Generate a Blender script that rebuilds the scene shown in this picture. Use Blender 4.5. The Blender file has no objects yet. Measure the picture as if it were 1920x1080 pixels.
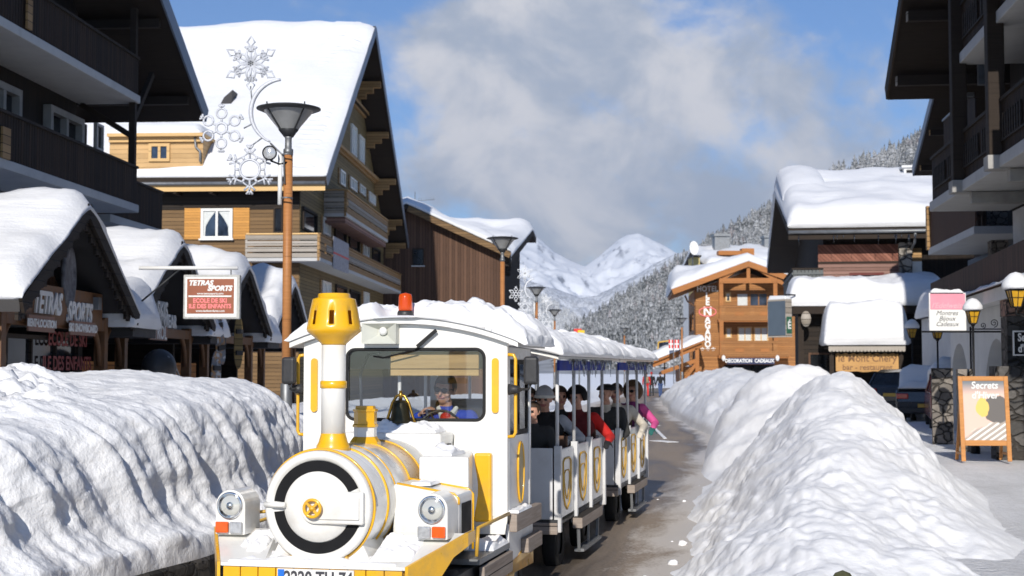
import bpy, bmesh, math, random
import numpy as np
from mathutils import Vector, Matrix, Euler, noise as NZ
from math import sin, cos, tan, pi, radians, sqrt, atan2

S = bpy.context.scene
COL = S.collection
random.seed(7)

# ------------------------------------------------------------------ camera
FPX = 2700.0                      # focal length in photo pixels (1920 wide)
PITCH = math.atan(152.0 / FPX)    # horizon sits at photo row 692
EYE = Vector((0, 0, 2.0))
cd = bpy.data.cameras.new('camera')
cam = bpy.data.objects.new('camera', cd)
COL.objects.link(cam)
cam.location = EYE
cam.rotation_euler = (pi / 2 + PITCH, 0, 0)
cd.sensor_width = 36.0
cd.lens = 36.0 * FPX / 1920.0
cd.clip_start = 0.1
cd.clip_end = 60000
cd.dof.use_dof = True
cd.dof.focus_distance = 10.6
cd.dof.aperture_fstop = 4.5
S.camera = cam

# ------------------------------------------------------------------ sun + sky
SUN_EL = radians(26.0)
SUN_AZ = radians(7.5)            # light travels towards +Y, a little towards +X
SUN_DIR = Vector((sin(SUN_AZ) * cos(SUN_EL), cos(SUN_AZ) * cos(SUN_EL), -sin(SUN_EL)))
sl = bpy.data.lights.new('sun', 'SUN')
sl.energy = 4.3
sl.angle = radians(0.53)
sl.color = (1.0, 0.945, 0.865)
sun = bpy.data.objects.new('sun', sl)
COL.objects.link(sun)
sun.rotation_euler = SUN_DIR.to_track_quat('-Z', 'Y').to_euler()

W_ = bpy.data.worlds.new('World')
S.world = W_
W_.use_nodes = True
wn, wl = W_.node_tree.nodes, W_.node_tree.links
wn.clear()
def wnode(t, **k):
    n = wn.new(t)
    for a, b in k.items():
        setattr(n, a, b)
    return n
w_out = wnode('ShaderNodeOutputWorld')
w_bg = wnode('ShaderNodeBackground')
w_bg.inputs['Strength'].default_value = 0.10
w_sky = wnode('ShaderNodeTexSky', sky_type='NISHITA', sun_disc=False)
w_sky.sun_elevation = SUN_EL
w_sky.sun_rotation = pi + SUN_AZ
w_sky.altitude = 1200
w_sky.air_density = 1.0
w_sky.dust_density = 0.3
w_sky.ozone_density = 3.0
w_tc = wnode('ShaderNodeTexCoord')

def px_dir(px, py):
    a = (px - 960) / FPX
    b = (540 - py) / FPX
    d = Vector((a, cos(PITCH) - b * sin(PITCH), sin(PITCH) + b * cos(PITCH)))
    return d.normalized()

def w_math(op, a, b=None):
    n = wnode('ShaderNodeMath', operation=op)
    for i, x in enumerate((a, b)):
        if x is None: continue
        if isinstance(x, (int, float)): n.inputs[i].default_value = x
        else: wl.new(x, n.inputs[i])
    return n.outputs[0]

def w_noise(scale, detail, rough, offs=(0, 0, 0), dist=0.0, sq=(1, 1, 1.25)):
    mp = wnode('ShaderNodeMapping')
    mp.inputs['Location'].default_value = offs
    mp.inputs['Scale'].default_value = sq
    wl.new(w_tc.outputs['Generated'], mp.inputs['Vector'])
    n = wnode('ShaderNodeTexNoise')
    n.inputs['Scale'].default_value = scale
    n.inputs['Detail'].default_value = detail
    n.inputs['Roughness'].default_value = rough
    n.inputs['Distortion'].default_value = dist
    wl.new(mp.outputs[0], n.inputs['Vector'])
    return n.outputs['Fac']

def w_ramp(x, a, b, lo=0.0, hi=1.0):
    n = wnode('ShaderNodeMapRange', interpolation_type='SMOOTHSTEP')
    n.inputs['From Min'].default_value = a
    n.inputs['From Max'].default_value = b
    n.inputs['To Min'].default_value = lo
    n.inputs['To Max'].default_value = hi
    wl.new(x, n.inputs['Value'])
    return n.outputs[0]

# where the cloud masses stand in this sky: (direction, angular radius, weight)
CLOUDS = [(980, 190, 0.14, .36), (1030, 60, 0.09, .30), (1240, 200, 0.11, .28), (1120, 330, 0.13, .30),
          (1380, 230, 0.10, .26), (900, 270, 0.06, .17), (1560, 330, 0.13, .22), (1110, 450, 0.06, .42), (620, 15, 0.05, .06),
          (850, 30, 0.05, .10), (1420, 100, 0.06, .10), (760, 350, 0.05, .14), (1300, 380, 0.12, .18)]
tot = None
for (px, py, r, wgt) in CLOUDS:
    d = px_dir(px, py)
    vm = wnode('ShaderNodeVectorMath', operation='DISTANCE')
    wl.new(w_tc.outputs['Generated'], vm.inputs[0])
    vm.inputs[1].default_value = d
    m = w_ramp(vm.outputs['Value'], r, 0.0, 0.0, wgt)
    tot = m if tot is None else w_math('ADD', tot, m)
tot = w_math('MINIMUM', tot, 0.36)
n_big = w_noise(9.0, 10.0, 0.56, (0.3, 0.1, 0.0), 0.25)
n_fine = w_noise(19.0, 8.0, 0.6, (2.3, 1.1, 4.0), 0.2)
cov = w_math('ADD', w_math('ADD', w_math('MULTIPLY', n_big, 1.1), w_math('MULTIPLY', n_fine, 0.45)), w_math('SUBTRACT', tot, 0.25))
cover = w_ramp(cov, 0.59, 0.86, 0.0, 0.97)
shade = w_ramp(w_noise(11.0, 8.0, 0.58, (5.1, 0.2, 1.3), 0.35), 0.36, 0.64)
w_cc = wnode('ShaderNodeMix', data_type='RGBA')
wl.new(shade, w_cc.inputs['Factor'])
w_cc.inputs['A'].default_value = (4.1, 4.65, 5.65, 1)     # grey undersides (before the 0.1 strength)
w_cc.inputs['B'].default_value = (7.3, 7.25, 7.5, 1)       # sunlit parts
w_tint = wnode('ShaderNodeMix', data_type='RGBA', blend_type='MULTIPLY')
w_tint.inputs['Factor'].default_value = 1.0
wl.new(w_sky.outputs[0], w_tint.inputs['A'])
w_tint.inputs['B'].default_value = (0.74, 0.88, 1.08, 1)
w_mix = wnode('ShaderNodeMix', data_type='RGBA')
wl.new(cover, w_mix.inputs['Factor'])
wl.new(w_tint.outputs['Result'], w_mix.inputs['A'])
wl.new(w_cc.outputs['Result'], w_mix.inputs['B'])
wl.new(w_mix.outputs['Result'], w_bg.inputs['Color'])
wl.new(w_bg.outputs[0], w_out.inputs['Surface'])

S.view_settings.view_transform = 'Standard'
S.view_settings.look = 'None'
S.view_settings.exposure = 0.08
S.view_settings.gamma = 1.0
S.view_settings.use_curve_mapping = False
S.cycles.max_bounces = 8
S.cycles.transparent_max_bounces = 12
S.cycles.caustics_reflective = False
S.cycles.caustics_refractive = False
# ------------------------------------------------------------------ helpers
def ray(px, py):
    return px_dir(px, py)

def W(px, py, Y):
    d = ray(px, py)
    return EYE + d * (Y / d.y)

class Frame:
    """a thing's local frame: origin on the ground, turned by rz about z"""
    def __init__(s, o, rz):
        s.o = Vector(o); s.rz = rz
        s.M = Matrix.Translation(s.o) @ Matrix.Rotation(rz, 4, 'Z')
        s.I = s.M.inverted()
    def hit(s, px, py, x=None, y=None, z=None):
        o = s.I @ EYE
        d = (s.I.to_3x3()) @ ray(px, py)
        for v, k in ((x, 0), (y, 1), (z, 2)):
            if v is not None:
                return o + d * ((v - o[k]) / d[k])
    def w(s, p):
        return s.M @ Vector(p)

def basis(o, ax, n):
    """local (u along ax, w outwards along n, v up) -> space of o"""
    ax = Vector(ax).normalized(); n = Vector(n).normalized(); up = Vector((0, 0, 1))
    M = Matrix(((ax.x, n.x, up.x, o[0]), (ax.y, n.y, up.y, o[1]), (ax.z, n.z, up.z, o[2]), (0, 0, 0, 1)))
    return M

class MB:
    def __init__(s, T=None):
        s.v = []; s.f = []; s.m = []; s.T = T; s.sm = []
    def add(s, vs, fs, mi=0, smooth=False):
        b = len(s.v)
        if s.T is not None: vs = [s.T @ Vector(p) for p in vs]
        s.v += [tuple(p) for p in vs]
        for f in fs:
            s.f.append([i + b for i in f]); s.m.append(mi); s.sm.append(smooth)
        return s
    def box(s, x0, y0, z0, x1, y1, z1, mi=0):
        vs = [(x0, y0, z0), (x1, y0, z0), (x1, y1, z0), (x0, y1, z0), (x0, y0, z1), (x1, y0, z1), (x1, y1, z1), (x0, y1, z1)]
        return s.add(vs, [(0, 3, 2, 1), (4, 5, 6, 7), (0, 1, 5, 4), (1, 2, 6, 5), (2, 3, 7, 6), (3, 0, 4, 7)], mi)
    def beam(s, p, q, w, h, mi=0, up=(0, 0, 1)):
        p = Vector(p); q = Vector(q); d = (q - p).normalized(); up = Vector(up)
        if abs(d.dot(up)) > .99: up = Vector((0, 1, 0))
        a = d.cross(up).normalized(); b = a.cross(d).normalized()
        vs = []
        for c in (p, q):
            for (i, j) in ((-1, -1), (1, -1), (1, 1), (-1, 1)):
                vs.append(c + a * (i * w / 2) + b * (j * h / 2))
        return s.add(vs, [(3, 2, 1, 0), (4, 5, 6, 7), (0, 1, 5, 4), (1, 2, 6, 5), (2, 3, 7, 6), (3, 0, 4, 7)], mi)
    def tube(s, pts, r, n=8, mi=0, closed=False, caps=True):
        pts = [Vector(p) for p in pts]; N = len(pts)
        rs = r if isinstance(r, (list, tuple)) else [r] * N
        vs = []; ref = None
        for i, p in enumerate(pts):
            if closed: d = (pts[(i + 1) % N] - pts[i - 1])
            else: d = pts[min(i + 1, N - 1)] - pts[max(i - 1, 0)]
            d.normalize()
            if ref is None:
                ref = Vector((0, 0, 1)) if abs(d.z) < .9 else Vector((1, 0, 0))
            a = ref - d * ref.dot(d)
            if a.length < 1e-4: a = d.orthogonal()
            a.normalize(); b = d.cross(a); ref = a
            for k in range(n):
                t = 2 * pi * k / n
                vs.append(p + (a * cos(t) + b * sin(t)) * rs[i])
        fs = []
        for i in range(N if closed else N - 1):
            j = (i + 1) % N
            for k in range(n):
                l = (k + 1) % n
                fs.append((i * n + k, i * n + l, j * n + l, j * n + k))
        if caps and not closed:
            fs.append(tuple(range(n - 1, -1, -1))); fs.append(tuple(range((N - 1) * n, N * n)))
        return s.add(vs, fs, mi, True)
    def lathe(s, prof, n=24, M=None, mi=0, caps=True, skip=None):
        """prof: (r, z) pairs, turned about z; M places it"""
        vs = []
        for (r, z) in prof:
            for k in range(n):
                t = 2 * pi * k / n
                vs.append(Vector((r * cos(t), r * sin(t), z)))
        if M is not None: vs = [M @ v for v in vs]
        fs = []
        for i in range(len(prof) - 1):
            for k in range(n):
                if skip and skip(i, k): continue
                l = (k + 1) % n
                fs.append((i * n + k, i * n + l, (i + 1) * n + l, (i + 1) * n + k))
        if caps:
            if prof[0][0] > 1e-5: fs.append(tuple(range(n - 1, -1, -1)))
            if prof[-1][0] > 1e-5: fs.append(tuple(range((len(prof) - 1) * n, len(prof) * n)))
        return s.add(vs, fs, mi, True)
    def prism(s, poly, axis, a, b, mi=0):
        """polygon in the two other axes, pushed along axis from a to b"""
        def P(u, v, w):
            return {'x': (w, u, v), 'y': (u, w, v), 'z': (u, v, w)}[axis]
        n = len(poly)
        vs = [P(u, v, a) for u, v in poly] + [P(u, v, b) for u, v in poly]
        fs = [tuple(range(n - 1, -1, -1)), tuple(range(n, 2 * n))]
        for i in range(n):
            j = (i + 1) % n
            fs.append((i, j, n + j, n + i))
        return s.add(vs, fs, mi)
    def sphere(s, c, r, nu=16, nv=10, mi=0, M=None):
        r = r if isinstance(r, (tuple, list)) else (r, r, r)
        vs = []; fs = []
        for j in range(nv + 1):
            ph = pi * j / nv
            for i in range(nu):
                t = 2 * pi * i / nu
                p = Vector((r[0] * sin(ph) * cos(t), r[1] * sin(ph) * sin(t), r[2] * cos(ph)))
                if M is not None: p = M @ p
                vs.append(p + Vector(c))
        for j in range(nv):
            for i in range(nu):
                k = (i + 1) % nu
                fs.append((j * nu + i, (j + 1) * nu + i, (j + 1) * nu + k, j * nu + k))
        return s.add(vs, fs, mi, True)
    def grid(s, rows, mi=0, smooth=True):
        nr = len(rows); nc = len(rows[0])
        vs = [p for r in rows for p in r]
        fs = [(i * nc + j, i * nc + j + 1, (i + 1) * nc + j + 1, (i + 1) * nc + j) for i in range(nr - 1) for j in range(nc - 1)]
        return s.add(vs, fs, mi, smooth)
    def build(s, name, mats, parent=None, smooth=None, bevel=0.0, seg=2, recalc=True, solid=0.0):
        me = bpy.data.meshes.new(name)
        me.from_pydata(s.v, [], s.f)
        mats = mats if isinstance(mats, (list, tuple)) else [mats]
        for m in mats: me.materials.append(m)
        me.polygons.foreach_set('material_index', s.m)
        me.polygons.foreach_set('use_smooth', s.sm if smooth is None else [smooth] * len(s.f))
        if recalc:
            bm = bmesh.new(); bm.from_mesh(me)
            bmesh.ops.recalc_face_normals(bm, faces=bm.faces)
            bm.to_mesh(me); bm.free()
        me.update()
        o = bpy.data.objects.new(name, me)
        COL.objects.link(o)
        if parent is not None: o.parent = parent
        if solid:
            md = o.modifiers.new('solid', 'SOLIDIFY'); md.thickness = solid; md.offset = -1
        if bevel:
            md = o.modifiers.new('bevel', 'BEVEL'); md.width = bevel; md.segments = seg; md.limit_method = 'ANGLE'
            md.angle_limit = radians(40)
            me.shade_smooth() if hasattr(me, 'shade_smooth') and smooth else None
        return o

def tag(o, label=None, cat=None, group=None, kind=None):
    if label: o['label'] = label
    if cat: o['category'] = cat
    if group: o['group'] = group
    if kind: o['kind'] = kind
    return o

def thing(name, fr, label, cat, group=None, kind=None):
    o = bpy.data.objects.new(name, None)
    COL.objects.link(o)
    if isinstance(fr, Frame):
        o.location = fr.o; o.rotation_euler = (0, 0, fr.rz)
    else:
        o.location = fr
    o.empty_display_size = .2
    return tag(o, label, cat, group, kind)

def copy_tree(o, parent=None):
    c = o.copy(); COL.objects.link(c)
    if parent is not None: c.parent = parent
    for ch in list(o.children): copy_tree(ch, c)
    return c

def lettering(body, size, mat, parent, M, ext=.004, align='CENTER', shear=0.0, bold=0.0, xs=1.0, space=1.0, name='lettering', line=1.0):
    """writing as a solid mesh in the plane of M's x/y"""
    cu = bpy.data.curves.new(name, 'FONT')
    cu.body = body; cu.size = size; cu.align_x = align; cu.align_y = 'CENTER'
    cu.shear = shear; cu.offset = bold; cu.extrude = ext; cu.space_character = space; cu.space_line = line
    cu.resolution_u = 3
    t = bpy.data.objects.new(name, cu); COL.objects.link(t)
    bpy.context.view_layer.update()
    me = bpy.data.meshes.new_from_object(t)
    bpy.data.objects.remove(t); bpy.data.curves.remove(cu)
    me.transform(Matrix.Diagonal((xs, 1, 1, 1)))
    me.transform(M)
    me.materials.clear(); me.materials.append(mat)
    o = bpy.data.objects.new(name, me); COL.objects.link(o); o.parent = parent
    return o

def face_M(o, ax, n=None):
    """text plane: x along ax, y up, z towards the reader"""
    ax = Vector(ax).normalized(); up = Vector((0, 0, 1)); n = ax.cross(up)
    return Matrix(((ax.x, up.x, n.x, o[0]), (ax.y, up.y, n.y, o[1]), (ax.z, up.z, n.z, o[2]), (0, 0, 0, 1)))

def fbm(p, o=4):
    return NZ.fractal(p, 1.0, 2.0, o, noise_basis='PERLIN_ORIGINAL')

# ------------------------------------------------------------------ materials
class NT:
    def __init__(s, name):
        s.m = bpy.data.materials.new(name); s.m.use_nodes = True
        s.n = s.m.node_tree.nodes; s.l = s.m.node_tree.links
        s.p = s.n['Principled BSDF']; s.out = s.n['Material Output']
        s.tc = s.n.new('ShaderNodeTexCoord')
    def node(s, t, **k):
        n = s.n.new(t)
        for a, b in k.items(): setattr(n, a, b)
        return n
    def put(s, n, i, x):
        if isinstance(x, (int, float, tuple, list, Vector)): n.inputs[i].default_value = x
        else: s.l.new(x, n.inputs[i])
    def math(s, op, a, b=0.0, c=None):
        n = s.node('ShaderNodeMath', operation=op)
        s.put(n, 0, a); s.put(n, 1, b)
        if c is not None: s.put(n, 2, c)
        return n.outputs[0]
    def co(s, scale=(1, 1, 1), coord='Object', loc=(0, 0, 0), rot=(0, 0, 0)):
        mp = s.node('ShaderNodeMapping')
        s.l.new(s.tc.outputs[coord], mp.inputs[0])
        mp.inputs['Scale'].default_value = scale; mp.inputs['Location'].default_value = loc; mp.inputs['Rotation'].default_value = rot
        return mp.outputs[0]
    def noise(s, vec, scale=5, detail=4, rough=.55, dist=0):
        n = s.node('ShaderNodeTexNoise')
        s.l.new(vec, n.inputs['Vector'])
        n.inputs['Scale'].default_value = scale; n.inputs['Detail'].default_value = detail
        n.inputs['Roughness'].default_value = rough; n.inputs['Distortion'].default_value = dist
        return n.outputs['Fac']
    def ramp(s, x, a, b, lo=0.0, hi=1.0):
        n = s.node('ShaderNodeMapRange'); n.clamp = True
        s.put(n, 0, x); s.put(n, 1, a); s.put(n, 2, b); s.put(n, 3, lo); s.put(n, 4, hi)
        return n.outputs[0]
    def mix(s, f, a, b, mode='MIX'):
        n = s.node('ShaderNodeMix', data_type='RGBA', blend_type=mode)
        for nm, x in (('Factor', f), ('A', a), ('B', b)):
            if isinstance(x, (tuple, list)): n.inputs[nm].default_value = tuple(x) + ((1,) if len(x) == 3 else ())
            elif isinstance(x, (int, float)): n.inputs[nm].default_value = x
            else: s.l.new(x, n.inputs[nm])
        return n.outputs['Result']
    def bump(s, h, strength=.3, dist=.02):
        n = s.node('ShaderNodeBump')
        n.inputs['Strength'].default_value = strength; n.inputs['Distance'].default_value = dist
        s.l.new(h, n.inputs['Height']); s.l.new(n.outputs[0], s.p.inputs['Normal'])
    def set(s, color=None, rough=None, metal=None, spec=None):
        for nm, x in (('Base Color', color), ('Roughness', rough), ('Metallic', metal), ('Specular IOR Level', spec)):
            if x is None: continue
            if isinstance(x, (tuple, list)): s.p.inputs[nm].default_value = tuple(x) + ((1,) if len(x) == 3 else ())
            elif isinstance(x, (int, float)): s.p.inputs[nm].default_value = x
            else: s.l.new(x, s.p.inputs[nm])
        return s.m

def dk(c, k): return tuple(min(1, x * k) for x in c)

def plain(name, c, rough=.6, metal=0.0, var=.12, scale=6, bump=0.0, bscale=40, spec=.4, coat=0.0, dirt=None):
    t = NT(name)
    f = t.noise(t.co(), scale, 5)
    col = t.mix(t.ramp(f, .3, .7), dk(c, 1 - var), dk(c, 1 + var))
    if dirt:
        col = t.mix(t.ramp(t.noise(t.co(loc=(3, 1, 2)), 3.5, 7, .65), .52, .72, 0, dirt[1]), col, dirt[0])
    if bump: t.bump(t.noise(t.co(), bscale, 4), bump, .01)
    if coat: t.p.inputs['Coat Weight'].default_value = coat; t.p.inputs['Coat Roughness'].default_value = .08
    return t.set(col, t.ramp(f, .3, .7, rough * .85, min(1, rough * 1.15)), metal, spec)

def wood(name, c, plank=.14, axis='z', var=.3, gap=.06, grain=.35, rough=.7, scale=1.0, c2=None):
    t = NT(name)
    sep = t.node('ShaderNodeSeparateXYZ'); t.l.new(t.tc.outputs['Object'], sep.inputs[0])
    X, Yc, Z = sep.outputs
    if len(axis) == 1 and axis in 'xyz': v = {'x': X, 'y': Yc, 'z': Z}[axis]
    elif axis == 'd': v = t.math('ADD', X, Z)
    elif axis == 'xy': v = t.math('ADD', X, Yc)
    q = t.math('DIVIDE', v, plank)
    wn_ = t.node('ShaderNodeTexWhiteNoise', noise_dimensions='1D'); t.l.new(t.math('FLOOR', q), wn_.inputs['W'])
    fr = t.math('FRACT', q)
    edge = t.math('MINIMUM', fr, t.math('SUBTRACT', 1.0, fr))
    sc = {'z': (2, 2, 40), 'x': (40, 40, 2), 'y': (40, 40, 2), 'd': (9, 9, 9), 'xy': (40, 40, 2)}[axis]
    g = t.noise(t.co(tuple(a * scale for a in sc)), 1.0, 6, .6, .6)
    g2 = t.noise(t.co(), .8, 4)
    br = t.math('ADD', t.math('MULTIPLY', wn_.outputs['Value'], var), t.math('MULTIPLY', g, grain))
    br = t.math('ADD', br, t.math('MULTIPLY', g2, .25))
    col = t.mix(t.ramp(br, .1, var + grain * .65 + .2), dk(c, .55), c2 or dk(c, 1.3))
    gm = t.ramp(edge, gap * .5, gap, 0.12, 1.0)
    cn = t.node('ShaderNodeMix', data_type='RGBA', blend_type='MULTIPLY'); cn.inputs['Factor'].default_value = 1
    t.l.new(col, cn.inputs['A']); cc = t.node('ShaderNodeCombineColor')
    for i in range(3): t.l.new(gm, cc.inputs[i])
    t.l.new(cc.outputs[0], cn.inputs['B'])
    t.bump(t.math('ADD', t.math('MULTIPLY', gm, .8), t.math('MULTIPLY', g, .25)), .6, .012)
    return t.set(cn.outputs['Result'], rough, 0, .3)

def snow_mat(name, c=(.86, .88, .91), fine=30, amp=.5, mid=6, clump=.6, dist=.05, dirt=0, layers=0):
    t = NT(name)
    a = t.noise(t.co(), mid, 6, .6)
    b = t.noise(t.co(), fine, 5, .6)
    h = t.math('ADD', t.math('MULTIPLY', a, clump), t.math('MULTIPLY', b, .22))
    if layers: h = t.math('ADD', h, t.math('MULTIPLY', t.noise(t.co((.5, .5, 7)), 1.0, 5, .6), layers))
    t.bump(h, amp, dist)
    col = t.mix(t.ramp(a, .35, .65), dk(c, .975), dk(c, 1.02))
    if dirt:
        sz = t.node('ShaderNodeSeparateXYZ'); t.l.new(t.tc.outputs['Object'], sz.inputs[0])
        gz = t.math('ADD', t.ramp(sz.outputs[2], .75, .2), t.math('SUBTRACT', t.noise(t.co(loc=(1, 9, 4)), 3.1, 8, .7), .95))
        col = t.mix(t.ramp(gz, .2, .6, 0, .5), col, (.42, .37, .31))
        col = t.mix(t.ramp(t.noise(t.co(loc=(7, 3, 1)), 2.2, 8, .7), .55, .75, 0, dirt), col, (.45, .37, .27))
    t.p.inputs['Subsurface Weight'].default_value = 0.0
    return t.set(col, .65, 0, .25)

def glass(name, tint=(.85, .9, .92), refl=.1, rough=.02):
    t = NT(name)
    tr = t.node('ShaderNodeBsdfTransparent'); tr.inputs[0].default_value = tint + (1,)
    gl = t.node('ShaderNodeBsdfGlossy'); gl.inputs['Roughness'].default_value = rough
    fz = t.node('ShaderNodeFresnel'); fz.inputs[0].default_value = 1.5
    f = t.math('ADD', t.math('MULTIPLY', fz.outputs[0], .9), refl)
    mx = t.node('ShaderNodeMixShader')
    t.l.new(f, mx.inputs[0]); t.l.new(tr.outputs[0], mx.inputs[1]); t.l.new(gl.outputs[0], mx.inputs[2])
    t.l.new(mx.outputs[0], t.out.inputs[0])
    return t.m

def stone_mat(name, c1, c2, scale=4.0, mortar=(.05, .045, .04), snow=0.0):
    t = NT(name)
    mp = t.co((1, 1, 1.5))
    dn = t.node('ShaderNodeTexNoise'); t.l.new(mp, dn.inputs['Vector']); dn.inputs['Scale'].default_value = 3
    ad = t.node('ShaderNodeMix', data_type='RGBA', blend_type='LINEAR_LIGHT'); ad.inputs['Factor'].default_value = .12
    t.l.new(mp, ad.inputs['A']); t.l.new(dn.outputs['Color'], ad.inputs['B'])
    vo = t.node('ShaderNodeTexVoronoi'); t.l.new(ad.outputs['Result'], vo.inputs['Vector']); vo.inputs['Scale'].default_value = scale
    ve = t.node('ShaderNodeTexVoronoi', feature='DISTANCE_TO_EDGE'); t.l.new(ad.outputs['Result'], ve.inputs['Vector']); ve.inputs['Scale'].default_value = scale
    sp = t.node('ShaderNodeSeparateColor'); t.l.new(vo.outputs['Color'], sp.inputs[0])
    col = t.mix(sp.outputs[0], c1, c2)
    col = t.mix(t.ramp(t.noise(t.co(), 18, 5), .3, .7, 0, .5), col, dk(c1, .6))
    e = t.ramp(ve.outputs['Distance'], .02, .09)
    col = t.mix(e, mortar, col)
    t.bump(t.math('ADD', e, t.math('MULTIPLY', t.noise(t.co(), 20, 4), .3)), .9, .04)
    return t.set(col, .85, 0, .2)

m_snow = snow_mat('snow', fine=26, amp=.45, mid=5, clump=.7, dist=.05)
m_bank = snow_mat('packed_snow', (.91, .912, .92), fine=40, amp=.32, mid=7, clump=.8, dist=.05)
m_bankd = snow_mat('ploughed_snow', (.85, .855, .865), fine=34, amp=.6, mid=9, clump=.8, dist=.05, dirt=.3)
m_roofsnow = snow_mat('roof_snow', (.75, .76, .78), fine=14, amp=.35, mid=1.6, clump=.7, dist=.12, layers=.8)
m_white = plain('white_paint', (.78, .77, .73), .32, 0, .03, 4, spec=.5, coat=.3, dirt=((.46, .41, .34), .34))
m_silver = plain('pearl_white_paint', (.74, .74, .73), .28, .15, .04, 3, spec=.5, coat=.3, dirt=((.4, .38, .36), .3))
m_greywhite = plain('grey_white_paint', (.62, .62, .62), .4, 0, .05, 3, dirt=((.35, .31, .27), .35))
m_yellow = plain('yellow_paint', (.80, .43, .012), .3, 0, .06, 5, spec=.5, coat=.35, dirt=((.38, .25, .09), .5))
m_gold = plain('gold_trim_paint', (.55, .33, .05), .4, 0, .1, 8)
m_black = plain('black_paint', (.009, .009, .010), .6, 0, .2, 8, spec=.15)
m_plastic = plain('black_plastic', (.03, .03, .032), .5, 0, .15, 20, bump=.15)
m_rubber = plain('rubber', (.018, .018, .018), .85, 0, .2, 20, bump=.2)
m_chrome = plain('chrome', (.75, .76, .78), .12, 1.0, .04, 5)
m_steel = plain('grey_steel', (.22, .23, .24), .5, .6, .12, 6, dirt=((.12, .09, .07), .4))
m_dsteel = plain('dark_steel', (.035, .037, .04), .5, .3, .2, 10)
m_orange = plain('orange_lens', (.75, .10, .008), .15, 0, .1, 30, coat=.5)
m_clearlens = plain('clear_lens', (.45, .46, .47), .12, .3, .2, 40, coat=.6)
m_blue = plain('blue_awning', (.015, .035, .28), .7, 0, .15, 5)
m_bronze = plain('bell_bronze', (.055, .048, .028), .35, .8, .2, 5)
m_brass = plain('brass', (.45, .26, .05), .3, .9, .15, 8)
m_board = wood('pale_pine_board', (.55, .36, .17), .5, 'z', .1, .01, .35, .55)
m_plank = wood('weathered_plank', (.23, .16, .12), .5, 'z', .1, .01, .6, .85, c2=(.42, .36, .31))
m_glass = glass('window_glass', (.72, .78, .80), .05)
m_clear = glass('windscreen_glass', (.92, .94, .94), .03)
def dark_pane(name, c=(.012, .014, .017)):
    t = NT(name)
    col = t.mix(t.ramp(t.noise(t.co(), 1.7, 3), .35, .65), dk(c, .5), dk(c, 1.9))
    return t.set(col, .07, 0, .5)
m_pane = dark_pane('dark_window_pane')
m_paneb = dark_pane('blue_window_pane', (.02, .03, .05))
m_curtain = plain('white_curtain', (.6, .62, .6), .9, 0, .12, 14, bump=.3, bscale=10)
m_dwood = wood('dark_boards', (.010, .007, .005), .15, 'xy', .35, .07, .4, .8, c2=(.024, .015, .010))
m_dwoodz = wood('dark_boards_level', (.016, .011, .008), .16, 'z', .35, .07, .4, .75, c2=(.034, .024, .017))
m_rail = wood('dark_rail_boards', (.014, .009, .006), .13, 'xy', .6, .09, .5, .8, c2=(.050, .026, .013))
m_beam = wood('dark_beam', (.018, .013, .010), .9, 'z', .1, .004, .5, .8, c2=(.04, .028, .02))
m_bwood = wood('brown_barn_boards', (.070, .036, .022), .19, 'x', .45, .06, .6, .8, c2=(.15, .082, .052))
m_hwood = wood('honey_planks', (.30, .165, .06), .17, 'z', .4, .06, .4, .65, c2=(.46, .28, .12))
m_twood = wood('brown_planks', (.15, .085, .036), .17, 'z', .4, .07, .45, .7, c2=(.25, .15, .065))
m_olive = wood('olive_siding', (.17, .115, .045), .16, 'z', .3, .07, .4, .7, c2=(.26, .185, .075))
m_ltwood = wood('light_timber', (.62, .40, .17), .5, 'z', .15, .02, .4, .6)
m_owood = wood('orange_timber', (.31, .125, .034), .15, 'z', .35, .07, .45, .6, c2=(.46, .205, .06))
m_obeam = wood('orange_beam', (.34, .13, .032), .9, 'z', .1, .004, .4, .6)
m_gwood = wood('grey_planks', (.34, .275, .20), .2, 'z', .35, .06, .5, .85, c2=(.48, .44, .39))
m_rwood = wood('red_brown_planks', (.17, .075, .055), .13, 'z', .4, .07, .5, .8, c2=(.36, .22, .18))
m_rdiag = wood('red_brown_diagonal_planks', (.20, .065, .045), .16, 'd', .5, .07, .5, .8, c2=(.36, .16, .11))
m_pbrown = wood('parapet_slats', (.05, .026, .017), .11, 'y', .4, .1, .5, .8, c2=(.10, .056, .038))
m_shutter = wood('orange_shutter', (.55, .26, .055), .12, 'z', .12, .04, .2, .6)
m_post = wood('larch_post', (.40, .155, .05), .9, 'z', .05, .002, .35, .5, c2=(.52, .23, .08))
m_concrete = plain('concrete', (.36, .35, .33), .9, 0, .15, 3, bump=.3, bscale=25, dirt=((.2, .19, .18), .4))
m_slab = plain('white_soffit', (.48, .48, .47), .9, 0, .07, 1.5, bump=.1, dirt=((.3, .3, .29), .3))
m_plaster = plain('white_plaster', (.62, .62, .61), .9, 0, .06, 2, bump=.2, bscale=30, dirt=((.4, .39, .37), .3))
m_roof = plain('dark_roofing', (.035, .033, .034), .7, 0, .25, 4, bump=.3)
m_roofedge = plain('grey_metal_edge', (.20, .22, .26), .45, .5, .12, 4)
m_stone = stone_mat('grey_stone', (.16, .145, .13), (.33, .29, .25), 4.5)
m_stoned = stone_mat('dark_stone', (.07, .068, .066), (.16, .15, .14), 3.2)
m_cstone = stone_mat('chimney_stone', (.22, .2, .17), (.42, .38, .33), 2.2)
m_iron = plain('wrought_iron', (.012, .012, .013), .5, .4, .2, 10)
m_signw = plain('sign_white', (.76, .76, .74), .45, 0, .03, 4)
m_signbr = plain('sign_brown', (.27, .075, .028), .45, 0, .06, 4)
m_signpk = plain('sign_pink', (.78, .30, .38), .45, 0, .04, 4)
m_red = plain('red_paint', (.62, .03, .025), .45, 0, .08, 5)
m_letgrey = plain('grey_letter', (.68, .68, .66), .6, 0, .05, 5)
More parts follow.
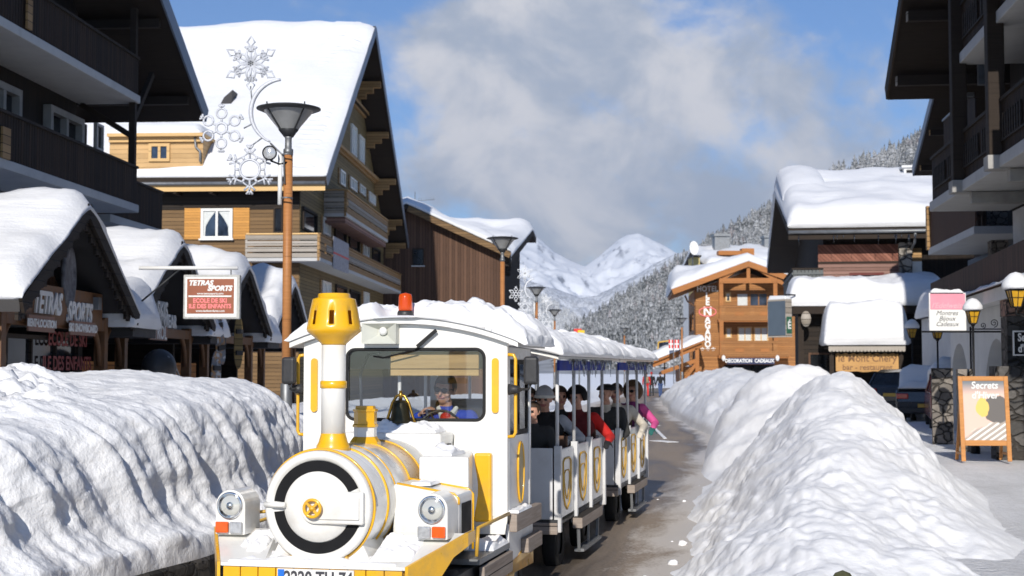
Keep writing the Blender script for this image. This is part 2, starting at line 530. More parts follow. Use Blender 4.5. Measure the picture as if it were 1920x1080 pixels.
m_letred = plain('pink_red_letter', (.85, .22, .22), .6, 0, .05, 5)
m_ink = plain('dark_ink', (.05, .05, .06), .6, 0, .1, 5)
m_frost = plain('frosted_tinsel', (.55, .57, .62), .4, .1, .2, 60, bump=.4, bscale=90)
m_tinselw = plain('white_tinsel', (.75, .77, .8), .5, 0, .1, 60, bump=.4, bscale=90)
m_navy = plain('navy_board', (.015, .022, .07), .6, 0, .1, 4)
m_green = plain('dark_green', (.03, .12, .07), .6, 0, .15, 4)
m_slate = plain('slate_blue_wall', (.085, .115, .15), .85, 0, .1, 2)
m_lamp = plain('smoked_lamp_glass', (.26, .265, .265), .25, 0, .15, 3, coat=.5)
m_amber = plain('amber_glass', (.55, .30, .02), .3, 0, .2, 9, coat=.4)

def glow_lens(name, c, e):
    t = NT(name)
    t.p.inputs['Emission Color'].default_value = c + (1,); t.p.inputs['Emission Strength'].default_value = e
    return t.set(dk(c, .6), .12, 0, .5)
m_beacon = glow_lens('beacon_lens', (.80, .09, .006), .16)
m_bulb = glow_lens('lit_bulb', (1.0, .55, .18), 1.3)
m_lensc = glass('headlight_lens', (.92, .93, .93), .12, .05)
m_pillar = wood('brown_pillar', (.05, .036, .024), .9, 'z', .1, .004, .5, .8, c2=(.10, .075, .05))
# ================================================================== SETTING: ground, road, snow banks, hills
def lerp_knots(kn, t):
    if t <= kn[0][0]: return kn[0][1:]
    for a, b in zip(kn, kn[1:]):
        if t <= b[0]:
            f = (t - a[0]) / (b[0] - a[0]); f = f * f * (3 - 2 * f) * .5 + f * .5
            return tuple(p + (q - p) * f for p, q in zip(a[1:], b[1:]))
    return kn[-1][1:]

g = MB(); g.add([(-9000, -300, -.012), (9000, -300, -.012), (9000, 9000, -.012), (-9000, 9000, -.012)], [(0, 1, 2, 3)])
tag(g.build('ground', snow_mat('ground_snow', fine=8, mid=1.2, amp=.4)), 'flat snow-covered ground of the village', 'ground', kind='structure')

# road: left edge x, right edge x by Y
ROAD = [(-6, -7.5, .1), (6, -4.5, .3), (11.8, -3.0, 1.2), (13.5, -2.65, 1.5), (16, -2.2, 1.9), (22, -1.6, 2.8), (30, -.7, 4.1), (37, .1, 5.2), (45, .9, 6.1),
        (55, 1.9, 6.5), (75, 3.9, 8.0), (93, 6.2, 9.6), (112, 9.0, 12.6), (150, 14, 19)]
def road_mat():
    t = NT('slushy_road')
    uv = t.co((1, 1, 1), 'UV')
    streak = t.noise(t.co((1.6, .10, 1), 'UV'), 1.0, 7, .62, .6)
    blot = t.noise(t.co((.9, .35, 1), 'UV', (4, 2, 0)), 1.0, 8, .68, .5)
    fine = t.noise(t.co((1, 1, 1), 'UV'), 26, 6, .7)
    tan_ = t.mix(t.ramp(fine, .25, .75), (.22, .172, .13), (.41, .335, .26))
    dark = t.mix(t.ramp(fine, .3, .7), (.075, .062, .05), (.17, .138, .11))
    sx0 = t.node('ShaderNodeSeparateXYZ'); t.l.new(t.tc.outputs['UV'], sx0.inputs[0])
    trk = t.math('ABSOLUTE', t.math('SINE', t.math('ADD', t.math('MULTIPLY', sx0.outputs[0], 1.9), t.math('MULTIPLY', blot, 2.2))))
    a = t.math('ADD', t.math('ADD', t.math('MULTIPLY', streak, .6), t.math('MULTIPLY', blot, .5)), t.math('MULTIPLY', t.math('POWER', trk, 4), .12))
    col = t.mix(t.ramp(a, .50, .72), tan_, dark)
    # trodden snow along both edges
    sx = t.node('ShaderNodeSeparateXYZ'); t.l.new(uv, sx.inputs[0])
    edge = t.math('ADD', sx.outputs[2], 0)
    at = t.node('ShaderNodeAttribute', attribute_name='edge')
    e = t.math('ADD', at.outputs['Fac'], t.math('MULTIPLY', t.math('SUBTRACT', blot, .45), 2.0))
    e = t.math('ADD', e, t.math('MULTIPLY', t.math('SUBTRACT', fine, .5), .7))
    col = t.mix(t.ramp(e, .6, .95, 0, .9), col, (.66, .61, .55))
    t.bump(t.math('ADD', t.math('MULTIPLY', fine, .5), blot), .7, .03)
    return t.set(col, t.ramp(a, .45, .75, .72, .36), 0, .35)
Ys = [-6 + i * .75 for i in range(60)] + [39 + i * 1.6 for i in range(70)]
NX = 26
vs, uvs, ed = [], [], []
for Y in Ys:
    l, r = lerp_knots(ROAD, Y)
    r += .7; l -= .5
    for j in range(NX + 1):
        f = j / NX; x = l + (r - l) * f
        z = .006 + .018 * NZ.noise(Vector((x * .9, Y * .25, 3)))
        crown = .03 * (1 - (2 * f - 1) ** 2)
        vs.append((x, Y, z + crown + .012)); uvs.append((x - l, Y)); ed.append(max(0, 1 - min((r - .7 - x), (x - l - .5)) / 1.1))
me = bpy.data.meshes.new('road')
n = NX + 1
fs = [(i * n + j, i * n + j + 1, (i + 1) * n + j + 1, (i + 1) * n + j) for i in range(len(Ys) - 1) for j in range(NX)]
me.from_pydata(vs, [], fs)
uvl = me.uv_layers.new(name='UVMap')
li = np.zeros(len(me.loops), dtype=np.int32); me.loops.foreach_get('vertex_index', li)
uvl.data.foreach_set('uv', np.array(uvs, dtype=np.float32)[li].ravel())
at = me.attributes.new('edge', 'FLOAT', 'POINT'); at.data.foreach_set('value', ed)
me.materials.append(road_mat()); me.polygons.foreach_set('use_smooth', [True] * len(fs))
o = bpy.data.objects.new('road', me); COL.objects.link(o)
tag(o, 'brown slushy road running along the train into the village', 'road', kind='structure')

# thin snow stripes lying on the road ahead of the walkers
mb = MB()
for (a, b, w) in (((1203, 779), (1247, 822), .10), ((1228, 826), (1262, 829), .35), ((1212, 800), (1236, 798), .12)):
    p = EYE + ray(*a) * (-1.94 / ray(*a).z); q = EYE + ray(*b) * (-1.94 / ray(*b).z)
    mb.beam(p, q, w, .012)
tag(mb.build('snow_stripe', m_bank), 'thin white snow stripes left on the brown road', 'snow stripe', kind='structure')

# packed-snow pavement on the right
g = MB()
rows = []
for i in range(90):
    Y = 5 + i * 1.1
    xl, xc, xr, zc = 0, 0, 0, 0
    row = []
    x0 = 2.1 + .235 * (Y - 8) if Y < 40 else 9.6 + .11 * (Y - 40)
    for j in range(60):
        x = x0 + j * .42
        row.append((x, Y, .45 + .05 * fbm(Vector((x * .5, Y * .35, 1.5)), 4)))
    rows.append(row)
g.grid(rows)
t = NT('trodden_snow')
f = t.noise(t.co((1, .45, 1)), 1.1, 8, .66, .4); f2 = t.noise(t.co(), 14, 6, .65)
col = t.mix(t.ramp(f, .40, .68), (.91, .91, .92), (.74, .735, .73))
col = t.mix(t.ramp(f2, .45, .8, 0, .3), col, (.35, .33, .31))
t.bump(t.math('ADD', f, t.math('MULTIPLY', f2, 1.0)), .9, .06)
tag(g.build('pavement', t.set(col, .6, 0, .3)), 'trodden snow pavement in front of the shops on the right', 'pavement', kind='structure')

# ---- right-hand banks: Y: left base x, crest x, right base x, crest z
BANK = [(7, .2, 1.5, 2.7, .22), (8.5, .6, 1.85, 3.1, .40), (11, 1.0, 2.45, 4.2, .70), (14, 1.45, 3.15, 5.0, 1.10), (18, 2.1, 4.1, 6.0, 1.62), (21.5, 2.62, 4.9, 6.65, 1.97),
        (23.5, 3.0, 5.3, 7.1, 1.8), (26, 3.4, 5.5, 7.5, .85), (27.5, 3.6, 5.6, 8.1, 1.35), (29.3, 3.9, 5.8, 8.5, 2.0), (36, 4.95, 6.85, 9.2, 2.06), (40, 5.55, 7.5, 9.8, 1.5),
        (43, 5.9, 7.9, 10.4, 1.15), (47, 6.0, 8.2, 11, 1.75), (60, 6.65, 9.4, 12.5, 1.95), (75, 7.95, 10.8, 14, 1.95), (90, 9.2, 12.4, 16, 1.65), (100, 10.2, 13.4, 17, .2)]
def voro(p):
    return NZ.voronoi(p)[0][0]
def bank_pt(Y, u, rough):
    xl, xc, xr, zc = lerp_knots(BANK, Y)
    wob = .16 * fbm(Vector((Y * .35, u * .8, 9)), 3)
    if u < 0:
        t = 1 + u; x = xl + (xc - xl) * t; f = max(0, sin(t * pi / 2)) ** (1.55 if Y < 25 else 1.55 - .9 * min(1, (Y - 25) / 2.5)); z = zc * f
    else:
        t = 1 - u; x = xr + (xc - xr) * t; f = max(0, sin(t * pi / 2)) ** (1.15 + .6 * max(0, min(1, (Y - 15) / 6))); z = .36 + (zc - .36) * f if zc > .36 else .36 * u + zc * t
    k = min(1, 4 * t + .12) if u < 0 else min(1, 2.0 * t + .02)      # calm near the feet
    p = Vector((x, Y, z))
    big = fbm(Vector((x * .8, Y * .42, z * .8)), 2) * .17
    lump = fbm(Vector((x * 1.8 + 5, Y * .8 + z, z * 1.7)), 4) * .07
    q = Vector((x * 3.0, Y * 1.45 + .5 * x, z * 2.6)); q += Vector((fbm(q * .5, 2), fbm(q * .5 + Vector((9, 1, 3)), 2), 0)) * .5
    msk = max(0, min(1, .5 + 1.6 * NZ.noise(Vector((x * .9, Y * .5, 3.3)))))
    clod = (.45 - min(.9, voro(q))) * (.02 + .075 * msk) * rough
    q2 = q * 2.3
    clod += (.4 - min(.9, voro(q2))) * (.010 + .04 * msk) * rough
    fine = fbm(Vector((x * 7, Y * 5, z * 7)), 3) * .012 * rough
    h = (big + lump + clod + fine) * k
    nx = -(cos(t * pi / 2)) * (1 if u < 0 else -1) * .55
    return Vector((x + nx * h + wob * k * min(1, 2 * t) * .6, Y, max(-.03, z + h)))
def bank(Y0, Y1, ny, nu, rough, name, label, mat, power=1.6):
    rows = []
    for i in range(ny + 1):
        f = i / ny
        Y = Y0 * (Y1 / Y0) ** f
        row = []
        for j in range(nu + 1):
            u = -1 + 2 * j / nu
            u = math.copysign(abs(u) ** .9, u)
            row.append(bank_pt(Y, u, rough(Y, u) if callable(rough) else rough))
        row.insert(0, Vector((row[0].x - .12, Y, -.15))); row.append(Vector((row[-1].x + .3, Y, .30)))
        rows.append(row)
    mb = MB(); mb.grid(rows)
    return tag(mb.build(name, mat, recalc=False), label, 'snow bank', 'ploughed snow banks', 'structure')
bank(7, 26, 460, 210, 1.0, 'snow_bank', 'lumpy white snow bank nearest on the right, between road and pavement', m_bank)
bank(26, 43, 130, 110, lambda Y, u: .35 if u < .1 else 1.7, 'snow_bank', 'tall smooth-sided snow bank just behind the nearest right-hand bank', m_bank)
bank(43, 100, 150, 90, 1.2, 'snow_bank', 'long far snow bank on the right of the road before the wooden hotel', m_bankd)

# ---- left-hand bank with a ploughed face: Y: base x, crest z
LB = [(7, -4.4, 1.35), (10.9, -3.38, 1.55), (11.83, -3.12, 1.58), (13.4, -2.74, 1.74), (15.4, -2.42, 1.86), (18.2, -2.28, 1.88), (19.0, -2.34, 1.74), (19.8, -2.40, 1.50), (20.8, -2.2, 1.40), (26, -1.6, 1.3), (36, -.8, 1.15), (60, 1.5, .9)]
PROF = [(0, .0), (.02, .17), (.14, .22), (.26, .30), (.34, .42), (.36, .55), (.44, .68), (.52, .80), (.64, .89), (.85, .95), (1.2, 1.0), (1.7, 1.01), (2.4, 1.04), (3.2, 1.04), (4.2, .98), (5.4, .8), (7.2, .6)]
def _smooth_prof():
    P = np.array(PROF); n = len(P); out = []
    q = np.array([P[int(k)] * (1 - (k % 1)) + P[min(n - 1, int(k) + 1)] * (k % 1) for k in np.linspace(0, n - 1, 401)])
    for _ in range(60):
        q[1:-1] = (q[:-2] + 2 * q[1:-1] + q[2:]) / 4
    g = np.gradient(q, axis=0)
    for _ in range(30):
        g[1:-1] = (g[:-2] + 2 * g[1:-1] + g[2:]) / 4
    return [(a[0], a[1], b[0], b[1] * 1.5) for a, b in zip(q, g)]
PROFS = _smooth_prof()
def lb_pt(Y, t):
    xb, zc = lerp_knots(LB, Y)
    d, zz, dx_, dz_ = PROFS[min(int(t * 400 + .5), 400)]
    zf = .28 + (zc - .28) * zz if d > 0 else .28
    dn = Vector((dz_, dx_)); dn.normalize()   # outward (x, z)
    s = Y * 1.05
    face = max(0, 1 - max(0, d - .5) / .7)
    sl = s + zf * .35                                    # runnels lean along the bank
    r1 = NZ.noise(Vector((sl * 2.3, zf * .42, 1.7)))
    r2 = NZ.noise(Vector((sl * 5.6 + 3, zf * .8, 5.1)))
    r3 = abs(NZ.noise(Vector((sl * 1.15 + 8, zf * .3, 2.2))))
    h = face * (r1 * .11 + r2 * .06 - r3 * .11)
    low = max(0, 1 - (zz) / .4)
    h = h * (1 - .55 * low) + face * fbm(Vector((s * 2.6, zf * 3.4, d * 2)), 5) * .038
    h += fbm(Vector((s * 8, zf * 8, d * 8)), 4) * .016
    # crest waves
    h += (1 - face) * (fbm(Vector((s * .8, d * .8, 4)), 3) * .09 + NZ.noise(Vector((s * 2.2 + d * .8, d * .5, 7))) * .045 * max(0, 1 - max(0, d - 1.2)))
    # thrown-up clods behind the crest
    e = max(0, min(1, (d - 1.0 - max(0, Y - 13.2) * .55) / .5))
    if Y > 17.6: e *= max(0, 1 - (Y - 17.6) / 1.5)
    if e > 0:
        q = Vector((s * 2.6, d * 2.6, 1)); q += Vector((fbm(q, 2), fbm(q + Vector((4, 7, 1)), 2), 0)) * .35
        h += e * ((.5 - min(1, voro(q))) * .24 + (.45 - min(1, voro(q * 2.4))) * .12 + (.4 - min(1, voro(q * 5))) * .05 + fbm(q * 4, 3) * .05 + .04)
    kk = min(1, t * 14)
    return Vector((xb - d + dn.x * h * kk, Y, zf + dn.y * h * kk))
rows = []
NY, NT_ = 470, 190
for i in range(NY + 1):
    f = i / NY
    Y = 7 + 15.5 * f if f < .9 else 20.95 + 40 * ((f - .9) / .1)
    rows.append([lb_pt(Y, j / NT_) for j in range(NT_ + 1)])
mb = MB(); mb.grid(rows)
tag(mb.build('snow_bank', m_bankd, recalc=False), 'tall ploughed snow bank with a furrowed face on the left of the train', 'snow bank', 'ploughed snow banks', 'structure')
# dark kerb wall under it
rows = []
for i in range(120):
    Y = 7 + i * .2
    xb, zc = lerp_knots(LB, Y)
    w = .02 * NZ.noise(Vector((Y * 2, 0, 0)))
    rows.append([Vector((xb + .05 + w, Y, -.05)), Vector((xb + .04 + w, Y, .12)), Vector((xb + .03 + w, Y, .27 + w)), Vector((xb + .0, Y, .30)), Vector((xb - .4, Y, .30))])
mb = MB(); mb.grid(rows, smooth=False)
tag(mb.build('kerb', stone_mat('wet_kerb_stone', (.03, .028, .026), (.10, .09, .08), 5)), 'dark wet stone kerb at the foot of the left snow bank', 'kerb', kind='structure')

# loose clods along the road edges
mb = MB()
random.seed(11)
def clod(c, r):
    n = 7; vs = []; fs = []
    sd = random.random() * 50
    for j in range(6):
        ph = pi * j / 5
        for i in range(n):
            th = 2 * pi * i / n
            d = Vector((sin(ph) * cos(th), sin(ph) * sin(th), cos(ph) * .75))
            k = r * (1 + .55 * NZ.noise(d * 1.6 + Vector((sd, 0, 0))))
            vs.append(Vector(c) + d * k)
    for j in range(5):
        for i in range(n):
            k = (i + 1) % n
            fs.append((j * n + i, (j + 1) * n + i, (j + 1) * n + k, j * n + k))
    mb.add(vs, fs, 0, True)
for k in range(14):
    Y = 11 + (6 * random.random() if k % 3 else 24 * random.random())
    xl, xc, xr, zc = lerp_knots(BANK, Y)
    off = abs(random.gauss(0, .28))
    r = random.choice((.015, .02, .03, .04, .07)) * random.uniform(.7, 1.25)
    if off > .5: r *= .6
    clod((xl + .12 - off, Y, r * .45 + .02), r)
for k in range(0):
    Y = 10.5 + 16 * random.random(); xl, xc, xr, zc = lerp_knots(BANK, Y); r = random.choice((.012, .018, .025, .04)) * random.uniform(.7, 1.4)
    clod((xr - .12 + random.gauss(0, .16), Y, .46 + r * .35), r)
for k in range(40):
    Y = 12 + 8 * random.random(); xb, zc = lerp_knots(LB, Y); r = random.uniform(.02, .07)
    clod((xb + .1 + abs(random.gauss(0, .15)), Y, r * .5), r)
tag(mb.build('snow_clods', m_bank), 'loose snow clods fallen along the edges of the road', 'snow clods', kind='stuff')

# ---- far mountains
def ridge_profile(kn, px):
    if px <= kn[0][0]: return kn[0][1]
    for a, b in zip(kn, kn[1:]):
        if px <= b[0]: return a[1] + (b[1] - a[1]) * (px - a[0]) / (b[0] - a[0])
    return kn[-1][1]
def range_mesh(name, kn, Yr, Yf, px0, px1, nx, ny, amp, freq, mat, label, seed, base=0.0, sharp=1.0):
    rows = []
    for i in range(ny + 1):
        f = i / ny
        row = []
        for j in range(nx + 1):
            px = px0 + (px1 - px0) * j / nx
            x = (px - 960) / FPX * Yr
            top = W(px, ridge_profile(kn, px), Yr).z
            if f <= .75:
                q = f / .75; Y = Yf + (Yr - Yf) * q; z = base + (top - base) * q ** sharp
                k = amp * (.12 + 1.2 * q * (1 - q) * 2.2)
            else:
                q = (f - .75) / .25; Y = Yr + (Yr - Yf) * .8 * q; z = top * (1 - q); k = amp * .3
            nz = 1.5 * (NZ.ridged_multi_fractal(Vector((x * freq, Y * freq * .7, seed)), .9, 2.1, 6, 1.0, 2.0) - 1.1)
            row.append(Vector((x, Y, z + k * (nz - (abs(NZ.noise(Vector((x * freq * .7, Y * freq * .7, seed + 3)))) * .8)))))
        rows.append(row)
    mb = MB(); mb.grid(rows)
    return tag(mb.build(name, mat, recalc=False), label, 'mountain', kind='structure')
def mountain_mat(name, tree=0.0):
    t = NT(name)
    geo = t.node('ShaderNodeNewGeometry'); sp = t.node('ShaderNodeSeparateXYZ'); t.l.new(geo.outputs['Normal'], sp.inputs[0])
    nz = t.noise(t.co((1, 1, 1.7)), .012, 9, .7)
    steep = t.math('ADD', t.math('MULTIPLY', t.math('SUBTRACT', 1.0, sp.outputs[2]), .8), t.math('MULTIPLY', nz, .9))
    col = t.mix(t.ramp(steep, .66, .80, 0, .85), (.84, .87, .92), (.16, .17, .20))
    if tree:
        tn = t.noise(t.co(), .09, 6, .75)
        col = t.mix(t.ramp(tn, .40, .6, 0, tree), col, (.20, .21, .22))
    return t.set(col, .8, 0, .1)
range_mesh('mountain', [(300, 600), (700, 520), (900, 462), (975, 441), (1005, 444), (1040, 474), (1072, 489), (1097, 498), (1128, 476), (1160, 448), (1178, 440), (1195, 438), (1228, 455), (1265, 474), (1330, 498), (1600, 560)],
           6500, 4300, 500, 1600, 420, 152, 95, .0016, mountain_mat('mountain_snow'), 'bluish snowy twin peaks far at the end of the valley', 3.3, 90)
range_mesh('mountain', [(500, 560), (900, 520), (980, 520), (1040, 541), (1090, 560), (1115, 556), (1150, 536), (1200, 512), (1260, 478), (1330, 455), (1600, 420)],
           3600, 2700, 700, 1500, 200, 60, 30, .006, mountain_mat('foothill_snow', .75), 'sunlit white foothill with frosted trees below the peaks', 8.1, 60)

# ---- forested hills
def hill_top(kn, x, Yr):
    px = x / Yr * FPX + 960
    return W(px, ridge_profile(kn, px), Yr).z
HILL_R = [(980, 660), (1040, 640), (1070, 612), (1120, 585), (1180, 545), (1225, 515), (1262, 492), (1310, 455), (1400, 405), (1500, 350), (1600, 302), (1680, 268), (1745, 238), (1900, 180), (2300, 60)]
HILL_L = [(700, 500), (880, 520), (960, 528), (1010, 545), (1060, 575), (1110, 605), (1160, 640), (1250, 690)]
def hill_z(kn, Yr, Yf, x, Y, seed):
    q = max(0, min(1.25, (Y - Yf) / (Yr - Yf)))
    top = max(0, hill_top(kn, x, Yr) - 9)
    prof = (q ** 1.15) if q <= 1 else 1 - (q - 1) * .6
    return top * prof + 5 * fbm(Vector((x * .012, Y * .012, seed)), 4) * min(1, q * 3) * (1 - min(1, q) * .7) - 1
m_hill = plain('forest_floor_snow', (.34, .35, .36), .9, 0, .4, .05)
def hill(kn, Yr, Yf, x0, x1, seed, label):
    rows = [[Vector((x0 + (x1 - x0) * j / 70, Yf + (Yr * 1.22 - Yf) * i / 50, hill_z(kn, Yr, Yf, x0 + (x1 - x0) * j / 70, Yf + (Yr * 1.22 - Yf) * i / 50, seed))) for j in range(71)] for i in range(51)]
    mb = MB(); mb.grid(rows)
    return tag(mb.build('hill', m_hill, recalc=False), label, 'hill', kind='structure')
hill(HILL_R, 1500, 520, 10, 760, 1, 'steep wooded hillside rising to the right behind the village')
hill(HILL_L, 2300, 1500, -420, 260, 5, 'pale wooded slope below the far peaks on the left')

def tree_template(seed, tiers=5, n=7):
    rnd = random.Random(seed); vs = []; fs = []
    for t in range(tiers):
        z0 = .06 + t * .175; z1 = z0 + .34 - t * .02; r = .21 * (1 - t / (tiers + .6))
        b = len(vs)
        for k in range(n):
            a = 2 * pi * (k + rnd.random() * .7) / n
            rr = r * rnd.uniform(.55, 1.25)
            vs.append((rr * cos(a), rr * sin(a), z0 + rnd.uniform(-.05, .04)))
        vs.append((rnd.uniform(-.015, .015), rnd.uniform(-.015, .015), min(1, z1)))
        for k in range(n): fs.append((b + k, b + (k + 1) % n, b + n))
    return np.array(vs), np.array(fs)
TEMPL = [tree_template(i) for i in range(8)]
def forest(pts, name, mat, label):
    V = []; F = []; off = 0
    for (x, y, z, h, a, w, k) in pts:
        v, f = TEMPL[k]
        c, s_ = cos(a), sin(a)
        q = np.empty_like(v)
        q[:, 0] = (v[:, 0] * c - v[:, 1] * s_) * h * w + x; q[:, 1] = (v[:, 0] * s_ + v[:, 1] * c) * h * w + y; q[:, 2] = v[:, 2] * h + z
        V.append(q); F.append(f + off); off += len(v)
    V = np.concatenate(V).astype(np.float32); F = np.concatenate(F).astype(np.int32)
    me = bpy.data.meshes.new(name)
    me.vertices.add(len(V)); me.vertices.foreach_set('co', V.ravel())
    me.loops.add(F.size); me.loops.foreach_set('vertex_index', F.ravel())
    me.polygons.add(len(F)); me.polygons.foreach_set('loop_start', np.arange(0, F.size, 3, dtype=np.int32))
    me.update(calc_edges=True); me.validate()
    me.materials.append(mat)
    o = bpy.data.objects.new(name, me); COL.objects.link(o)
    return tag(o, label, 'forest', kind='stuff')
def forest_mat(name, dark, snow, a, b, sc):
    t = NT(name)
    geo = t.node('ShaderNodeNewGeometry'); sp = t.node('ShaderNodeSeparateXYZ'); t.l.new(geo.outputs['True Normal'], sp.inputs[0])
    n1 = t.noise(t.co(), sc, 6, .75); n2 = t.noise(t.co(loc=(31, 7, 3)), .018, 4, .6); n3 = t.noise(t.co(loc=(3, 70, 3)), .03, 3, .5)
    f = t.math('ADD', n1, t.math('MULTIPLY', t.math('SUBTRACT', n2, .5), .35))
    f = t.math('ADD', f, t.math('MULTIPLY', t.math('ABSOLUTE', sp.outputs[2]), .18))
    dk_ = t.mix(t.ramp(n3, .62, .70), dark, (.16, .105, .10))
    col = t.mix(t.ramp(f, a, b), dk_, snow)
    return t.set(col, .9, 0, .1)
rnd = random.Random(5)
pts = []
for k in range(12500):
    Y = 560 + 990 * rnd.random() ** .8
    x = rnd.uniform(.03, .335) * Y
    z = hill_z(HILL_R, 1500, 520, x, Y, 1)
    if z < 2: continue
    h = rnd.choice((5, 7, 9, 11, 14)) * rnd.uniform(.8, 1.3) * (.75 + .35 * Y / 1500)
    pts.append((x, Y, z - .6, h, rnd.random() * 6.28, rnd.uniform(.85, 1.35), rnd.randrange(8)))
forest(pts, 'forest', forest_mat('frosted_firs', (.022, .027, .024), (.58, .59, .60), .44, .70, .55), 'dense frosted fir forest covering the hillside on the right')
pts = []
for k in range(3500):
    Y = 1520 + 800 * rnd.random() ** .8
    x = rnd.uniform(-.06, .11) * Y
    z = hill_z(HILL_L, 2300, 1500, x, Y, 5)
    if z < 4: continue
    h = rnd.uniform(9, 16)
    pts.append((x, Y, z - .6, h, rnd.random() * 6.28, rnd.uniform(1.0, 1.5), rnd.randrange(8)))
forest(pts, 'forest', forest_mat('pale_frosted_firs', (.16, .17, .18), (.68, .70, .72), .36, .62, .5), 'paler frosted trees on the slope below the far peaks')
# ================================================================== building helpers
m_dpost = plain('dark_larch_post', (.15, .07, .028), .6, 0, .25, 6)
def edge_prof(t, soft=.10):
    """1 in the middle, rounded to ~.35 at both edges"""
    d = min(t, 1 - t) / soft
    if d >= 1: return 1.0
    return .30 + .70 * sqrt(max(0, 1 - (1 - d) ** 2))
def snow_sheet(name, parent, base, nrm, T, nu, nv, seed, amp=.25, freq=.5, su=.1, sv=.1, mat=None, bulge=.0, lump=0.0, lfreq=2.0, Tf=None):
    """snow lying on base(u,v); nrm(u,v) = direction it stands up in; T = thickness"""
    def sp(i, n):
        t = i / n
        return .55 * t + .45 * (.5 - .5 * cos(pi * t))
    top = []; bot = []
    for i in range(nu + 1):
        u = sp(i, nu); rt = []; rb = []
        for j in range(nv + 1):
            v = sp(j, nv)
            p = Vector(base(u, v)); n = Vector(nrm(u, v))
            q = Vector((p.x * freq, p.y * freq, p.z * freq + seed))
            k = edge_prof(u, su) * edge_prof(v, sv)
            h = T * (Tf(u, v) if Tf else 1) * k * (1 + amp * 1.6 * fbm(q, 3)) + lump * fbm(q * lfreq + Vector((3, 1, 7)), 4) * k
            c = Vector(base(.5, .5)); out = (p - c); out.z = 0
            e = (1 - k) * bulge
            pt = p + n * max(.02, h) + (out.normalized() * e if out.length > 1e-6 else Vector())
            rt.append(pt); rb.append(p - n * .0)
        top.append(rt); bot.append(rb)
    mb = MB()
    mb.grid(top)
    ring_t = top[0] + [r[-1] for r in top[1:]] + top[-1][-2::-1] + [r[0] for r in top[-2:0:-1]]
    ring_b = bot[0] + [r[-1] for r in bot[1:]] + bot[-1][-2::-1] + [r[0] for r in bot[-2:0:-1]]
    n = len(ring_t)
    mid = []
    for a, b in zip(ring_t, ring_b):
        c = Vector(base(.5, .5)); out = a - c; out.z = 0
        jit = .3 * fbm(a * 2.2 + Vector((seed, 0, 0)), 3)
        mid.append((a + b) / 2 + out.normalized() * (bulge * (.6 + jit) + .01))
    mb.add(ring_t + mid + ring_b, [(i, (i + 1) % n, n + (i + 1) % n, n + i) for i in range(n)] + [(n + i, n + (i + 1) % n, 2 * n + (i + 1) % n, 2 * n + i) for i in range(n)], 0, True)
    o = mb.build(name, mat or m_roofsnow, parent)
    return o

def gable_roof(parent, x0, x1, y0, z0, ym, zr, y1, z1, t, mat, snowT=.6, seed=1, edge_mat=None, nu=40, nv=30, amp=.25, lump=.05, bulge=.08, roofname='roof', freq=.35, snow_in=0.02, lfreq=3):
    """ridge along x"""
    mb = MB()
    def slab(a, b):
        ya, za = a; yb, zb = b
        L = sqrt((yb - ya) ** 2 + (zb - za) ** 2); ny, nz = -(zb - za) / L, (yb - ya) / L
        if nz < 0: ny, nz = -ny, -nz
        return [(ya, za), (yb, zb), (yb + ny * t * 0, zb + t / max(.3, nz)), (ya, za + t / max(.3, nz))]
    mb.prism(slab((y0, z0), (ym, zr)), 'x', x0, x1)
    mb.prism(slab((ym + .001, zr), (y1, z1)), 'x', x0, x1)
    r = mb.build(roofname, mat, parent)
    if edge_mat:
        e = MB(); c0 = (zr - z0) / sqrt((ym - y0) ** 2 + (zr - z0) ** 2)
        for (ya, za, yb, zb) in ((y0, z0, ym, zr), (y1, z1, ym, zr)):
            e.beam((x1 + .025, ya, za + t * .55), (x1 + .025, yb, zb + t * .55), .05, t * 1.5)
        e.build('bargeboard', edge_mat, r)
    if snowT:
        tz = t * 1.05
        La = abs(ym - y0); Lb = abs(y1 - ym); fa = La / (La + Lb)
        def base(u, v):
            x = x0 + snow_in + (x1 - x0 - 2 * snow_in) * v
            y = y0 + (y1 - y0) * u
            z = z0 + (zr - z0) * (y - y0) / (ym - y0) if u < fa else zr + (z1 - zr) * (y - ym) / (y1 - ym)
            rd = min(abs(y - ym), .6) / .6
            return (x, y, z + tz / .9 - (1 - rd) ** 2 * .12)
        snow_sheet('roof_snow', parent, base, lambda u, v: (0, 0, 1), snowT, nu, nv, seed, amp, freq, .06, .05, bulge=bulge, lump=lump, lfreq=lfreq)
    return r

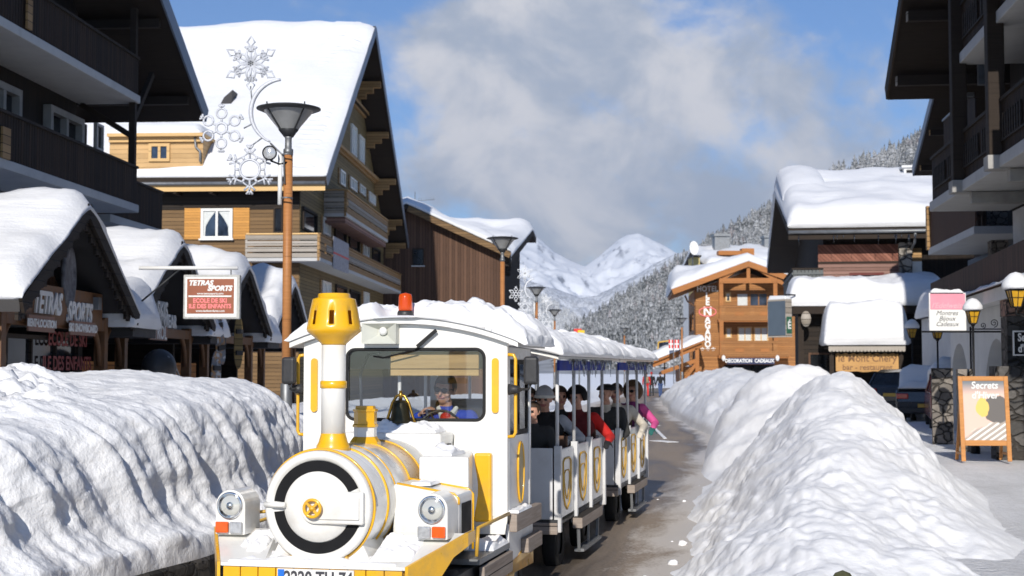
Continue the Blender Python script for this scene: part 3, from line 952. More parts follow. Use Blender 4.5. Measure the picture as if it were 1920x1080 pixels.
def rails(parent, pts, z0, z1, mat, style='vertical', name='railing', cap=None, planks=3, thick=.05):
    """a railing along corner points, boards from z0 to z1"""
    mb = MB()
    for a, b in zip(pts, pts[1:]):
        a = Vector((a[0], a[1], 0)); b = Vector((b[0], b[1], 0))
        if style == 'vertical':
            L = (b - a).length; n = max(1, int(L / .135)); d = (b - a) / n; dn = d.normalized()
            for i in range(n):
                p = a + d * i + dn * .006; q = a + d * (i + 1) - dn * .012
                zz = z0 + .012 * ((i * 7) % 3)
                mb.beam((p.x, p.y, (zz + z1) / 2), (q.x, q.y, (zz + z1) / 2), thick * .6, z1 - zz)
            for zc in (z0 + .2, z1 - .15):
                nrm = Vector((-dn.y, dn.x, 0)) * .04
                mb.beam((a.x + nrm.x, a.y + nrm.y, zc), (b.x + nrm.x, b.y + nrm.y, zc), .05, .08)
        else:
            h = (z1 - z0) / planks
            for i in range(planks):
                zc = z0 + h * (i + .5)
                mb.beam((a.x, a.y, zc), (b.x, b.y, zc), thick, h * .78)
            L = (b - a).length
            for i in range(int(L / 1.8) + 1):
                p = a + (b - a) * (i / max(1, int(L / 1.8)))
                n = (b - a).normalized(); nn = Vector((-n.y, n.x, 0)) * .05
                mb.box(p.x + nn.x - .05, p.y + nn.y - .05, z0 - .1, p.x + nn.x + .05, p.y + nn.y + .05, z1)
    o = mb.build(name, mat, parent)
    c = MB()
    for a, b in zip(pts, pts[1:]):
        c.beam((a[0], a[1], z1 + .03), (b[0], b[1], z1 + .03), .12, .06)
    c.build('handrail', cap or mat, o)
    return o

def window(parent, o, ax, n, w, h, fm, pm, mull=1, bars=0, shut=None, sw=None, curtain=None, sill=None, depth=.08, fr=.07, label=None):
    """window frame + pane (+ shutters) with lower-left corner o on a wall facing n"""
    T = basis(o, ax, n)
    f = MB(T)
    f.box(0, -.02, 0, fr, depth, h); f.box(w - fr, -.02, 0, w, depth, h); f.box(fr, -.02, 0, w - fr, depth, fr); f.box(fr, -.02, h - fr, w - fr, depth, h)
    for i in range(mull):
        c = w * (i + 1) / (mull + 1)
        f.box(c - fr * .45, -.02, fr, c + fr * .45, depth - .015, h - fr)
    for i in range(bars):
        c = h * (i + 1) / (bars + 1)
        f.box(fr, -.01, c - .015, w - fr, depth - .03, c + .015)
    fo = f.build('window', fm, parent)
    p = MB(T); p.box(fr * .6, .004, fr * .6, w - fr * .6, .02, h - fr * .6); p.build('pane', pm, fo)
    if sill:
        s_ = MB(T); s_.box(-.06, -.02, -.07, w + .06, depth + .1, -.003); s_.build('sill', sill, fo)
    if curtain:
        for sgn in (0, 1):
            c = MB(T)
            x0 = fr if sgn == 0 else w - fr
            k = 1 if sgn == 0 else -1
            poly = [(x0, h - fr), (x0 + k * (w * .38), h - fr), (x0 + k * w * .20, h * .66), (x0 + k * w * .07, h * .42), (x0 + k * w * .05, fr), (x0, fr)]
            c.prism([(a, b) for a, b in poly], 'y', .022, .034)
            c.build('curtain', curtain, fo)
    if shut:
        sw = sw or w / 2
        for x0 in (-sw - .02, w + .02):
            s_ = MB(T); s_.box(x0, .0, -.02, x0 + sw, .05, h + .02); s_.build('shutter', shut, fo)
    return fo
def win_px(parent, F, q, fm, pm, plane='x', val=0.0, **k):
    """a window that fills the wall between two photo points"""
    a = F.hit(q[0], q[3], **{plane: val}); b = F.hit(q[2], q[1], **{plane: val})
    zb = min(a.z, b.z); h = k.pop('h', None) or abs(b.z - a.z)
    if plane == 'x':
        w = abs(b.y - a.y); return window(parent, (val, min(a.y, b.y), k.pop('z', zb)), (0, 1, 0), (1, 0, 0), w, h, fm, pm, **k)
    return window(parent, (min(a.x, b.x), val, k.pop('z', zb)), (1, 0, 0), (0, -1, 0), abs(b.x - a.x), h, fm, pm, **k)

# ================================================================== LEFT: dark chalet with balconies
FA = Frame((-9.5, 36.5, 0), -atan2(190, FPX))
A = thing('chalet', FA, 'near-black wooden chalet with stacked balconies and white undersides at the upper left', 'chalet')
mb = MB(); mb.box(-10, -34, 0, -1.6, -.2, 5.95); mb.build('ground_floor', m_plaster, A)
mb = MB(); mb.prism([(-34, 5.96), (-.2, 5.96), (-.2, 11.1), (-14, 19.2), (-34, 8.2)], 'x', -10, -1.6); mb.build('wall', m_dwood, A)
gable_roof(A, -11, .55, -32, 9.0, -14, 19.55, 4.0, 9.0, .28, m_beam, .7, 3, m_roofedge, 30, 12)
for k in range(8):
    y = 3.0 - k * 2.6; z = 9.0 + (4 - y) * .586 - .16
    mb = MB(); mb.box(-4, y - .1, z - .12, .35, y + .1, z + .1); mb.build('purlin', m_beam, A)
for q in ((51, 2, 61, 52), (4, 242, 20, 295)):
    a = FA.hit(q[0], q[3], x=.02); c = FA.hit(q[2], q[1], x=.02)
    mb = MB(); mb.box(-.02, a.y, a.z, .03, c.y, c.z); mb.build('post_and_lit_rail_end', m_hwood, A)  # upper one a pale wood post, lower one paints a sunlit rail end
for z in (5.97, 8.77, 11.57):
    y1 = 0.0 if z < 11 else -6
    b = MB(); b.box(-1.6, -30, z, 0, y1, z + .2); bo = b.build('balcony', m_slab, A, bevel=.02)
    if z < 11: rails(bo, [(-.06, -30), (-.06, -.05), (-1.6, -.05)], z + .08, z + 1.12, m_rail, 'vertical', cap=m_beam)
    else: rails(bo, [(-.06, -30), (-.06, y1)], z + .08, z + 1.12, m_rail, 'vertical', cap=m_beam)
b = MB(); b.box(-3.2, .01, 5.75, -.75, 4.4, 5.95); bo = b.build('balcony', m_slab, A); rails(bo, [(-.8, .05), (-.8, 4.35), (-3.2, 4.35)], 5.8, 7.0, m_rail, 'vertical', cap=m_beam)
mb = MB(); mb.box(-3.2, .0, 0, -3.0, 4.3, 9); mb.build('back_wall', m_dwood, A)
mb = MB(); mb.box(-.22, -.24, 6.2, -.06, -.08, 11.2); mb.beam((-.14, -.16, 8.3), (-.14, 1.3, 9.8), .12, .14); mb.beam((-.14, -.16, 7.9), (-1.5, -.16, 8.75), .12, .14)
mb.build('post', m_beam, A)
for q in ((80, 165, 146, 256), (-40, 105, 28, 210)):
    a = FA.hit(q[0], q[3], x=-1.6); c = FA.hit(q[2], q[1], x=-1.6)
    window(A, (-1.6, a.y, 6.3), (0, 1, 0), (1, 0, 0), c.y - a.y, 2.05, m_concrete, m_pane, 1, 0, fr=.16, depth=.2)
win_px(A, FA, (176, 236, 190, 280), m_plaster, m_pane, 'x', -1.6, mull=0)
for y in (-26, -20, -11, -6):
    window(A, (-1.6, y, 9.0), (0, 1, 0), (1, 0, 0), 1.6, 2.0, m_plaster, m_pane, 1, 0, fr=.14, depth=.15)

# ================================================================== LEFT: big chalet with the steep snow roof
FB = Frame((-9.31, 63, 0), -atan2(140, FPX))
B = thing('chalet', FB, 'big timber chalet with a steep white snow roof and long balconies behind the first lamp', 'chalet')
SL = .707
mb = MB(); mb.prism([(0, 0), (26, 0), (26, 10.6), (13, 19.75), (0, 10.6)], 'x', -24, 0); mb.build('wall', m_olive, B)
mb = MB(); mb.box(-24, -.06, 0, -.02, -.003, 9.0); mb.build('front_cladding', m_twood, B)
mb = MB(); mb.box(-24, -.09, 9.01, -.02, -.003, 10.55); mb.build('front_frieze', m_dwoodz, B)
gable_roof(B, -24, 1.35, -1.05, 9.97, 13, 19.9, 27.5, 9.6, .3, m_beam, .40, 8, m_roofedge, 60, 90, .42, .06, .05, freq=.16)
# rippled snow rim along the verge
mb = MB()
rows = []
for i in range(150):
    f = i / 149; y = -.9 + 13.7 * f; z = 9.97 + (y + 1.05) * SL + .86
    w = .11 * sin(i * 1.45) + .08 * NZ.noise(Vector((i * .4, 0, 0)))
    rows.append([Vector((-1.2, y, z - .32)), Vector((-.7, y, z - .16 + w * .8)), Vector((-.1, y, z - .16 + w * .3)), Vector((.55, y, z - .22 + w)), Vector((1.1, y, z - .42 + w * .4)), Vector((1.28, y, z - .62))])
mb.grid(rows); mb.build('verge_snow', m_roofsnow, B)
mb = MB(); mb.box(-24, -1.10, 9.70, 1.3, -1.06, 9.99); mb.build('fascia', m_ltwood, B)
mb = MB(); mb.tube([(-24, -1.2, 10.02), (1.3, -1.2, 10.02)], .085, 8); mb.build('gutter', m_steel, B)
for k in range(15):
    mb = MB(); mb.box(-23 + k * 1.6, -1.0, 9.62, -22.86 + k * 1.6, .0, 9.8); mb.build('rafter_end', m_beam, B)
win_px(B, FB, (377, 391, 437, 448), m_white, m_paneb, 'y', -.06, mull=1, bars=0, shut=m_shutter, sw=.72, curtain=m_curtain, sill=m_white, fr=.11, depth=.1)
win_px(B, FB, (513, 388, 531, 437), m_beam, m_pane, 'y', -.06, mull=0)
# front + gable balconies
GW = (m_beam, m_pane)
z0 = 6.65
xl = FB.hit(462, 460, y=-1.1).x
b = MB(); b.prism([(xl, -1.1), (1.1, -1.1), (1.1, 26), (0, 26), (0, -.1), (xl, -.1)], 'z', z0, z0 + .2); bo = b.build('balcony', m_slab, B)
rails(bo, [(xl, -1.1), (1.02, -1.1)], z0 + .12, z0 + 1.15, m_gwood, 'level', cap=m_ltwood, planks=4)
rails(bo, [(1.08, -1.1), (1.08, 26)], z0 + .12, z0 + 1.15, m_hwood, 'level', cap=m_hwood, planks=3)
mb = MB()
for k in range(90):
    y = .4 + k * .28
    mb.box(1.085, y, z0 + .5, 1.125, y + .15, z0 + .82)
    mb.box(1.085, y + .17, z0 + .58, 1.12, y + .24, z0 + .74)
mb.build('cutout_band', m_gwood, bo)
z0 = 9.3
b = MB(); b.box(0, 5.7, z0, 1.1, 20, z0 + .2); bo = b.build('balcony', m_slab, B)
rails(bo, [(0, 5.72), (1.02, 5.72)], z0 + .12, z0 + 1.25, m_gwood, 'level', cap=m_hwood, planks=4)
rails(bo, [(1.08, 5.72), (1.08, 20)], z0 + .12, z0 + 1.25, m_hwood, 'level', cap=m_hwood, planks=3)
mb = MB()
for k in range(48):
    y = 6.2 + k * .28
    mb.box(1.085, y, z0 + .52, 1.125, y + .15, z0 + .88)
mb.build('cutout_band', m_gwood, bo)
mb = MB(); mb.box(.02, 5.9, 9.0, 1.0, 19.8, 9.28); mb.build('soffit', m_rwood, B)
# gable windows: white framed and dark openings
for q, fm, pm in (((604, 410, 617, 441), m_white, m_curtain), ((679, 455, 690, 481), m_white, m_curtain), ((566, 394, 592, 436), m_beam, m_pane), ((626, 430, 647, 462), m_beam, m_pane),
                  ((653, 444, 672, 474), m_beam, m_pane), ((697, 466, 711, 492), m_beam, m_pane),
                  ((636, 320, 645, 348), m_white, m_curtain), ((655, 335, 667, 357), m_white, m_curtain), ((673, 348, 683, 365), m_white, m_curtain), ((690, 363, 702, 382), m_white, m_curtain),
                  ((657, 236, 667, 292), m_white, m_curtain), ((672, 256, 681, 305), m_white, m_curtain), ((602, 528, 618, 560), m_white, m_curtain), ((628, 536, 648, 568), m_beam, m_pane), ((655, 545, 673, 572), m_beam, m_pane), ((680, 548, 690, 575), m_white, m_curtain)):
    a = FB.hit(q[0], (q[1] + q[3]) / 2, x=0); c = FB.hit(q[2], (q[1] + q[3]) / 2, x=0)
    zt = FB.hit((q[0] + q[2]) / 2, q[1], x=0).z; zb = FB.hit((q[0] + q[2]) / 2, q[3], x=0).z
    window(B, (.0, a.y, zb), (0, 1, 0), (1, 0, 0), c.y - a.y, zt - zb, fm, pm, 1 if fm is m_white else 0, 0, fr=.1, depth=.1,
           shut=m_hwood if fm is m_white and q[1] > 300 else None, sw=.35)
mb = MB()
for z, ya, yb in ((13.0, 3.5, 22.5), (16.2, 8.3, 18)):
    mb.box(.003, ya, z, .12, yb, z + .3)
    mb.box(.12, ya, z + .12, .3, yb, z + .3)
mb.build('gable_beam', m_hwood, B)
for y in (1.2, 4.5, 8.5, 13, 15.8, 19.0, 22.2, 25.2, 27):
    z = (9.97 + (y + 1.05) * SL if y < 13 else 19.9 - (y - 13) * .71) - .42
    p = MB(); p.box(.0, y - .16, z, 1.25, y + .16, z + .34); p.box(.0, y - .16, z - .3, .85, y + .16, z - .003); p.box(.0, y - .16, z - .6, .45, y + .16, z - .303)
    p.build('purlin', m_hwood, B)
# banner tied to the lower balcony
a = FB.hit(624, 480, x=1.13); c = FB.hit(653, 480, x=1.13)
bm_ = MB(); bm_.box(1.135, a.y, 6.55, 1.155, c.y, 8.0); bo = bm_.build('banner', plain('grey_banner', (.35, .34, .36), .8, 0, .3, 6), B)
mb = MB(); mb.box(1.157, a.y, 7.22, 1.162, c.y, 7.3); mb.build('stripe', m_red, bo)
# dormer built into the eave
a = FB.hit(205, 308, y=-.8); c = FB.hit(381, 252, y=-.8)
mb = MB(); mb.prism([(-.8, 10.6), (-.8, 12.1), (2.4, 12.1), (1.0, 10.9), (-.4, 10.6)], 'x', a.x, c.x); dm = mb.build('dormer', wood('new_pine_boards', (.50, .30, .11), .2, 'z', .15, .03, .3, .6, c2=(.66, .42, .19)), B)
mb = MB(); mb.box(a.x, -1.2, 12.11, c.x + .1, 2.9, 12.25); mb.box(a.x, -.95, 11.9, c.x + .05, -.81, 12.10); mb.build('cornice', m_ltwood, dm)
win_px(dm, FB, (279, 269, 319, 303), m_ltwood, m_paneb, 'y', -.81, mull=1, fr=.13)
mb = MB(); p = FB.hit(365, 254, y=-.95); mb.tube([p, p + Vector((.05, 0, -.5)), p + Vector((.25, 0, -.7)), p + Vector((.25, 0, -1.15))], .05, 8); mb.build('downpipe', m_steel, dm)
snow_sheet('dormer_snow', dm, lambda u, v: (a.x + (c.x - a.x) * u, -1.2 + 4.0 * v, 12.25), lambda u, v: (0, 0, 1), .5, 16, 8, 4, su=.05)
# metal flue sticking out of the roof snow
p = FB.hit(428, 200, y=5.0)
mb = MB(); mb.prism([(p.x - 1.3, p.z - 1.9), (p.x + .2, p.z - .9), (p.x + .35, p.z + .7), (p.x - .05, p.z + .35)], 'y', 4.4, 6.0)
mb.build('roof_hatch', m_roof, B)

# ================================================================== LEFT: brown barn + chalet behind it
FC = Frame((-.62, 92, 0), radians(0))
C_ = thing('barn', FC, 'brown vertical-board barn with a snowy low-pitched roof beside the second lamp', 'barn')
xa = -6.1                                     # ridge
mb = MB(); T90 = Matrix(((0, -1, 0, 0), (1, 0, 0, 0), (0, 0, 1, 0), (0, 0, 0, 1)))
mb.prism([(-12.2, 0), (0, 0), (0, 9.3), (xa, 12.1), (-12.2, 9.3)], 'y', 0, 11); mb.build('wall', m_bwood, C_)
mb = MB()
for sx in (1, -1):
    e = xa + sx * 6.65
    mb.prism([(e, 9.15), (xa, 12.2), (xa, 12.5), (e, 9.45)] if sx > 0 else [(e, 9.15), (e, 9.45), (xa - .002, 12.5), (xa - .002, 12.2)], 'y', -.9, 12)
ro = mb.build('roof', m_beam, C_)
mb = MB(); mb.beam((xa + .1, -.93, 12.2), (xa + 6.6, -.93, 9.2), .06, .36); mb.build('bargeboard', m_twood, ro)
snow_sheet('roof_snow', C_, lambda u, v: (xa - 6.6 + 13.2 * u, -.85 + 12.8 * v, 12.5 - abs(-6.6 + 13.2 * u) * .4585), lambda u, v: (0, 0, 1), .62, 30, 16, 3, .3, .3, bulge=.06)
for k in range(5):
    mb = MB(); mb.box(.003, -.0 + k * 2.5, 8.6, .5, .2 + k * 2.5, 8.9); mb.build('bracket', m_beam, C_)
win_px(C_, FC, (773, 466, 795, 498), m_beam, m_pane, 'y', 0, mull=0, sill=m_plaster)
FC2 = Frame((-1.3, 106.5, 0), -atan2(1.2, 7))
C2 = thing('chalet', FC2, 'dark chalet behind the brown barn with a smooth bulging snow roof', 'chalet')
mb = MB(); mb.prism([(0, 0), (11.5, 0), (11.5, 12.5), (10.5, 12.8), (0, 9.9)], 'x', -14, 0); mb.build('wall', m_dwood, C2)
gable_roof(C2, -14, 1.2, -1.5, 9.4, 10.5, 12.9, 12.2, 12.4, .3, m_beam, 1.1, 5, m_beam, 40, 30, .35, .1, .1, freq=.2)
# TV aerial on the barn
p = W(778, 388, 95)
t_ = thing('tv_aerial', p - Vector((0, 0, .6)), 'thin rake-shaped television aerial above the brown barn roof', 'aerial')
mb = MB(); mb.tube([(0, 0, 0), (0, 0, 1.6)], .025, 6); mb.build('mast', m_steel, t_)
mb = MB(); mb.tube([(-.1, 0, 1.0), (1.3, 0, 1.1)], .015, 6)
for k in range(8): mb.tube([(.1 + k * .16, 0, .95 + .012 * k), (.1 + k * .16, 0, 1.2 + .012 * k)], .01, 5)
mb.tube([(0, 0, .5), (.22, 0, .95)], .015, 5); mb.build('boom', m_steel, t_)

# ================================================================== LEFT: row of snow-laden gabled shops
def shop(i, x, Y, rz, label, ST=.5):
    F = Frame((x, Y, 0), rz)
    t = thing('shop', F, label, 'shop', 'gabled shops behind the left snow bank')
    hw, ze, zr = 2.75, 2.75, 4.32
    gable_roof(t, -5.5, .35, -hw, ze, 0, zr, hw, ze, .14, m_roof, ST, 10 + i * 3.7, m_dwoodz, 46, 40, .28, .10, .10, freq=.55, lfreq=2.4)
    mb = MB(); mb.prism([(-2.0, 2.75), (2.0, 2.75), (0, 4.1)], 'x', -.55, -.45); mb.build('gable_wall', wood('shop_gable_boards', (.085, .042, .02), .14, 'xy', .35, .07, .4, .7, c2=(.14, .07, .035)) if i == 0 else bpy.data.materials['shop_gable_boards'], t)
    # scalloped edge hanging under the verge
    mb = MB()
    for sg in (-1, 1):
        for k in range(20):
            f = (k + .5) / 20; y = sg * hw * (1 - f); z = ze + (zr - ze) * f - .05
            mb.box(.28, y - .06, z - .10 - .05 * (k % 2), .33, y + .06, z + .05)
    mb.build('fretwork', m_dwoodz, t)
    for y in (-2.3, 2.3):
        p = MB(); p.box(-.20, y - .09, 0, -.02, y + .09, 2.85)
        po = p.build('post', m_dpost, t)
        b = MB()
        for sg in (-1, 1):
            pts = [(-.11, y + sg * (.09 + .62 * (1 - cos(a))), 2.05 + .68 * sin(a)) for a in [k * pi / 2 / 7 for k in range(8)]]
            b.tube(pts, .05, 6)
        b.build('brace', m_dpost, po)
    mb = MB(); mb.box(-.20, -2.2, 2.62, -.02, 2.2, 2.8); mb.build('lintel', m_dpost, t)
    mb = MB(); mb.box(-3.2, -3.4, 0, -3.0, 3.4, 3.2); mb.box(-3.0, -2.9, 0, -.66, -2.75, 2.7); mb.build('back_wall', m_dwoodz, t)
    # gutter box between two roofs, with its snow
    mb = MB(); mb.box(-5.5, 2.72, 2.55, .3, 4.2, 2.7); mb.build('valley_gutter', m_roof, t)
    snow_sheet('valley_snow', t, lambda u, v: (-5.4 + 5.75 * u, 2.45 + 1.75 * v, 2.7), lambda u, v: (0, 0, 1), .75, 30, 14, i + 5, .3, .6, .05, .1, bulge=.05, lump=.1)
    return t, F
m_sunlook = wood('sunlit_look_boards', (.62, .22, .04), .16, 'z', .3, .06, .4, .6, c2=(.8, .32, .06))  # orange raised in the colour to stand in for sunlight on the wood
shops = []
for i, (x, Y, rz, lb) in enumerate((
        (-6.75, 21.6, radians(-1), 'nearest snow-heaped gabled shop front at the left edge with white letters under its gable'),
        (-6.8, 28.0, radians(-1.5), 'second gabled shop of the row, just left of the hanging brown sign'),
        (-6.75, 34.8, radians(-2), 'third gabled shop of the row, just right of the hanging brown sign'),
        (-6.75, 42.2, radians(-2), 'farthest gabled shop of the row, half behind the first lamp post'))):
    shops.append(shop(i, x, Y, rz, lb, (.27, .36, .5, .62)[i]))
# one more shop stands just outside the frame so the row goes on
t, F = shops[0]
def sy(px, py, x=.02):
    q = F.hit(px, py, x=x); return q.y, q.z
# oval carved panel and letters of the first shop (readers stand in the street: the text runs along +Y)
def along(F, parent, txt, y0, z, size, mat, x=.02, **k):
    return lettering(txt, size, mat, parent, face_M((x, y0, z), (0, 1, 0)), **k)
mb = MB(); mb.lathe([(.02, .0), (.36, .0), (.36, .05), (.3, .06), (.28, .04), (.02, .04)], 28, Matrix.Translation((-.02, sy(131, 520)[0], sy(131, 520)[1])) @ Matrix.Rotation(pi / 2, 4, 'Y') @ Matrix.Diagonal((1.35, .8, 1, 1)))
mb.build('carved_oval', plain('carved_stone_oval', (.14, .14, .15), .8, 0, .5, 9, bump=.6, bscale=12), t)
mb = MB(); mb.box(-.018, -1.75, 2.66, .012, 1.95, 3.22); mb.build('name_board', m_dpost, t)
along(F, t, 'TETRAS', sy(88, 570)[0], sy(88, 570)[1], .44, m_letgrey, ext=.02, shear=.3, bold=.014, xs=.78)
along(F, t, 'SPORTS', sy(148, 589)[0], sy(148, 589)[1], .44, m_letgrey, ext=.02, shear=.3, bold=.014, xs=.78)
def board(F, parent, y0, y1, z0, z1, txt, size, mat=None, tm=None, x=.08):
    mb = MB(); mb.box(x - .03, y0, z0, x, y1, z1); b = mb.build('sign_board', mat or m_brdb, parent)
    lettering(txt, size, tm or m_letgrey, b, face_M((x + .004, (y0 + y1) / 2, (z0 + z1) / 2), (0, 1, 0)), bold=.006)
    return b
m_brdb = plain('dull_brown_board', (.22, .12, .085), .6, 0, .15, 5)
board(F, t, sy(46, 605)[0], sy(95, 605)[0], sy(70, 622)[1], sy(70, 592)[1], 'RENT•LOCATION', .15)
board(F, t, sy(125, 615)[0], sy(172, 615)[0], sy(148, 629)[1], sy(148, 603)[1], 'SKI SNOWBOARD', .17)
window(t, (-.32, -1.6, .3), (0, 1, 0), (1, 0, 0), 3.2, 2.2, m_dwoodz, m_pane, 2, 0, fr=.06)
lettering('ECOLE DE SKI\nILE DES ENFANTS', .3, plain('dull_red_letter', (.22, .04, .035), .6), t, face_M((-.2, sy(128, 660, -.2)[0], sy(128, 660, -.2)[1]), (0, 1, 0)), bold=.006, line=1.25)
mb = MB(); mb.box(-.66, 1.75, 1.9, -.6, 2.3, 2.6); mb.build('slatted_panel', m_dpost, t)
mb = MB(); mb.box(-.1, 1.45, 2.95, .1, 1.62, 3.15); mb.tube([(-.5, 1.55, 3.2), (0, 1.55, 3.05)], .02, 6); mb.build('floodlight', m_steel, t)
t, F = shops[1]
along(F, t, 'SKIS', sy(304, 582)[0], sy(304, 582)[1], .42, m_letgrey, ext=.015, bold=.01)
along(F, t, 'SPORTWEAR', sy(304, 602)[0], sy(304, 602)[1], .36, m_letgrey, ext=.015, bold=.008)
board(F, t, sy(275, 624)[0], sy(308, 624)[0], sy(292, 638)[1], sy(292, 611)[1], 'TYROL', .36)
for i in (1, 2):
    t, F = shops[i]
    b = MB(); b.box(-1.5, -1.9, .6, -1.42, 2.1, 2.15); b.build('sunlit_look_panel', m_sunlook, t)  # panel imitating sunlit wood glimpsed through the shop openings
# merchandise in front of shop two / three
def snowboard(p, ry, col, label):
    o = thing('snowboard', p, label, 'snowboard', 'boards on show at the shops')
    mb = MB(); pts = []
    for k in range(24):
        a = 2 * pi * k / 24
        pts.append((.14 * cos(a) * (1 if abs(sin(a)) > .2 else .95), .62 * math.copysign(abs(sin(a)) ** .7, sin(a)) + .72))
    mb.prism([(u, v) for u, v in pts], 'x', 0, .02)
    mb.build('deck', col, o)
    for zb in (.42, .92):
        e = MB(); e.box(.021, -.10, zb, .07, .10, zb + .1); e.build('binding', m_plastic, o)
    o.rotation_euler = (ry, 0, radians(-35)); return o
mt = NT('patterned_board'); cc = mt.mix(mt.ramp(mt.noise(mt.co(), 7, 2), .45, .55), (.15, .17, .2), (.34, .19, .08)); cc = mt.mix(mt.ramp(mt.noise(mt.co(loc=(5, 5, 5)), 9, 2), .55, .6), cc, (.42, .44, .46)); m_pat = mt.set(cc, .4)
p = W(404, 724, 30.5); snowboard((p.x, p.y, 1.05), 0, m_pat, 'patterned grey snowboard standing upright at the third shop front')
p = W(418, 660, 31.5); snowboard((p.x, p.y, 2.0), radians(10), m_pat, 'patterned snowboard hung slanting above the upright board')
p = W(446, 672, 33.5); snowboard((p.x, p.y, 1.9), 0, m_olive, 'narrow olive board hung at the right end of the third shop')
# pushchair with bags
def pouch(mb, c, r):
    mb.sphere(c, r, 14, 10)
p = W(292, 720, 25.2)
st = thing('pushchair', (p.x, p.y, 1.46), 'black pushchair hung with blue, green and pink bags in front of the second shop', 'pushchair')
mb = MB(); mb.tube([(-.1, -.35, .75), (.0, .0, .55), (.1, .35, .25), (.1, .5, .0)], .02, 8); mb.tube([(.3, -.35, .75), (.35, .0, .55), (.4, .35, .25), (.4, .5, .0)], .02, 8); mb.tube([(-.1, -.35, .75), (.3, -.35, .75)], .02, 8)
mb.tube([(0, .5, 0), (.0, -.2, -.3), (0, -.3, -.9)], .02, 8); mb.tube([(.4, .5, 0), (.4, -.2, -.3), (.4, -.3, -.9)], .02, 8); mb.build('frame', m_steel, st)
mb = MB(); mb.sphere((.1, -.2, .55), (.3, .36, .34), 18, 12); mb.build('hood', m_plastic, st)
for nm, c, r, m in (('bag', (.2, -.55, .0), (.18, .2, .36), plain('blue_bag', (.05, .19, .27), .8)), ('bag', (.42, -.15, -.05), (.14, .2, .26), plain('green_bag', (.12, .17, .02), .8)), ('bag', (.46, .22, -.05), (.13, .17, .27), plain('pink_bag', (.4, .13, .24), .8))):
    mb = MB(); pouch(mb, c, r); mb.build(nm, m, st)
for x in (0, .4):
    mb = MB(); mb.lathe([(.12, -.02), (.15, -.02), (.15, .02), (.12, .02), (.12, -.02)], 20, Matrix.Translation((x, .5, -.02)) @ Matrix.Rotation(pi / 2, 4, 'Y')); mb.build('wheel', m_rubber, st)
# ================================================================== RIGHT: near dark chalet with pillars
FE = Frame((9.7, 33.3, 0), -atan2(320, FPX))
E = thing('chalet', FE, 'dark timber chalet with tall pillars and deep balconies at the upper right edge', 'chalet')
mb = MB(); mb.box(1.8, -30, 0, 10, -.3, 5.6); mb.build('ground_floor', m_plaster, E)
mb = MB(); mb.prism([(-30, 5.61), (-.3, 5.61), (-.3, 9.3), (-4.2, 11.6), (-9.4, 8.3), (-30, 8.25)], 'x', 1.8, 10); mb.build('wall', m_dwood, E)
mb = MB()
def roof2(par, x0, x1, yf, zf, ym, zr, yb, t, mat, snow, seed, edge):
    """gable roof whose verge towards the street is at x0"""
    r = gable_roof(par, x0, x1, yf, zf + (0), ym, zr, yb, zf, t, mat, snow, seed, None, 24, 12, .2, .03, .03)
    e = MB()
    e.beam((x0 - .03, yb, zf + t * .6), (x0 - .03, ym, zr + t * .6), .05, t * 1.5)
    e.beam((x0 - .03, yf, zf + t * .6), (x0 - .03, ym, zr + t * .6), .05, t * 1.5)
    e.build('bargeboard', edge, r)
    return r
roof2(E, -.73, 11, -9.7, 8.53, -4.2, 12.05, 1.3, .26, m_beam, .2, 21, m_beam)
for k in range(6):
    y = .5 - k * 1.75; z = 8.53 + ((1.3 - y) if y > -4.2 else (y + 9.7)) * .64 - .2
    p = MB(); p.box(-.62, y - .09, z - .13, 3.5, y + .09, z + .1); po = p.build('purlin', m_beam, E)
    q = MB(); q.box(-.645, y - .085, z - .12, -.622, y + .085, z + .09); q.build('lit_end', m_gwood, po)  # paler plate puts sunlight on the purlin end into its colour
for z, ya in ((5.65, 0.0), (8.3, -3.75)):
    b = MB(); b.box(0, -30, z, 1.8, ya, z + .22); bo = b.build('balcony', m_slab, E, bevel=.015)
    rr = rails(bo, [(1.8, ya - .04), (.08, ya - .04), (.08, -30)], z + .2, z + 1.2, m_rail, 'vertical', cap=m_dwoodz)
    mb = MB()
    for k in range(16):
        y = ya - .3 - k * 1.8
        for j in range(8): mb.box(.02, y - .2 - j * .19, z + .5, .05, y - .12 - j * .19, z + .95)
    mb.box(.025, -30, z + .46, .045, ya - .3, z + .499)
    mb.build('carved_slats', m_dwoodz, rr)
    for y in (-3.95, -7.45, -11, -15):
        if y < ya:
            c = MB(); c.box(.10, y + .28, z + .22, .16, y + .36, z + 1.25); c.build('rail_post', m_steel, bo)
for y in (-3.75, -7.25, -11.5, -16):
    c = MB(); c.box(-.16, y - .15, 5.88, .14, y + .15, (8.6 + ((1.3 - y) if y > -4.2 else (y + 9.7)) * .64 - .35) if y > -9 else 8.28)
    po = c.build('pillar', m_beam, E, bevel=.02)
    c = MB(); c.box(-.2, y - .2, 5.62, .2, y + .2, 5.879); c.box(.2, y - .12, 5.40, 1.8, y + .12, 5.64); c.build('concrete_corbel', m_concrete, E, bevel=.015)
for y in (-6, -10.5, -15):
    window(E, (1.79, y + 1.6, 6.2), (0, -1, 0), (-1, 0, 0), 1.6, 2.1, m_beam, m_pane, 1, 0)
    window(E, (1.79, y + 1.6, 3.4), (0, -1, 0), (-1, 0, 0), 1.5, 1.5, m_plaster, m_pane, 1, 0, fr=.12)
for (px, py) in ((1819, 160), (1840, 137)):
    p = FE.hit(px, py, x=1.2)
    c = MB(); c.box(p.x - .08, p.y - .07, p.z - .28, p.x + .08, p.y + .07, p.z + .28); c.tube([(p.x, p.y, p.z + .28), (p.x, p.y, p.z + .7)], .02, 6); c.build('hanging_lamp', m_steel, E)

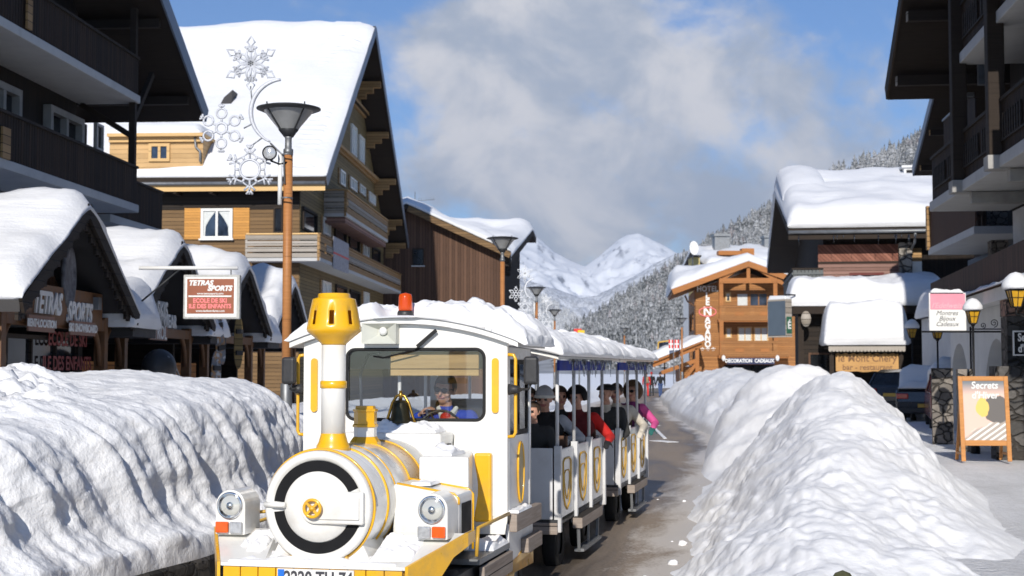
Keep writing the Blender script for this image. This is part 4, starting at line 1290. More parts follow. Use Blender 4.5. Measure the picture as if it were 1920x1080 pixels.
# ------------------------------------------------------------------ next chalet along the street
FE2 = Frame((13.55, 46.6, 0), -atan2(320, FPX))
E2 = thing('chalet', FE2, 'second dark chalet on the right, seen beneath the nearest right-hand roof', 'chalet')
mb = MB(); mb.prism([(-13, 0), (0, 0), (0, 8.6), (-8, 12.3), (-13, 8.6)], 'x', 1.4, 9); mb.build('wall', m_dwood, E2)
roof2(E2, -.2, 10, -19, 8.5, -8.5, 13.1, 1.6, .22, m_beam, .5, 31, m_roofedge)
for k in range(5):
    y = .8 - k * 1.9; z = 8.5 + (1.6 - y) * .455 - .2
    q = MB(); q.box(-.1, y - .08, z - .1, 2.0, y + .08, z + .08); po = q.build('purlin', m_beam, E2)
    q = MB(); q.box(-.125, y - .075, z - .09, -.102, y + .075, z + .07); q.build('lit_end', m_hwood, po)  # honey plate imitates the sunlit purlin end
b = MB(); b.box(-.35, -9, 5.55, 1.4, -1.9, 5.75); bo = b.build('balcony', m_slab, E2)
rails(bo, [(1.4, -1.95), (-.3, -1.95), (-.3, -9)], 5.75, 6.95, m_bwood, 'vertical', cap=m_dwoodz)
b = MB(); b.box(-.42, -2.12, 5.7, -.26, -1.9, 7.06); b.build('corner_post', m_hwood, bo)
b = MB(); b.box(-.1, -8, 8.25, 1.4, -3.2, 8.42); bo = b.build('balcony', m_slab, E2)
rails(bo, [(1.4, -3.25), (-.05, -3.25), (-.05, -8)], 8.4, 9.5, m_rail, 'vertical', cap=m_steel)
b = MB(); b.box(1.2, -9, 3.0, 1.39, 0, 5.5); b.build('lower_wall', m_slate, E2)
b = MB(); b.box(-.3, -6, 0, .9, -.1, 3.6); b.build('porch', m_plaster, E2)
snow_sheet('porch_snow', E2, lambda u, v: (-.45 + 2.2 * u, -7 + 7.1 * v, 3.62), lambda u, v: (0, 0, 1), .95, 16, 24, 12, .25, .5, .2, .1, bulge=.1, lump=.08)
b = MB(); b.box(.5, -7.0, 4.3, .95, -6.5, 6.9); b.build('stone_stack', m_stone, E2)

# ------------------------------------------------------------------ arcaded shop under the slatted canopy
FS = Frame((10.48, 36, 0), -atan2(443, FPX))
SH = thing('shop', FS, 'white arcaded shop under a long brown slatted canopy on the right', 'shop')
mb = MB(); mb.box(0, -14, 3.52, .12, 0, 4.14); mb.build('canopy_fascia', m_pbrown, SH)
mb = MB(); mb.box(.125, -14, 4.02, 3, -.003, 4.16); mb.box(.125, -14, 3.3, 3, -.05, 3.42); mb.build('canopy', m_roof, SH)
mb = MB(); mb.box(.02, -14, 3.26, .35, -.06, 3.50); mb.build('eave_board', m_plaster, SH)
snow_sheet('ledge_snow', SH, lambda u, v: (-.12 + .2 * u, -13 + 9.5 * v, 3.505), lambda u, v: (0, 0, 1), .07, 6, 60, 3, .4, .9)
out = [(-14, .3)]
A1, A2 = FS.hit(1846, 640, x=.45).y, FS.hit(1892, 640, x=.45).y
B1, B2 = FS.hit(1782, 640, x=.45).y, FS.hit(1815, 640, x=.45).y
pl = [(-14, .3), (-14, 3.3), (-.1, 3.3), (-.1, .3)]
for (ya, yb, za) in ((max(B1, B2), min(B1, B2), 2.62), (max(A1, A2), min(A1, A2), 2.62), (min(A1, A2) - .9, min(A1, A2) - 3.4, 2.62)):
    w = ya - yb; c = (ya + yb) / 2
    pl.append((ya, .3))
    for k in range(13):
        a = pi * k / 12
        pl.append((c + w / 2 * cos(a), 1.35 + (za - 1.35) * sin(a)))
    pl.append((yb, .3))
mb = MB(); mb.prism(pl, 'x', .45, 1.0); mb.build('arcade_wall', plain('grey_plaster', (.66, .66, .65), .9, 0, .06, 2, bump=.2), SH)
mb = MB(); mb.box(2.6, -14, .3, 2.8, -.2, 3.3); mb.build('back_wall', m_dwood, SH)
mb = MB(); mb.box(1.02, -.4, .3, 2.6, -.2, 3.3); mb.build('side_wall', m_plaster, SH)

# ================================================================== RIGHT: restaurant with deep snow on its roofs
FD = Frame((10.4, 54, 0), radians(-8))
D = thing('restaurant', FD, 'restaurant with a thick white snow roof, red-brown planking and a carved wooden sign', 'restaurant')
mb = MB(); mb.prism([(1.0, 0), (21, 0), (21, 7.0), (11, 9.5), (1.0, 7.2)], 'x', 1.35, 9); mb.build('wall', m_dwood, D)
gable_roof(D, 0, 9.5, 0, 7.04, 11, 9.6, 22, 7.04, .22, m_beam, 1.0, 4, None, 60, 60, .22, .07, .12, freq=.25, lfreq=3.5)
mb = MB(); mb.box(0, -.1, 6.85, 9.5, -.04, 7.2); mb.build('fascia', m_beam, D)
mb = MB(); mb.tube([(0, -.18, 7.12), (9.5, -.18, 7.12)], .07, 8); p = FD.hit(1716, 440, y=-.1); mb.tube([(p.x, -.15, 7.05), (p.x, .1, 6.7), (p.x - .1, .75, 6.4)], .05, 8); mb.build('gutter', m_steel, D)
random.seed(3)
mb = MB()
for k in range(16):
    x = random.uniform(.3, 6); l = random.uniform(.1, .5)
    mb.tube([(x, -.2, 7.0), (x, -.2, 7.0 - l * .5), (x, -.2, 7.0 - l)], [.022, .014, .003], 6)
ic = mb.build('icicles', glass('ice', (.8, .85, .9), .15, .05), D); ic['kind'] = 'stuff'
a = FD.hit(1534, 494, y=.9); c = FD.hit(1684, 470, y=.9); e = FD.hit(1684, 540, y=.9)
mb = MB(); mb.box(a.x, .88, a.z + .02, c.x, .98, c.z + .25); mb.build('diagonal_planks', m_rdiag, D)
mb = MB(); mb.box(a.x, .88, 3.4, c.x, .98, a.z); mb.build('level_planks', m_rwood, D)
mb = MB(); mb.box(a.x, .84, a.z, c.x, .876, a.z + .06); mb.build('trim', m_beam, D)
a2 = FD.hit(1593, 545, y=.86); c2 = FD.hit(1657, 511, y=.86)
mb = MB(); mb.box(a2.x, .80, a2.z, c2.x, .875, c2.z); mb.build('doorway', plain('maroon_frame', (.12, .02, .015), .6), D)
mb = MB(); mb.box(a2.x + .1, .78, a2.z, c2.x - .1, .798, c2.z - .1); mb.build('opening', m_pane, D)
a = FD.hit(1686, 530, y=.7); c = FD.hit(1709, 455, y=.7)
mb = MB(); mb.box(a.x, .55, 3.0, c.x, 1.2, c.z); mb.build('stone_pier', m_cstone, D)
a = FD.hit(1710, 522, y=.9); c = FD.hit(1728, 490, y=.9)
mb = MB(); mb.box(a.x, .86, a.z, c.x, .98, c.z); mb.build('shutter', m_white, D)
mb = MB(); mb.box(a.x, .86, c.z + .003, c.x, .98, c.z + .5); mb.build('pine_panel', m_hwood, D)
# loggia balcony at the left end
b = MB(); b.box(.15, .3, 4.6, 1.35, 8, 4.75); bo = b.build('balcony', m_beam, D)
rails(bo, [(1.3, .35), (.2, .35), (.2, 8)], 4.75, 5.75, m_slrail if 'm_slrail' in globals() else plain('slate_rail', (.12, .13, .13), .7, 0, .2, 4), 'vertical', cap=m_beam)
m_terra = plain('terracotta', (.35, .10, .05), .8)
for k in range(9):
    mb = MB(); mb.lathe([(.045, 0), (.06, .02), (.05, .1), (.03, .14)], 10, Matrix.Translation((.25 + k * .12, .18, 4.45))); mb.build('ridge_tile', m_terra, D)
# lower roof with its snow
x0, x1 = FD.hit(1486, 600, y=-1.7).x, 5.6
mb = MB(); mb.box(x0, -1.8, 4.0, x1, .85, 4.28); mb.build('porch_roof', m_beam, D)
snow_sheet('porch_snow', D, lambda u, v: (x0 - .05 + (x1 - x0 + .1) * u, -1.85 + 2.65 * v, 4.28 + .3 * v), lambda u, v: (0, 0, 1), .92, 44, 26, 6, .2, .5, .06, .16, bulge=.12, lump=.07, lfreq=5)
p = FD.hit(1511, 598, y=-1.83)
mb = MB(); mb.lathe([(.0, .0), (.22, .0), (.22, .06), (0, .07)], 24, Matrix.Translation((p.x, -1.86, p.z)) @ Matrix.Rotation(pi / 2, 4, 'X') @ Matrix.Diagonal((.8, 1.3, 1, 1))); mb.build('round_plaque', m_gwood, D)
xa, xb = FD.hit(1553, 650, y=-3.2).x, FD.hit(1697, 650, y=-3.2).x
mb = MB(); mb.box(xa, -3.3, 2.72, xb, -1.2, 2.84); mb.build('awning', m_beam, D)
mb = MB()
n = 22
for k in range(n):
    w = (xb - xa) / n; x = xa + w * (k + .5)
    mb.prism([(x - w * .5, 2.83), (x + w * .49, 2.83), (x + w * .49, 2.66), (x + w * .25, 2.6), (x - w * .25, 2.6), (x - w * .5, 2.66)], 'y', -3.34, -3.30)
mb.build('scalloped_edge', m_gwood, D)
snow_sheet('awning_snow', D, lambda u, v: (xa - .08 + (xb - xa + .16) * u, -3.4 + 2.2 * v, 2.84), lambda u, v: (0, 0, 1), 1.55, 40, 20, 9, .08, .6, .07, .14, bulge=.1, lump=.06, lfreq=4)
sa, sb = FD.hit(1567, 697, y=-2.9), FD.hit(1685, 663, y=-2.9)
mb = MB()
pl = []
for k in range(25):
    f = k / 24; pl.append((sa.x + (sb.x - sa.x) * f, sb.z + .03 * sin(k * 2.1)))
for k in range(13):
    f = 1 - k / 12; pl.append((sa.x + (sb.x - sa.x) * f, sa.z + .02 * sin(k * 1.7)))
mb.prism(pl, 'y', -2.98, -2.9); sg = mb.build('carved_sign', wood('carved_sign_board', (.50, .25, .075), 3, 'z', .05, .001, .5, .6, c2=(.66, .38, .14)), D)
mc = plain('burnt_letter', (.22, .12, .06), .7, 0, .2, 9)
cx = (sa.x + sb.x) / 2
lettering('le Mont Chéry', .34, mc, sg, face_M((cx, -2.985, sa.z + .46), (1, 0, 0)), ext=.006, bold=.004)
lettering('bar - restaurant', .27, mc, sg, face_M((cx, -2.985, sa.z + .15), (1, 0, 0)), ext=.006, bold=.004)
for (u0, v0, u1, v1, zt) in ((x0 + .2, -1.6, x0 + .4, -1.4, 4.0), (xa + .05, -3.1, xa + .2, -2.95, 2.72), (xb - .2, -3.1, xb - .05, -2.95, 2.72)):
    mb = MB(); mb.box(u0, v0, 0, u1, v1, zt); mb.build('post', m_beam, D)
window(D, (x0 + .6, -.9, .4), (1, 0, 0), (0, -1, 0), .9, 2.2, m_bwood, m_pane, 0, 1)
mb = MB(); mb.box(x0 + .3, -.88, 0, 5.3, -.7, 4.0); mb.build('lower_wall', m_dwoodz, D)
mb = MB(); mb.box(5.0, -1.3, 0, 7.5, -1.1, 2.9); mb.build('blue_wall', m_slate, D)
p = FD.hit(1712, 395, y=9.5)
mb = MB(); mb.box(p.x - .45, 8.8, 9.0, p.x + .45, 9.6, 10.7); mb.box(p.x - .55, 8.7, 10.703, p.x + .55, 9.7, 10.8); ch = mb.build('chimney', m_plaster, D)
mb = MB(); mb.box(p.x - .35, 8.76, 10.35, p.x + .35, 8.797, 10.6); mb.build('vent', m_black, ch)
# snow lip curling up at the left end of the big roof
snow_sheet('snow_lip', D, lambda u, v: (.02 + 1.9 * u, 4.5 + 8 * v, 8.1 + min(1.0, 1.5 * v) * 1.5 + .75), lambda u, v: (0, 0, 1), .75, 20, 30, 14, .1, .3, .5, .4, bulge=.02)

# hanging box sign left of the restaurant
p = W(1462, 597, 52)
hs = thing('hanging_sign', (p.x, p.y, 0), 'blue-grey box sign with a green end hanging left of the restaurant', 'sign')
hs.rotation_euler = (0, 0, radians(36))
a = p.z
mb = MB(); mb.box(-.15, -.45, a - .68, .15, .45, a + .68); b = mb.build('sign_box', m_gwood, hs)
mb = MB(); mb.box(-.165, -.42, a - .62, -.151, .42, a + .62); mb.build('side_panel', m_slate, b)
mb = MB(); mb.box(-.13, -.465, a - .55, .13, -.451, a + .05); e = mb.build('end_panel', m_green, b)
lettering('É', .36, m_signw, e, face_M((0, -.468, a - .27), (1, 0, 0)), bold=.01)
mb = MB(); mb.tube([(0, -.3, a + .62), (0, -.3, a + .85), (.5, -.3, a + .85)], .03, 6); mb.build('arm', m_iron, hs)
snow_sheet('snow_cap', hs, lambda u, v: (-.14 + .28 * u, -.43 + .86 * v, a + .68), lambda u, v: (0, 0, 1), .15, 8, 14, 3)

# ================================================================== HOTEL
FH = Frame((19.07, 117, 0), radians(-4.5))
H = thing('hotel', FH, 'orange timber hotel with two balconies and white upright letters at the end of the road', 'hotel')
def hx(px): return (px - 1400) * 117 / FPX
def hz(py): return 2 + (692 - py) * 117 / FPX
mb = MB(); mb.prism([(-4.2, -1), (4.6, -1), (4.6, 8.2), (0, 9.9), (-4.2, 8.45)], 'y', 0, 11); mb.build('wall', m_owood, H)
mb = MB()
mb.prism([(-6.0, 8.15), (0, 10.35), (0, 10.6), (-6.0, 8.4)], 'y', -2.2, 12)
mb.prism([(.002, 10.35), (.002, 10.6), (6.0, 8.4), (6.0, 8.15)], 'y', -2.2, 12)
ro = mb.build('roof', m_obeam, H)
mb = MB(); mb.beam((-6.05, -2.23, 8.2), (0, -2.23, 10.42), .06, .5); mb.beam((6.05, -2.23, 8.2), (0, -2.23, 10.42), .058, .5); mb.build('bargeboard', m_obeam, ro)
snow_sheet('roof_snow', H, lambda u, v: (-6.1 + 12.2 * u, -2.25 + 14.3 * v, 10.62 - abs(-6.1 + 12.2 * u) * .366), lambda u, v: (0, 0, 1), .85, 50, 30, 5, .25, .22, .06, .08, bulge=.12, lump=.06, Tf=lambda u, v: 1 + 1.5 * max(0, 1 - u / .33) * min(1, v * 2.2))
# snow drift at the left eave further back
for px in (1350, 1449):
    x = hx(px); mb = MB(); mb.box(x - .16, -2.05, 3.0, x + .16, -1.73, 8.35 + (6 - abs(x)) * .33); mb.build('front_post', m_obeam, H)
mb = MB(); xl, xr = hx(1347), hx(1452); z = hz(529)
mb.box(xl, -2.1, z - .2, xr, -1.75, z + .2); mb.beam((xl + .3, -1.95, z + .2), (0, -1.95, z + 1.45), .25, .28); mb.beam((xr - .3, -1.95, z + .2), (0, -1.95, z + 1.45), .25, .28); mb.box(-.14, -2.08, z + .2, .14, -1.8, z + 1.6)
mb.beam((xr, -1.95, z), (5.6, -1.95, 7.6), .3, .32); mb.build('truss', m_obeam, H)
for (zt, zb, k) in ((hz(575), hz(605), 0), (hz(640), hz(672), 1)):
    b = MB(); b.box(xl - .1, -2.0, zb, xr + (1.0 if k else .1), 0, zb + .22); bo = b.build('balcony', m_obeam, H)
    r = MB(); r.box(xl, -2.08, zb + .1, xr + (.9 if k else 0), -2.0, zb + .55); r.box(xl, -2.1, zt - .18, xr + (.9 if k else 0), -1.98, zt)
    for x in (xl + .1, -.1 + .2, xr - .35):
        r.box(x, -2.07, zb + .55, x + .35, -2.01, zt - .18)
    n = 30
    for i in range(n):
        x = xl + .5 + (xr - xl - .9) * i / n
        r.box(x, -2.06, zb + .55, x + .07, -2.02, zt - .18)
    r.build('railing', m_owood, bo)
    for i, dx in enumerate((.9, 2.9)):
        s_ = MB(); s_.box(xl + dx + .3, -2.105, zb + .5, xl + dx + 1.0, -2.085, zb + .8); s_.build('cutout', m_obeam, bo)
for (q, fm, pm, cu, ml) in (((1361, 548, 1371, 566), m_ltwood, m_pane, m_curtain, 0), ((1381, 549, 1404, 575), m_owood, m_curtain, None, 0), ((1405, 549, 1440, 575), m_owood, m_paneb, None, 1),
                  ((1361, 614, 1372, 634), m_ltwood, m_curtain, None, 0), ((1383, 613, 1410, 641), m_ltwood, m_curtain, None, 1), ((1413, 613, 1440, 641), m_ltwood, m_curtain, None, 1)):
    window(H, (hx(q[0]), 0, hz(q[3])), (1, 0, 0), (0, -1, 0), hx(q[2]) - hx(q[0]), hz(q[1]) - hz(q[3]), fm, pm, ml, 0, fr=.1, depth=.08, curtain=cu)
xs = hx(1307)
mb = MB(); mb.box(hx(1305), -.32, .5, hx(1349), -.02, hz(548)); sw_ = mb.build('sign_wall', m_owood, H)
mb = MB(); mb.box(hx(1306), -.33, hz(549), hx(1346), -.05, hz(535)); mb.build('name_beam', m_twood, sw_)
lettering('HOTEL', .62, m_letgrey, sw_, face_M((hx(1327), -.34, hz(542)), (1, 0, 0)), bold=.01, xs=.85, space=1.05)
cx = hx(1327)
yl = -.33
for ch, py, s_ in (('L', 555, .72), ('E', 567, .72), ('N', 585, 1.05), ('A', 599, .72), ('G', 611, .72), ('A', 623, .72), ('N', 634, .72), ('O', 646, .72)):
    lettering(ch, s_, m_signw, sw_, face_M((cx, yl, hz(py)), (1, 0, 0)), ext=.02, bold=.035, xs=.85)
el = MB(); el.tube([(cx + .68 * cos(a), yl - .03, hz(585) + .36 * sin(a)) for a in [2 * pi * k / 36 for k in range(36)]], .05, 6, closed=True); el.build('ellipse', m_letred, sw_)
lettering('★★★'.replace('★', '*'), .7, m_signw, sw_, face_M((cx, yl, hz(658.5)), (1, 0, 0)), bold=.02, space=1.4)
mb = MB(); a = hx(1360); c = hx(1446); mb.box(a, -2.15, hz(683), c, -2.0, hz(671.5)); nb = mb.build('shop_board', m_navy, H)
lettering('DECORATION  CADEAUX', .40, m_signw, nb, face_M(((a + c) / 2 - .1, -2.16, hz(677)), (1, 0, 0)), bold=.012, xs=.82)
mb = MB(); mb.box(hx(1358), -.08, -.5, hx(1450), -.01, hz(683) - .05); mb.build('shop_window', m_pane, H)
for px in (1353, 1451):
    mb = MB(); mb.sphere((hx(px), -2.25, hz(672)), (.16, .16, .24), 12, 8); mb.build('globe_lamp', m_signw, H)
mb = MB(); p0 = (hx(1298), -.15, hz(556)); mb.tube([(hx(1285), -.5, 7.95), (hx(1290), -.2, 7.5), (hx(1304), -.1, 7.1), (hx(1304), -.1, .5)], .07, 8); mb.build('downpipe', m_dpost, H)
for (ya, z) in ((2, 5.2), (6, 5.2), (2, 2.3), (6, 2.3)):
    window(H, (-4.2, ya + 1.5, z), (0, -1, 0), (-1, 0, 0), 1.5, 1.5, m_owood, m_pane, 1, 0)
# timber entrance roof left of the hotel
FN = Frame((12.6, 113, 0), 0)
N_ = thing('entrance_canopy', FN, 'low snowy timber entrance roof left of the wooden hotel', 'canopy')
mb = MB(); mb.beam((-1.6, 0, 2.3), (2.3, 0, 3.9), .3, .35); mb.beam((-.9, 0, 1.7), (1.9, 0, 2.7), .25, .3); mb.beam((1.9, 0, -.5), (1.9, 0, 3.6), .3, .3); mb.beam((.2, 0, .2), (1.8, 0, 2.4), .22, .25); mb.build('truss', m_obeam, N_)
mb = MB(); mb.prism([(-1.9, 2.35), (2.4, 4.1), (2.4, 4.25), (-1.9, 2.5)], 'y', -.4, 4); mb.build('roof', m_obeam, N_)
mb = MB(); mb.box(.6, .3, -.5, 2.3, 3.5, 2.2); mb.build('wall', m_owood, N_)
snow_sheet('roof_snow', N_, lambda u, v: (-1.95 + 4.4 * u, -.4 + 4.4 * v, 2.52 + 1.76 * u), lambda u, v: (0, 0, 1), .55, 20, 12, 7, .3, .6)
# flag and boards beside it
for (px, py, nm) in ((1258, 645, 0), (1269, 645, 1)):
    p = W(px, py, 111)
    fl = thing('flag', (p.x, p.y, p.z), ('left' if nm == 0 else 'right') + ' one of two red flags with white crosses before the wooden hotel', 'flag', 'red and white flags')
    mb = MB(); mb.box(-.17, 0, -.33, .17, .03, .33); f_ = mb.build('cloth', m_red, fl)
    mb = MB(); mb.box(-.17, -.01, -.05, .17, -.002, .05); mb.box(-.045, -.012, -.33, .045, -.001, .33); mb.build('white_cross', m_signw, f_)
    mb = MB(); mb.tube([(.2, .02, -p.z + .2), (.2, .02, .4)], .03, 6); mb.build('pole', m_steel, fl)
p = W(1246, 650, 116)
yf = thing('notice_frame', (p.x, p.y, p.z), 'yellow-framed noticeboard with a snow lump left of the red flags', 'noticeboard')
mb = MB()
mb.beam((-.55, 0, -.45), (-.5, 0, .35), .1, .1); mb.beam((-.55, 0, .35), (.5, 0, .5), .1, .1); mb.beam((.5, 0, .5), (.5, 0, -.3), .1, .1); mb.build('frame', m_gold, yf)
mb = MB(); mb.box(-.45, .02, -.4, .45, .06, .35); mb.build('panel', m_paneb, yf)
mb = MB(); mb.tube([(0, .05, -3), (0, .05, -.4)], .06, 6); mb.build('post', m_dpost, yf)
# snowy house behind the hotel
FR = Frame((21, 140, 0), radians(3))
R_ = thing('house', FR, 'snow-buried house roof behind the wooden hotel with a grey chimney stack', 'house')
mb = MB(); mb.prism([(0, 0), (16, 0), (16, 11.3), (8, 13.6), (0, 11.3)], 'x', -1.6, 12); mb.build('wall', m_plaster, R_)
gable_roof(R_, -2.2, 12.5, -1, 11.3, 8, 13.8, 17, 11.3, .25, m_beam, .9, 17, None, 30, 40, .35, .12, .1, freq=.2)
for px, w, top in ((1352, .75, 444), (1442, .6, 447)):
    p = FR.hit(px, 460, y=6)
    zt = FR.hit(px, top, y=6).z
    mb = MB(); mb.box(p.x - w, 5.4, 13, p.x + w, 6.8, zt); mb.box(p.x - w * 1.15, 5.2, zt + .003, p.x + w * 1.15, 7, zt + .25); mb.build('chimney', m_steel, R_)
p = FR.hit(1378, 473, y=1.0)
mb = MB(); mb.box(p.x - 1.7, .6, p.z - .3, p.x + .6, 1.6, p.z + .12); mb.box(p.x + .6, .5, p.z - .3, p.x + 1.8, 1.6, p.z + .35); mb.build('dormer', m_obeam, R_)
p = W(1300, 466, 137)
ds = thing('satellite_dish', (p.x, p.y, p.z), 'white satellite dish on a yellow wall left of the snowy house roof', 'dish')
mb = MB(); mb.lathe([(0, 0), (.25, .03), (.45, .1), (.58, .2), (.56, .22), (.4, .12), (0, .04)], 24, Matrix.Rotation(radians(80), 4, 'X') @ Matrix.Rotation(radians(15), 4, 'Y') @ Matrix.Diagonal((.8, 1.2, 1, 1))); mb.build('reflector', m_signw, ds)
mb = MB(); mb.tube([(0, .1, 0), (0, .5, -.3), (0, .5, -2)], .06, 6); mb.build('mast', m_steel, ds)
p = W(1305, 480, 139)
yw = thing('house', (p.x, p.y, 0), 'small yellow gable wall peeping out left of the snowy house roof', 'house')
mb = MB(); mb.box(-.38, 0, 0, .38, 3, p.z - .1); mb.build('wall', plain('yellow_render', (.5, .40, .16), .9), yw)
mb = MB(); mb.box(-.5, -.2, p.z - .097, .5, 3.2, p.z + .08); mb.build('roof', m_roof, yw)
# ================================================================== THE ROAD TRAIN
FT = Frame((-1.286, 9.64, 0), -atan2(577, FPX))
L = thing('train_engine', FT, 'white and yellow road-train engine shaped like a steam locomotive, snow on its roof', 'engine')
Ry = Matrix.Rotation(-pi / 2, 4, 'X')        # lathe axis z -> +y (backwards)
def atM(x, y, z, R=None): return Matrix.Translation((x, y, z)) @ (R if R is not None else Matrix())
BZ, BR = 1.086, .375
# boiler
mb = MB(); mb.lathe([(BR - .02, 0), (BR, .02), (BR, 1.95)], 64, atM(0, .03, BZ, Ry)); bl = mb.build('boiler', m_silver, L)
mb = MB(); mb.lathe([(BR + .006, 0), (BR + .012, .02), (BR + .012, .15), (BR + .006, .17)], 64, atM(0, .36, BZ, Ry), caps=False); mb.build('boiler_band', m_white, bl)
for y, rr in ((.035, .009), (.34, .010), (.54, .010), (.93, .008), (1.28, .008), (1.86, .010)):
    mb = MB(); mb.tube([((BR + .004) * cos(a), y, BZ + (BR + .004) * sin(a)) for a in [2 * pi * k / 64 for k in range(64)]], rr, 6, closed=True); mb.build('trim_ring', m_yellow, bl)
# smokebox front
mb = MB(); mb.lathe([(BR - .004, .03), (BR - .004, -.012), (BR - .02, -.03), (.318, -.03), (.312, -.012), (.232, -.012), (.228, -.03), (.15, -.045), (0, -.05)], 72, atM(0, 0, BZ, Ry), caps=False)
sf = mb.build('smokebox_front', m_white, L)
mb = MB()
def arc_ring(a0, a1, r0, r1, y0, y1, n=40):
    vs = []; fs = []
    for k in range(n + 1):
        a = a0 + (a1 - a0) * k / n
        for (r, y) in ((r0, y0), (r1, y0), (r1, y1), (r0, y1)): vs.append((r * cos(a), y, BZ + r * sin(a)))
    for k in range(n):
        for j in range(4): fs.append((k * 4 + j, k * 4 + (j + 1) % 4, k * 4 + 4 + (j + 1) % 4, k * 4 + 4 + j))
    fs += [(0, 1, 2, 3), (n * 4 + 3, n * 4 + 2, n * 4 + 1, n * 4)]
    return vs, fs
mb.add(*arc_ring(radians(25), radians(173.5), .236, .308, -.0165, -.0125)); mb.add(*arc_ring(radians(187), radians(338), .236, .308, -.0165, -.0125))
mb.build('black_ring', m_black, sf)
# latch bars and hand wheel
mb = MB()
pl = [(.335, -.107), (.335, .107)] + [(.107 * cos(a) - .0, .107 * sin(a)) for a in [pi / 2 + pi * k / 20 for k in range(21)]]
mb.prism([(u, BZ + v) for u, v in pl], 'y', -.078, -.03); la = mb.build('latch_plate', m_white, sf, bevel=.012)
mb = MB(); pl = [(.31, -.075), (.31, .075)] + [(.075 * cos(a) + .02, .075 * sin(a)) for a in [pi / 2 + pi * k / 20 for k in range(21)]]
mb.prism([(u, BZ + v) for u, v in pl], 'y', -.092, -.0785); mb.build('latch_panel', m_white, la, bevel=.006)
mb = MB(); mb.tube([(-.365, -.035, BZ + .012), (-.215, -.055, BZ + .012)], .019, 10); mb.build('latch_bar', m_white, sf)
mb = MB(); mb.tube([(.056 * cos(a), -.125, BZ + .056 * sin(a)) for a in [2 * pi * k / 28 for k in range(28)]], .011, 8, closed=True)
for a in (radians(45), radians(135)): mb.beam((-.055 * cos(a), -.125, BZ - .055 * sin(a)), (.055 * cos(a), -.125, BZ + .055 * sin(a)), .016, .02, up=(0, 1, 0))
mb.tube([(0, -.08, BZ), (0, -.14, BZ)], .018, 12); mb.build('hand_wheel', m_yellow, sf)
# saddle under the boiler
mb = MB()
arc = [(.36 * cos(a), BZ + .36 * sin(a)) for a in [radians(-38) - radians(104) * k / 14 for k in range(15)]]
mb.prism([(-.36, .70), (.36, .70)] + arc, 'y', .04, .5); mb.build('saddle', m_white, L, bevel=.01)
mb = MB()
arc = [(.37 * cos(a), BZ + .37 * sin(a)) for a in [radians(-58) - radians(64) * k / 12 for k in range(13)]]
mb.prism([(-.205, .705), (.205, .705)] + arc, 'y', .008, .039); mb.build('saddle_panel', m_yellow, L)
# chimney
CY = .285
mb = MB(); mb.lathe([(.118, 1.44), (.114, 1.475), (.10, 1.50), (.085, 1.555), (.085, 1.56)], 40, atM(0, CY, 0)); mb.build('chimney_base', m_yellow, L)
mb = MB(); mb.lathe([(.083, 1.55), (.083, 2.18)], 40, atM(0, CY, 0)); mb.build('chimney_pipe', m_white, L)
mb = MB(); mb.lathe([(.084, 1.868), (.092, 1.872), (.092, 1.915), (.084, 1.92)], 40, atM(0, CY, 0), caps=False); mb.build('chimney_band', m_yellow, L)
prof = [(.083, 2.165), (.088, 2.175), (.14, 2.222), (.182, 2.255), (.188, 2.272), (.186, 2.29), (.182, 2.305), (.166, 2.40), (.152, 2.462), (.150, 2.475), (.146, 2.482), (.112, 2.492), (.110, 2.515), (.104, 2.52), (.09, 2.52)]
mb = MB(); mb.lathe(prof, 64, atM(0, CY, 0, Matrix.Rotation(radians(8), 4, 'Z')), caps=False, skip=lambda i, k: i == 6 and (k % 8) in (0, 1))
mb.build('chimney_bell', m_yellow, L, solid=.012)
# steam dome
mb = MB(); mb.lathe([(.12, 1.42), (.112, 1.468), (.085, 1.505)], 8, atM(0, 1.0, 0, Matrix.Rotation(radians(22.5), 4, 'Z'))); do = mb.build('dome', m_yellow, L, smooth=False)
mb = MB(); mb.lathe([(.084, 1.506), (.084, 1.575)], 8, atM(0, 1.0, 0, Matrix.Rotation(radians(22.5), 4, 'Z'))); mb.build('dome_band', m_white, do, smooth=False)
mb = MB(); mb.lathe([(.094, 1.576), (.094, 1.59), (.084, 1.60), (.084, 1.685), (.092, 1.69), (.092, 1.705), (.075, 1.71), (.07, 1.73)], 8, atM(0, 1.0, 0, Matrix.Rotation(radians(22.5), 4, 'Z'))); mb.build('dome_cap', m_yellow, do, smooth=False)
# bell in its yoke
by = 1.84; bxo = .02
mb = MB(); mb.lathe([(.02, 1.755), (.045, 1.75), (.062, 1.73), (.068, 1.68), (.078, 1.62), (.098, 1.582), (.096, 1.576), (.0, 1.60)], 32, atM(bxo, by, 0)); be = mb.build('bell', m_bronze, L)
mb = MB(); mb.tube([(bxo, by, 1.60), (bxo, by, 1.545)], .011, 8); mb.sphere((bxo, by, 1.545), .018, 10, 6); mb.build('clapper', m_dsteel, be)
mb = MB(); mb.tube([(bxo + -0.128, by, 1.52), (bxo + -0.102, by, 1.62), (bxo + -0.068, by, 1.73), (bxo + -0.034, by, 1.785), (bxo, by, 1.80), (bxo + 0.034, by, 1.785), (bxo + 0.068, by, 1.73), (bxo + 0.102, by, 1.62), (bxo + 0.136, by, 1.52)], .012, 8); mb.tube([(bxo, by, 1.75), (bxo, by, 1.83)], .014, 8); mb.build('yoke', m_brass, be)
# cowl joining boiler and cab
mb = MB(); mb.box(-.42, 1.58, .9, .42, 1.99, 1.505); mb.build('cowl', m_white, L, bevel=.02)
mb = MB(); mb.box(.424, 1.75, 1.33, .43, 1.86, 1.42); mb.build('cowl_vent', m_dsteel, L)
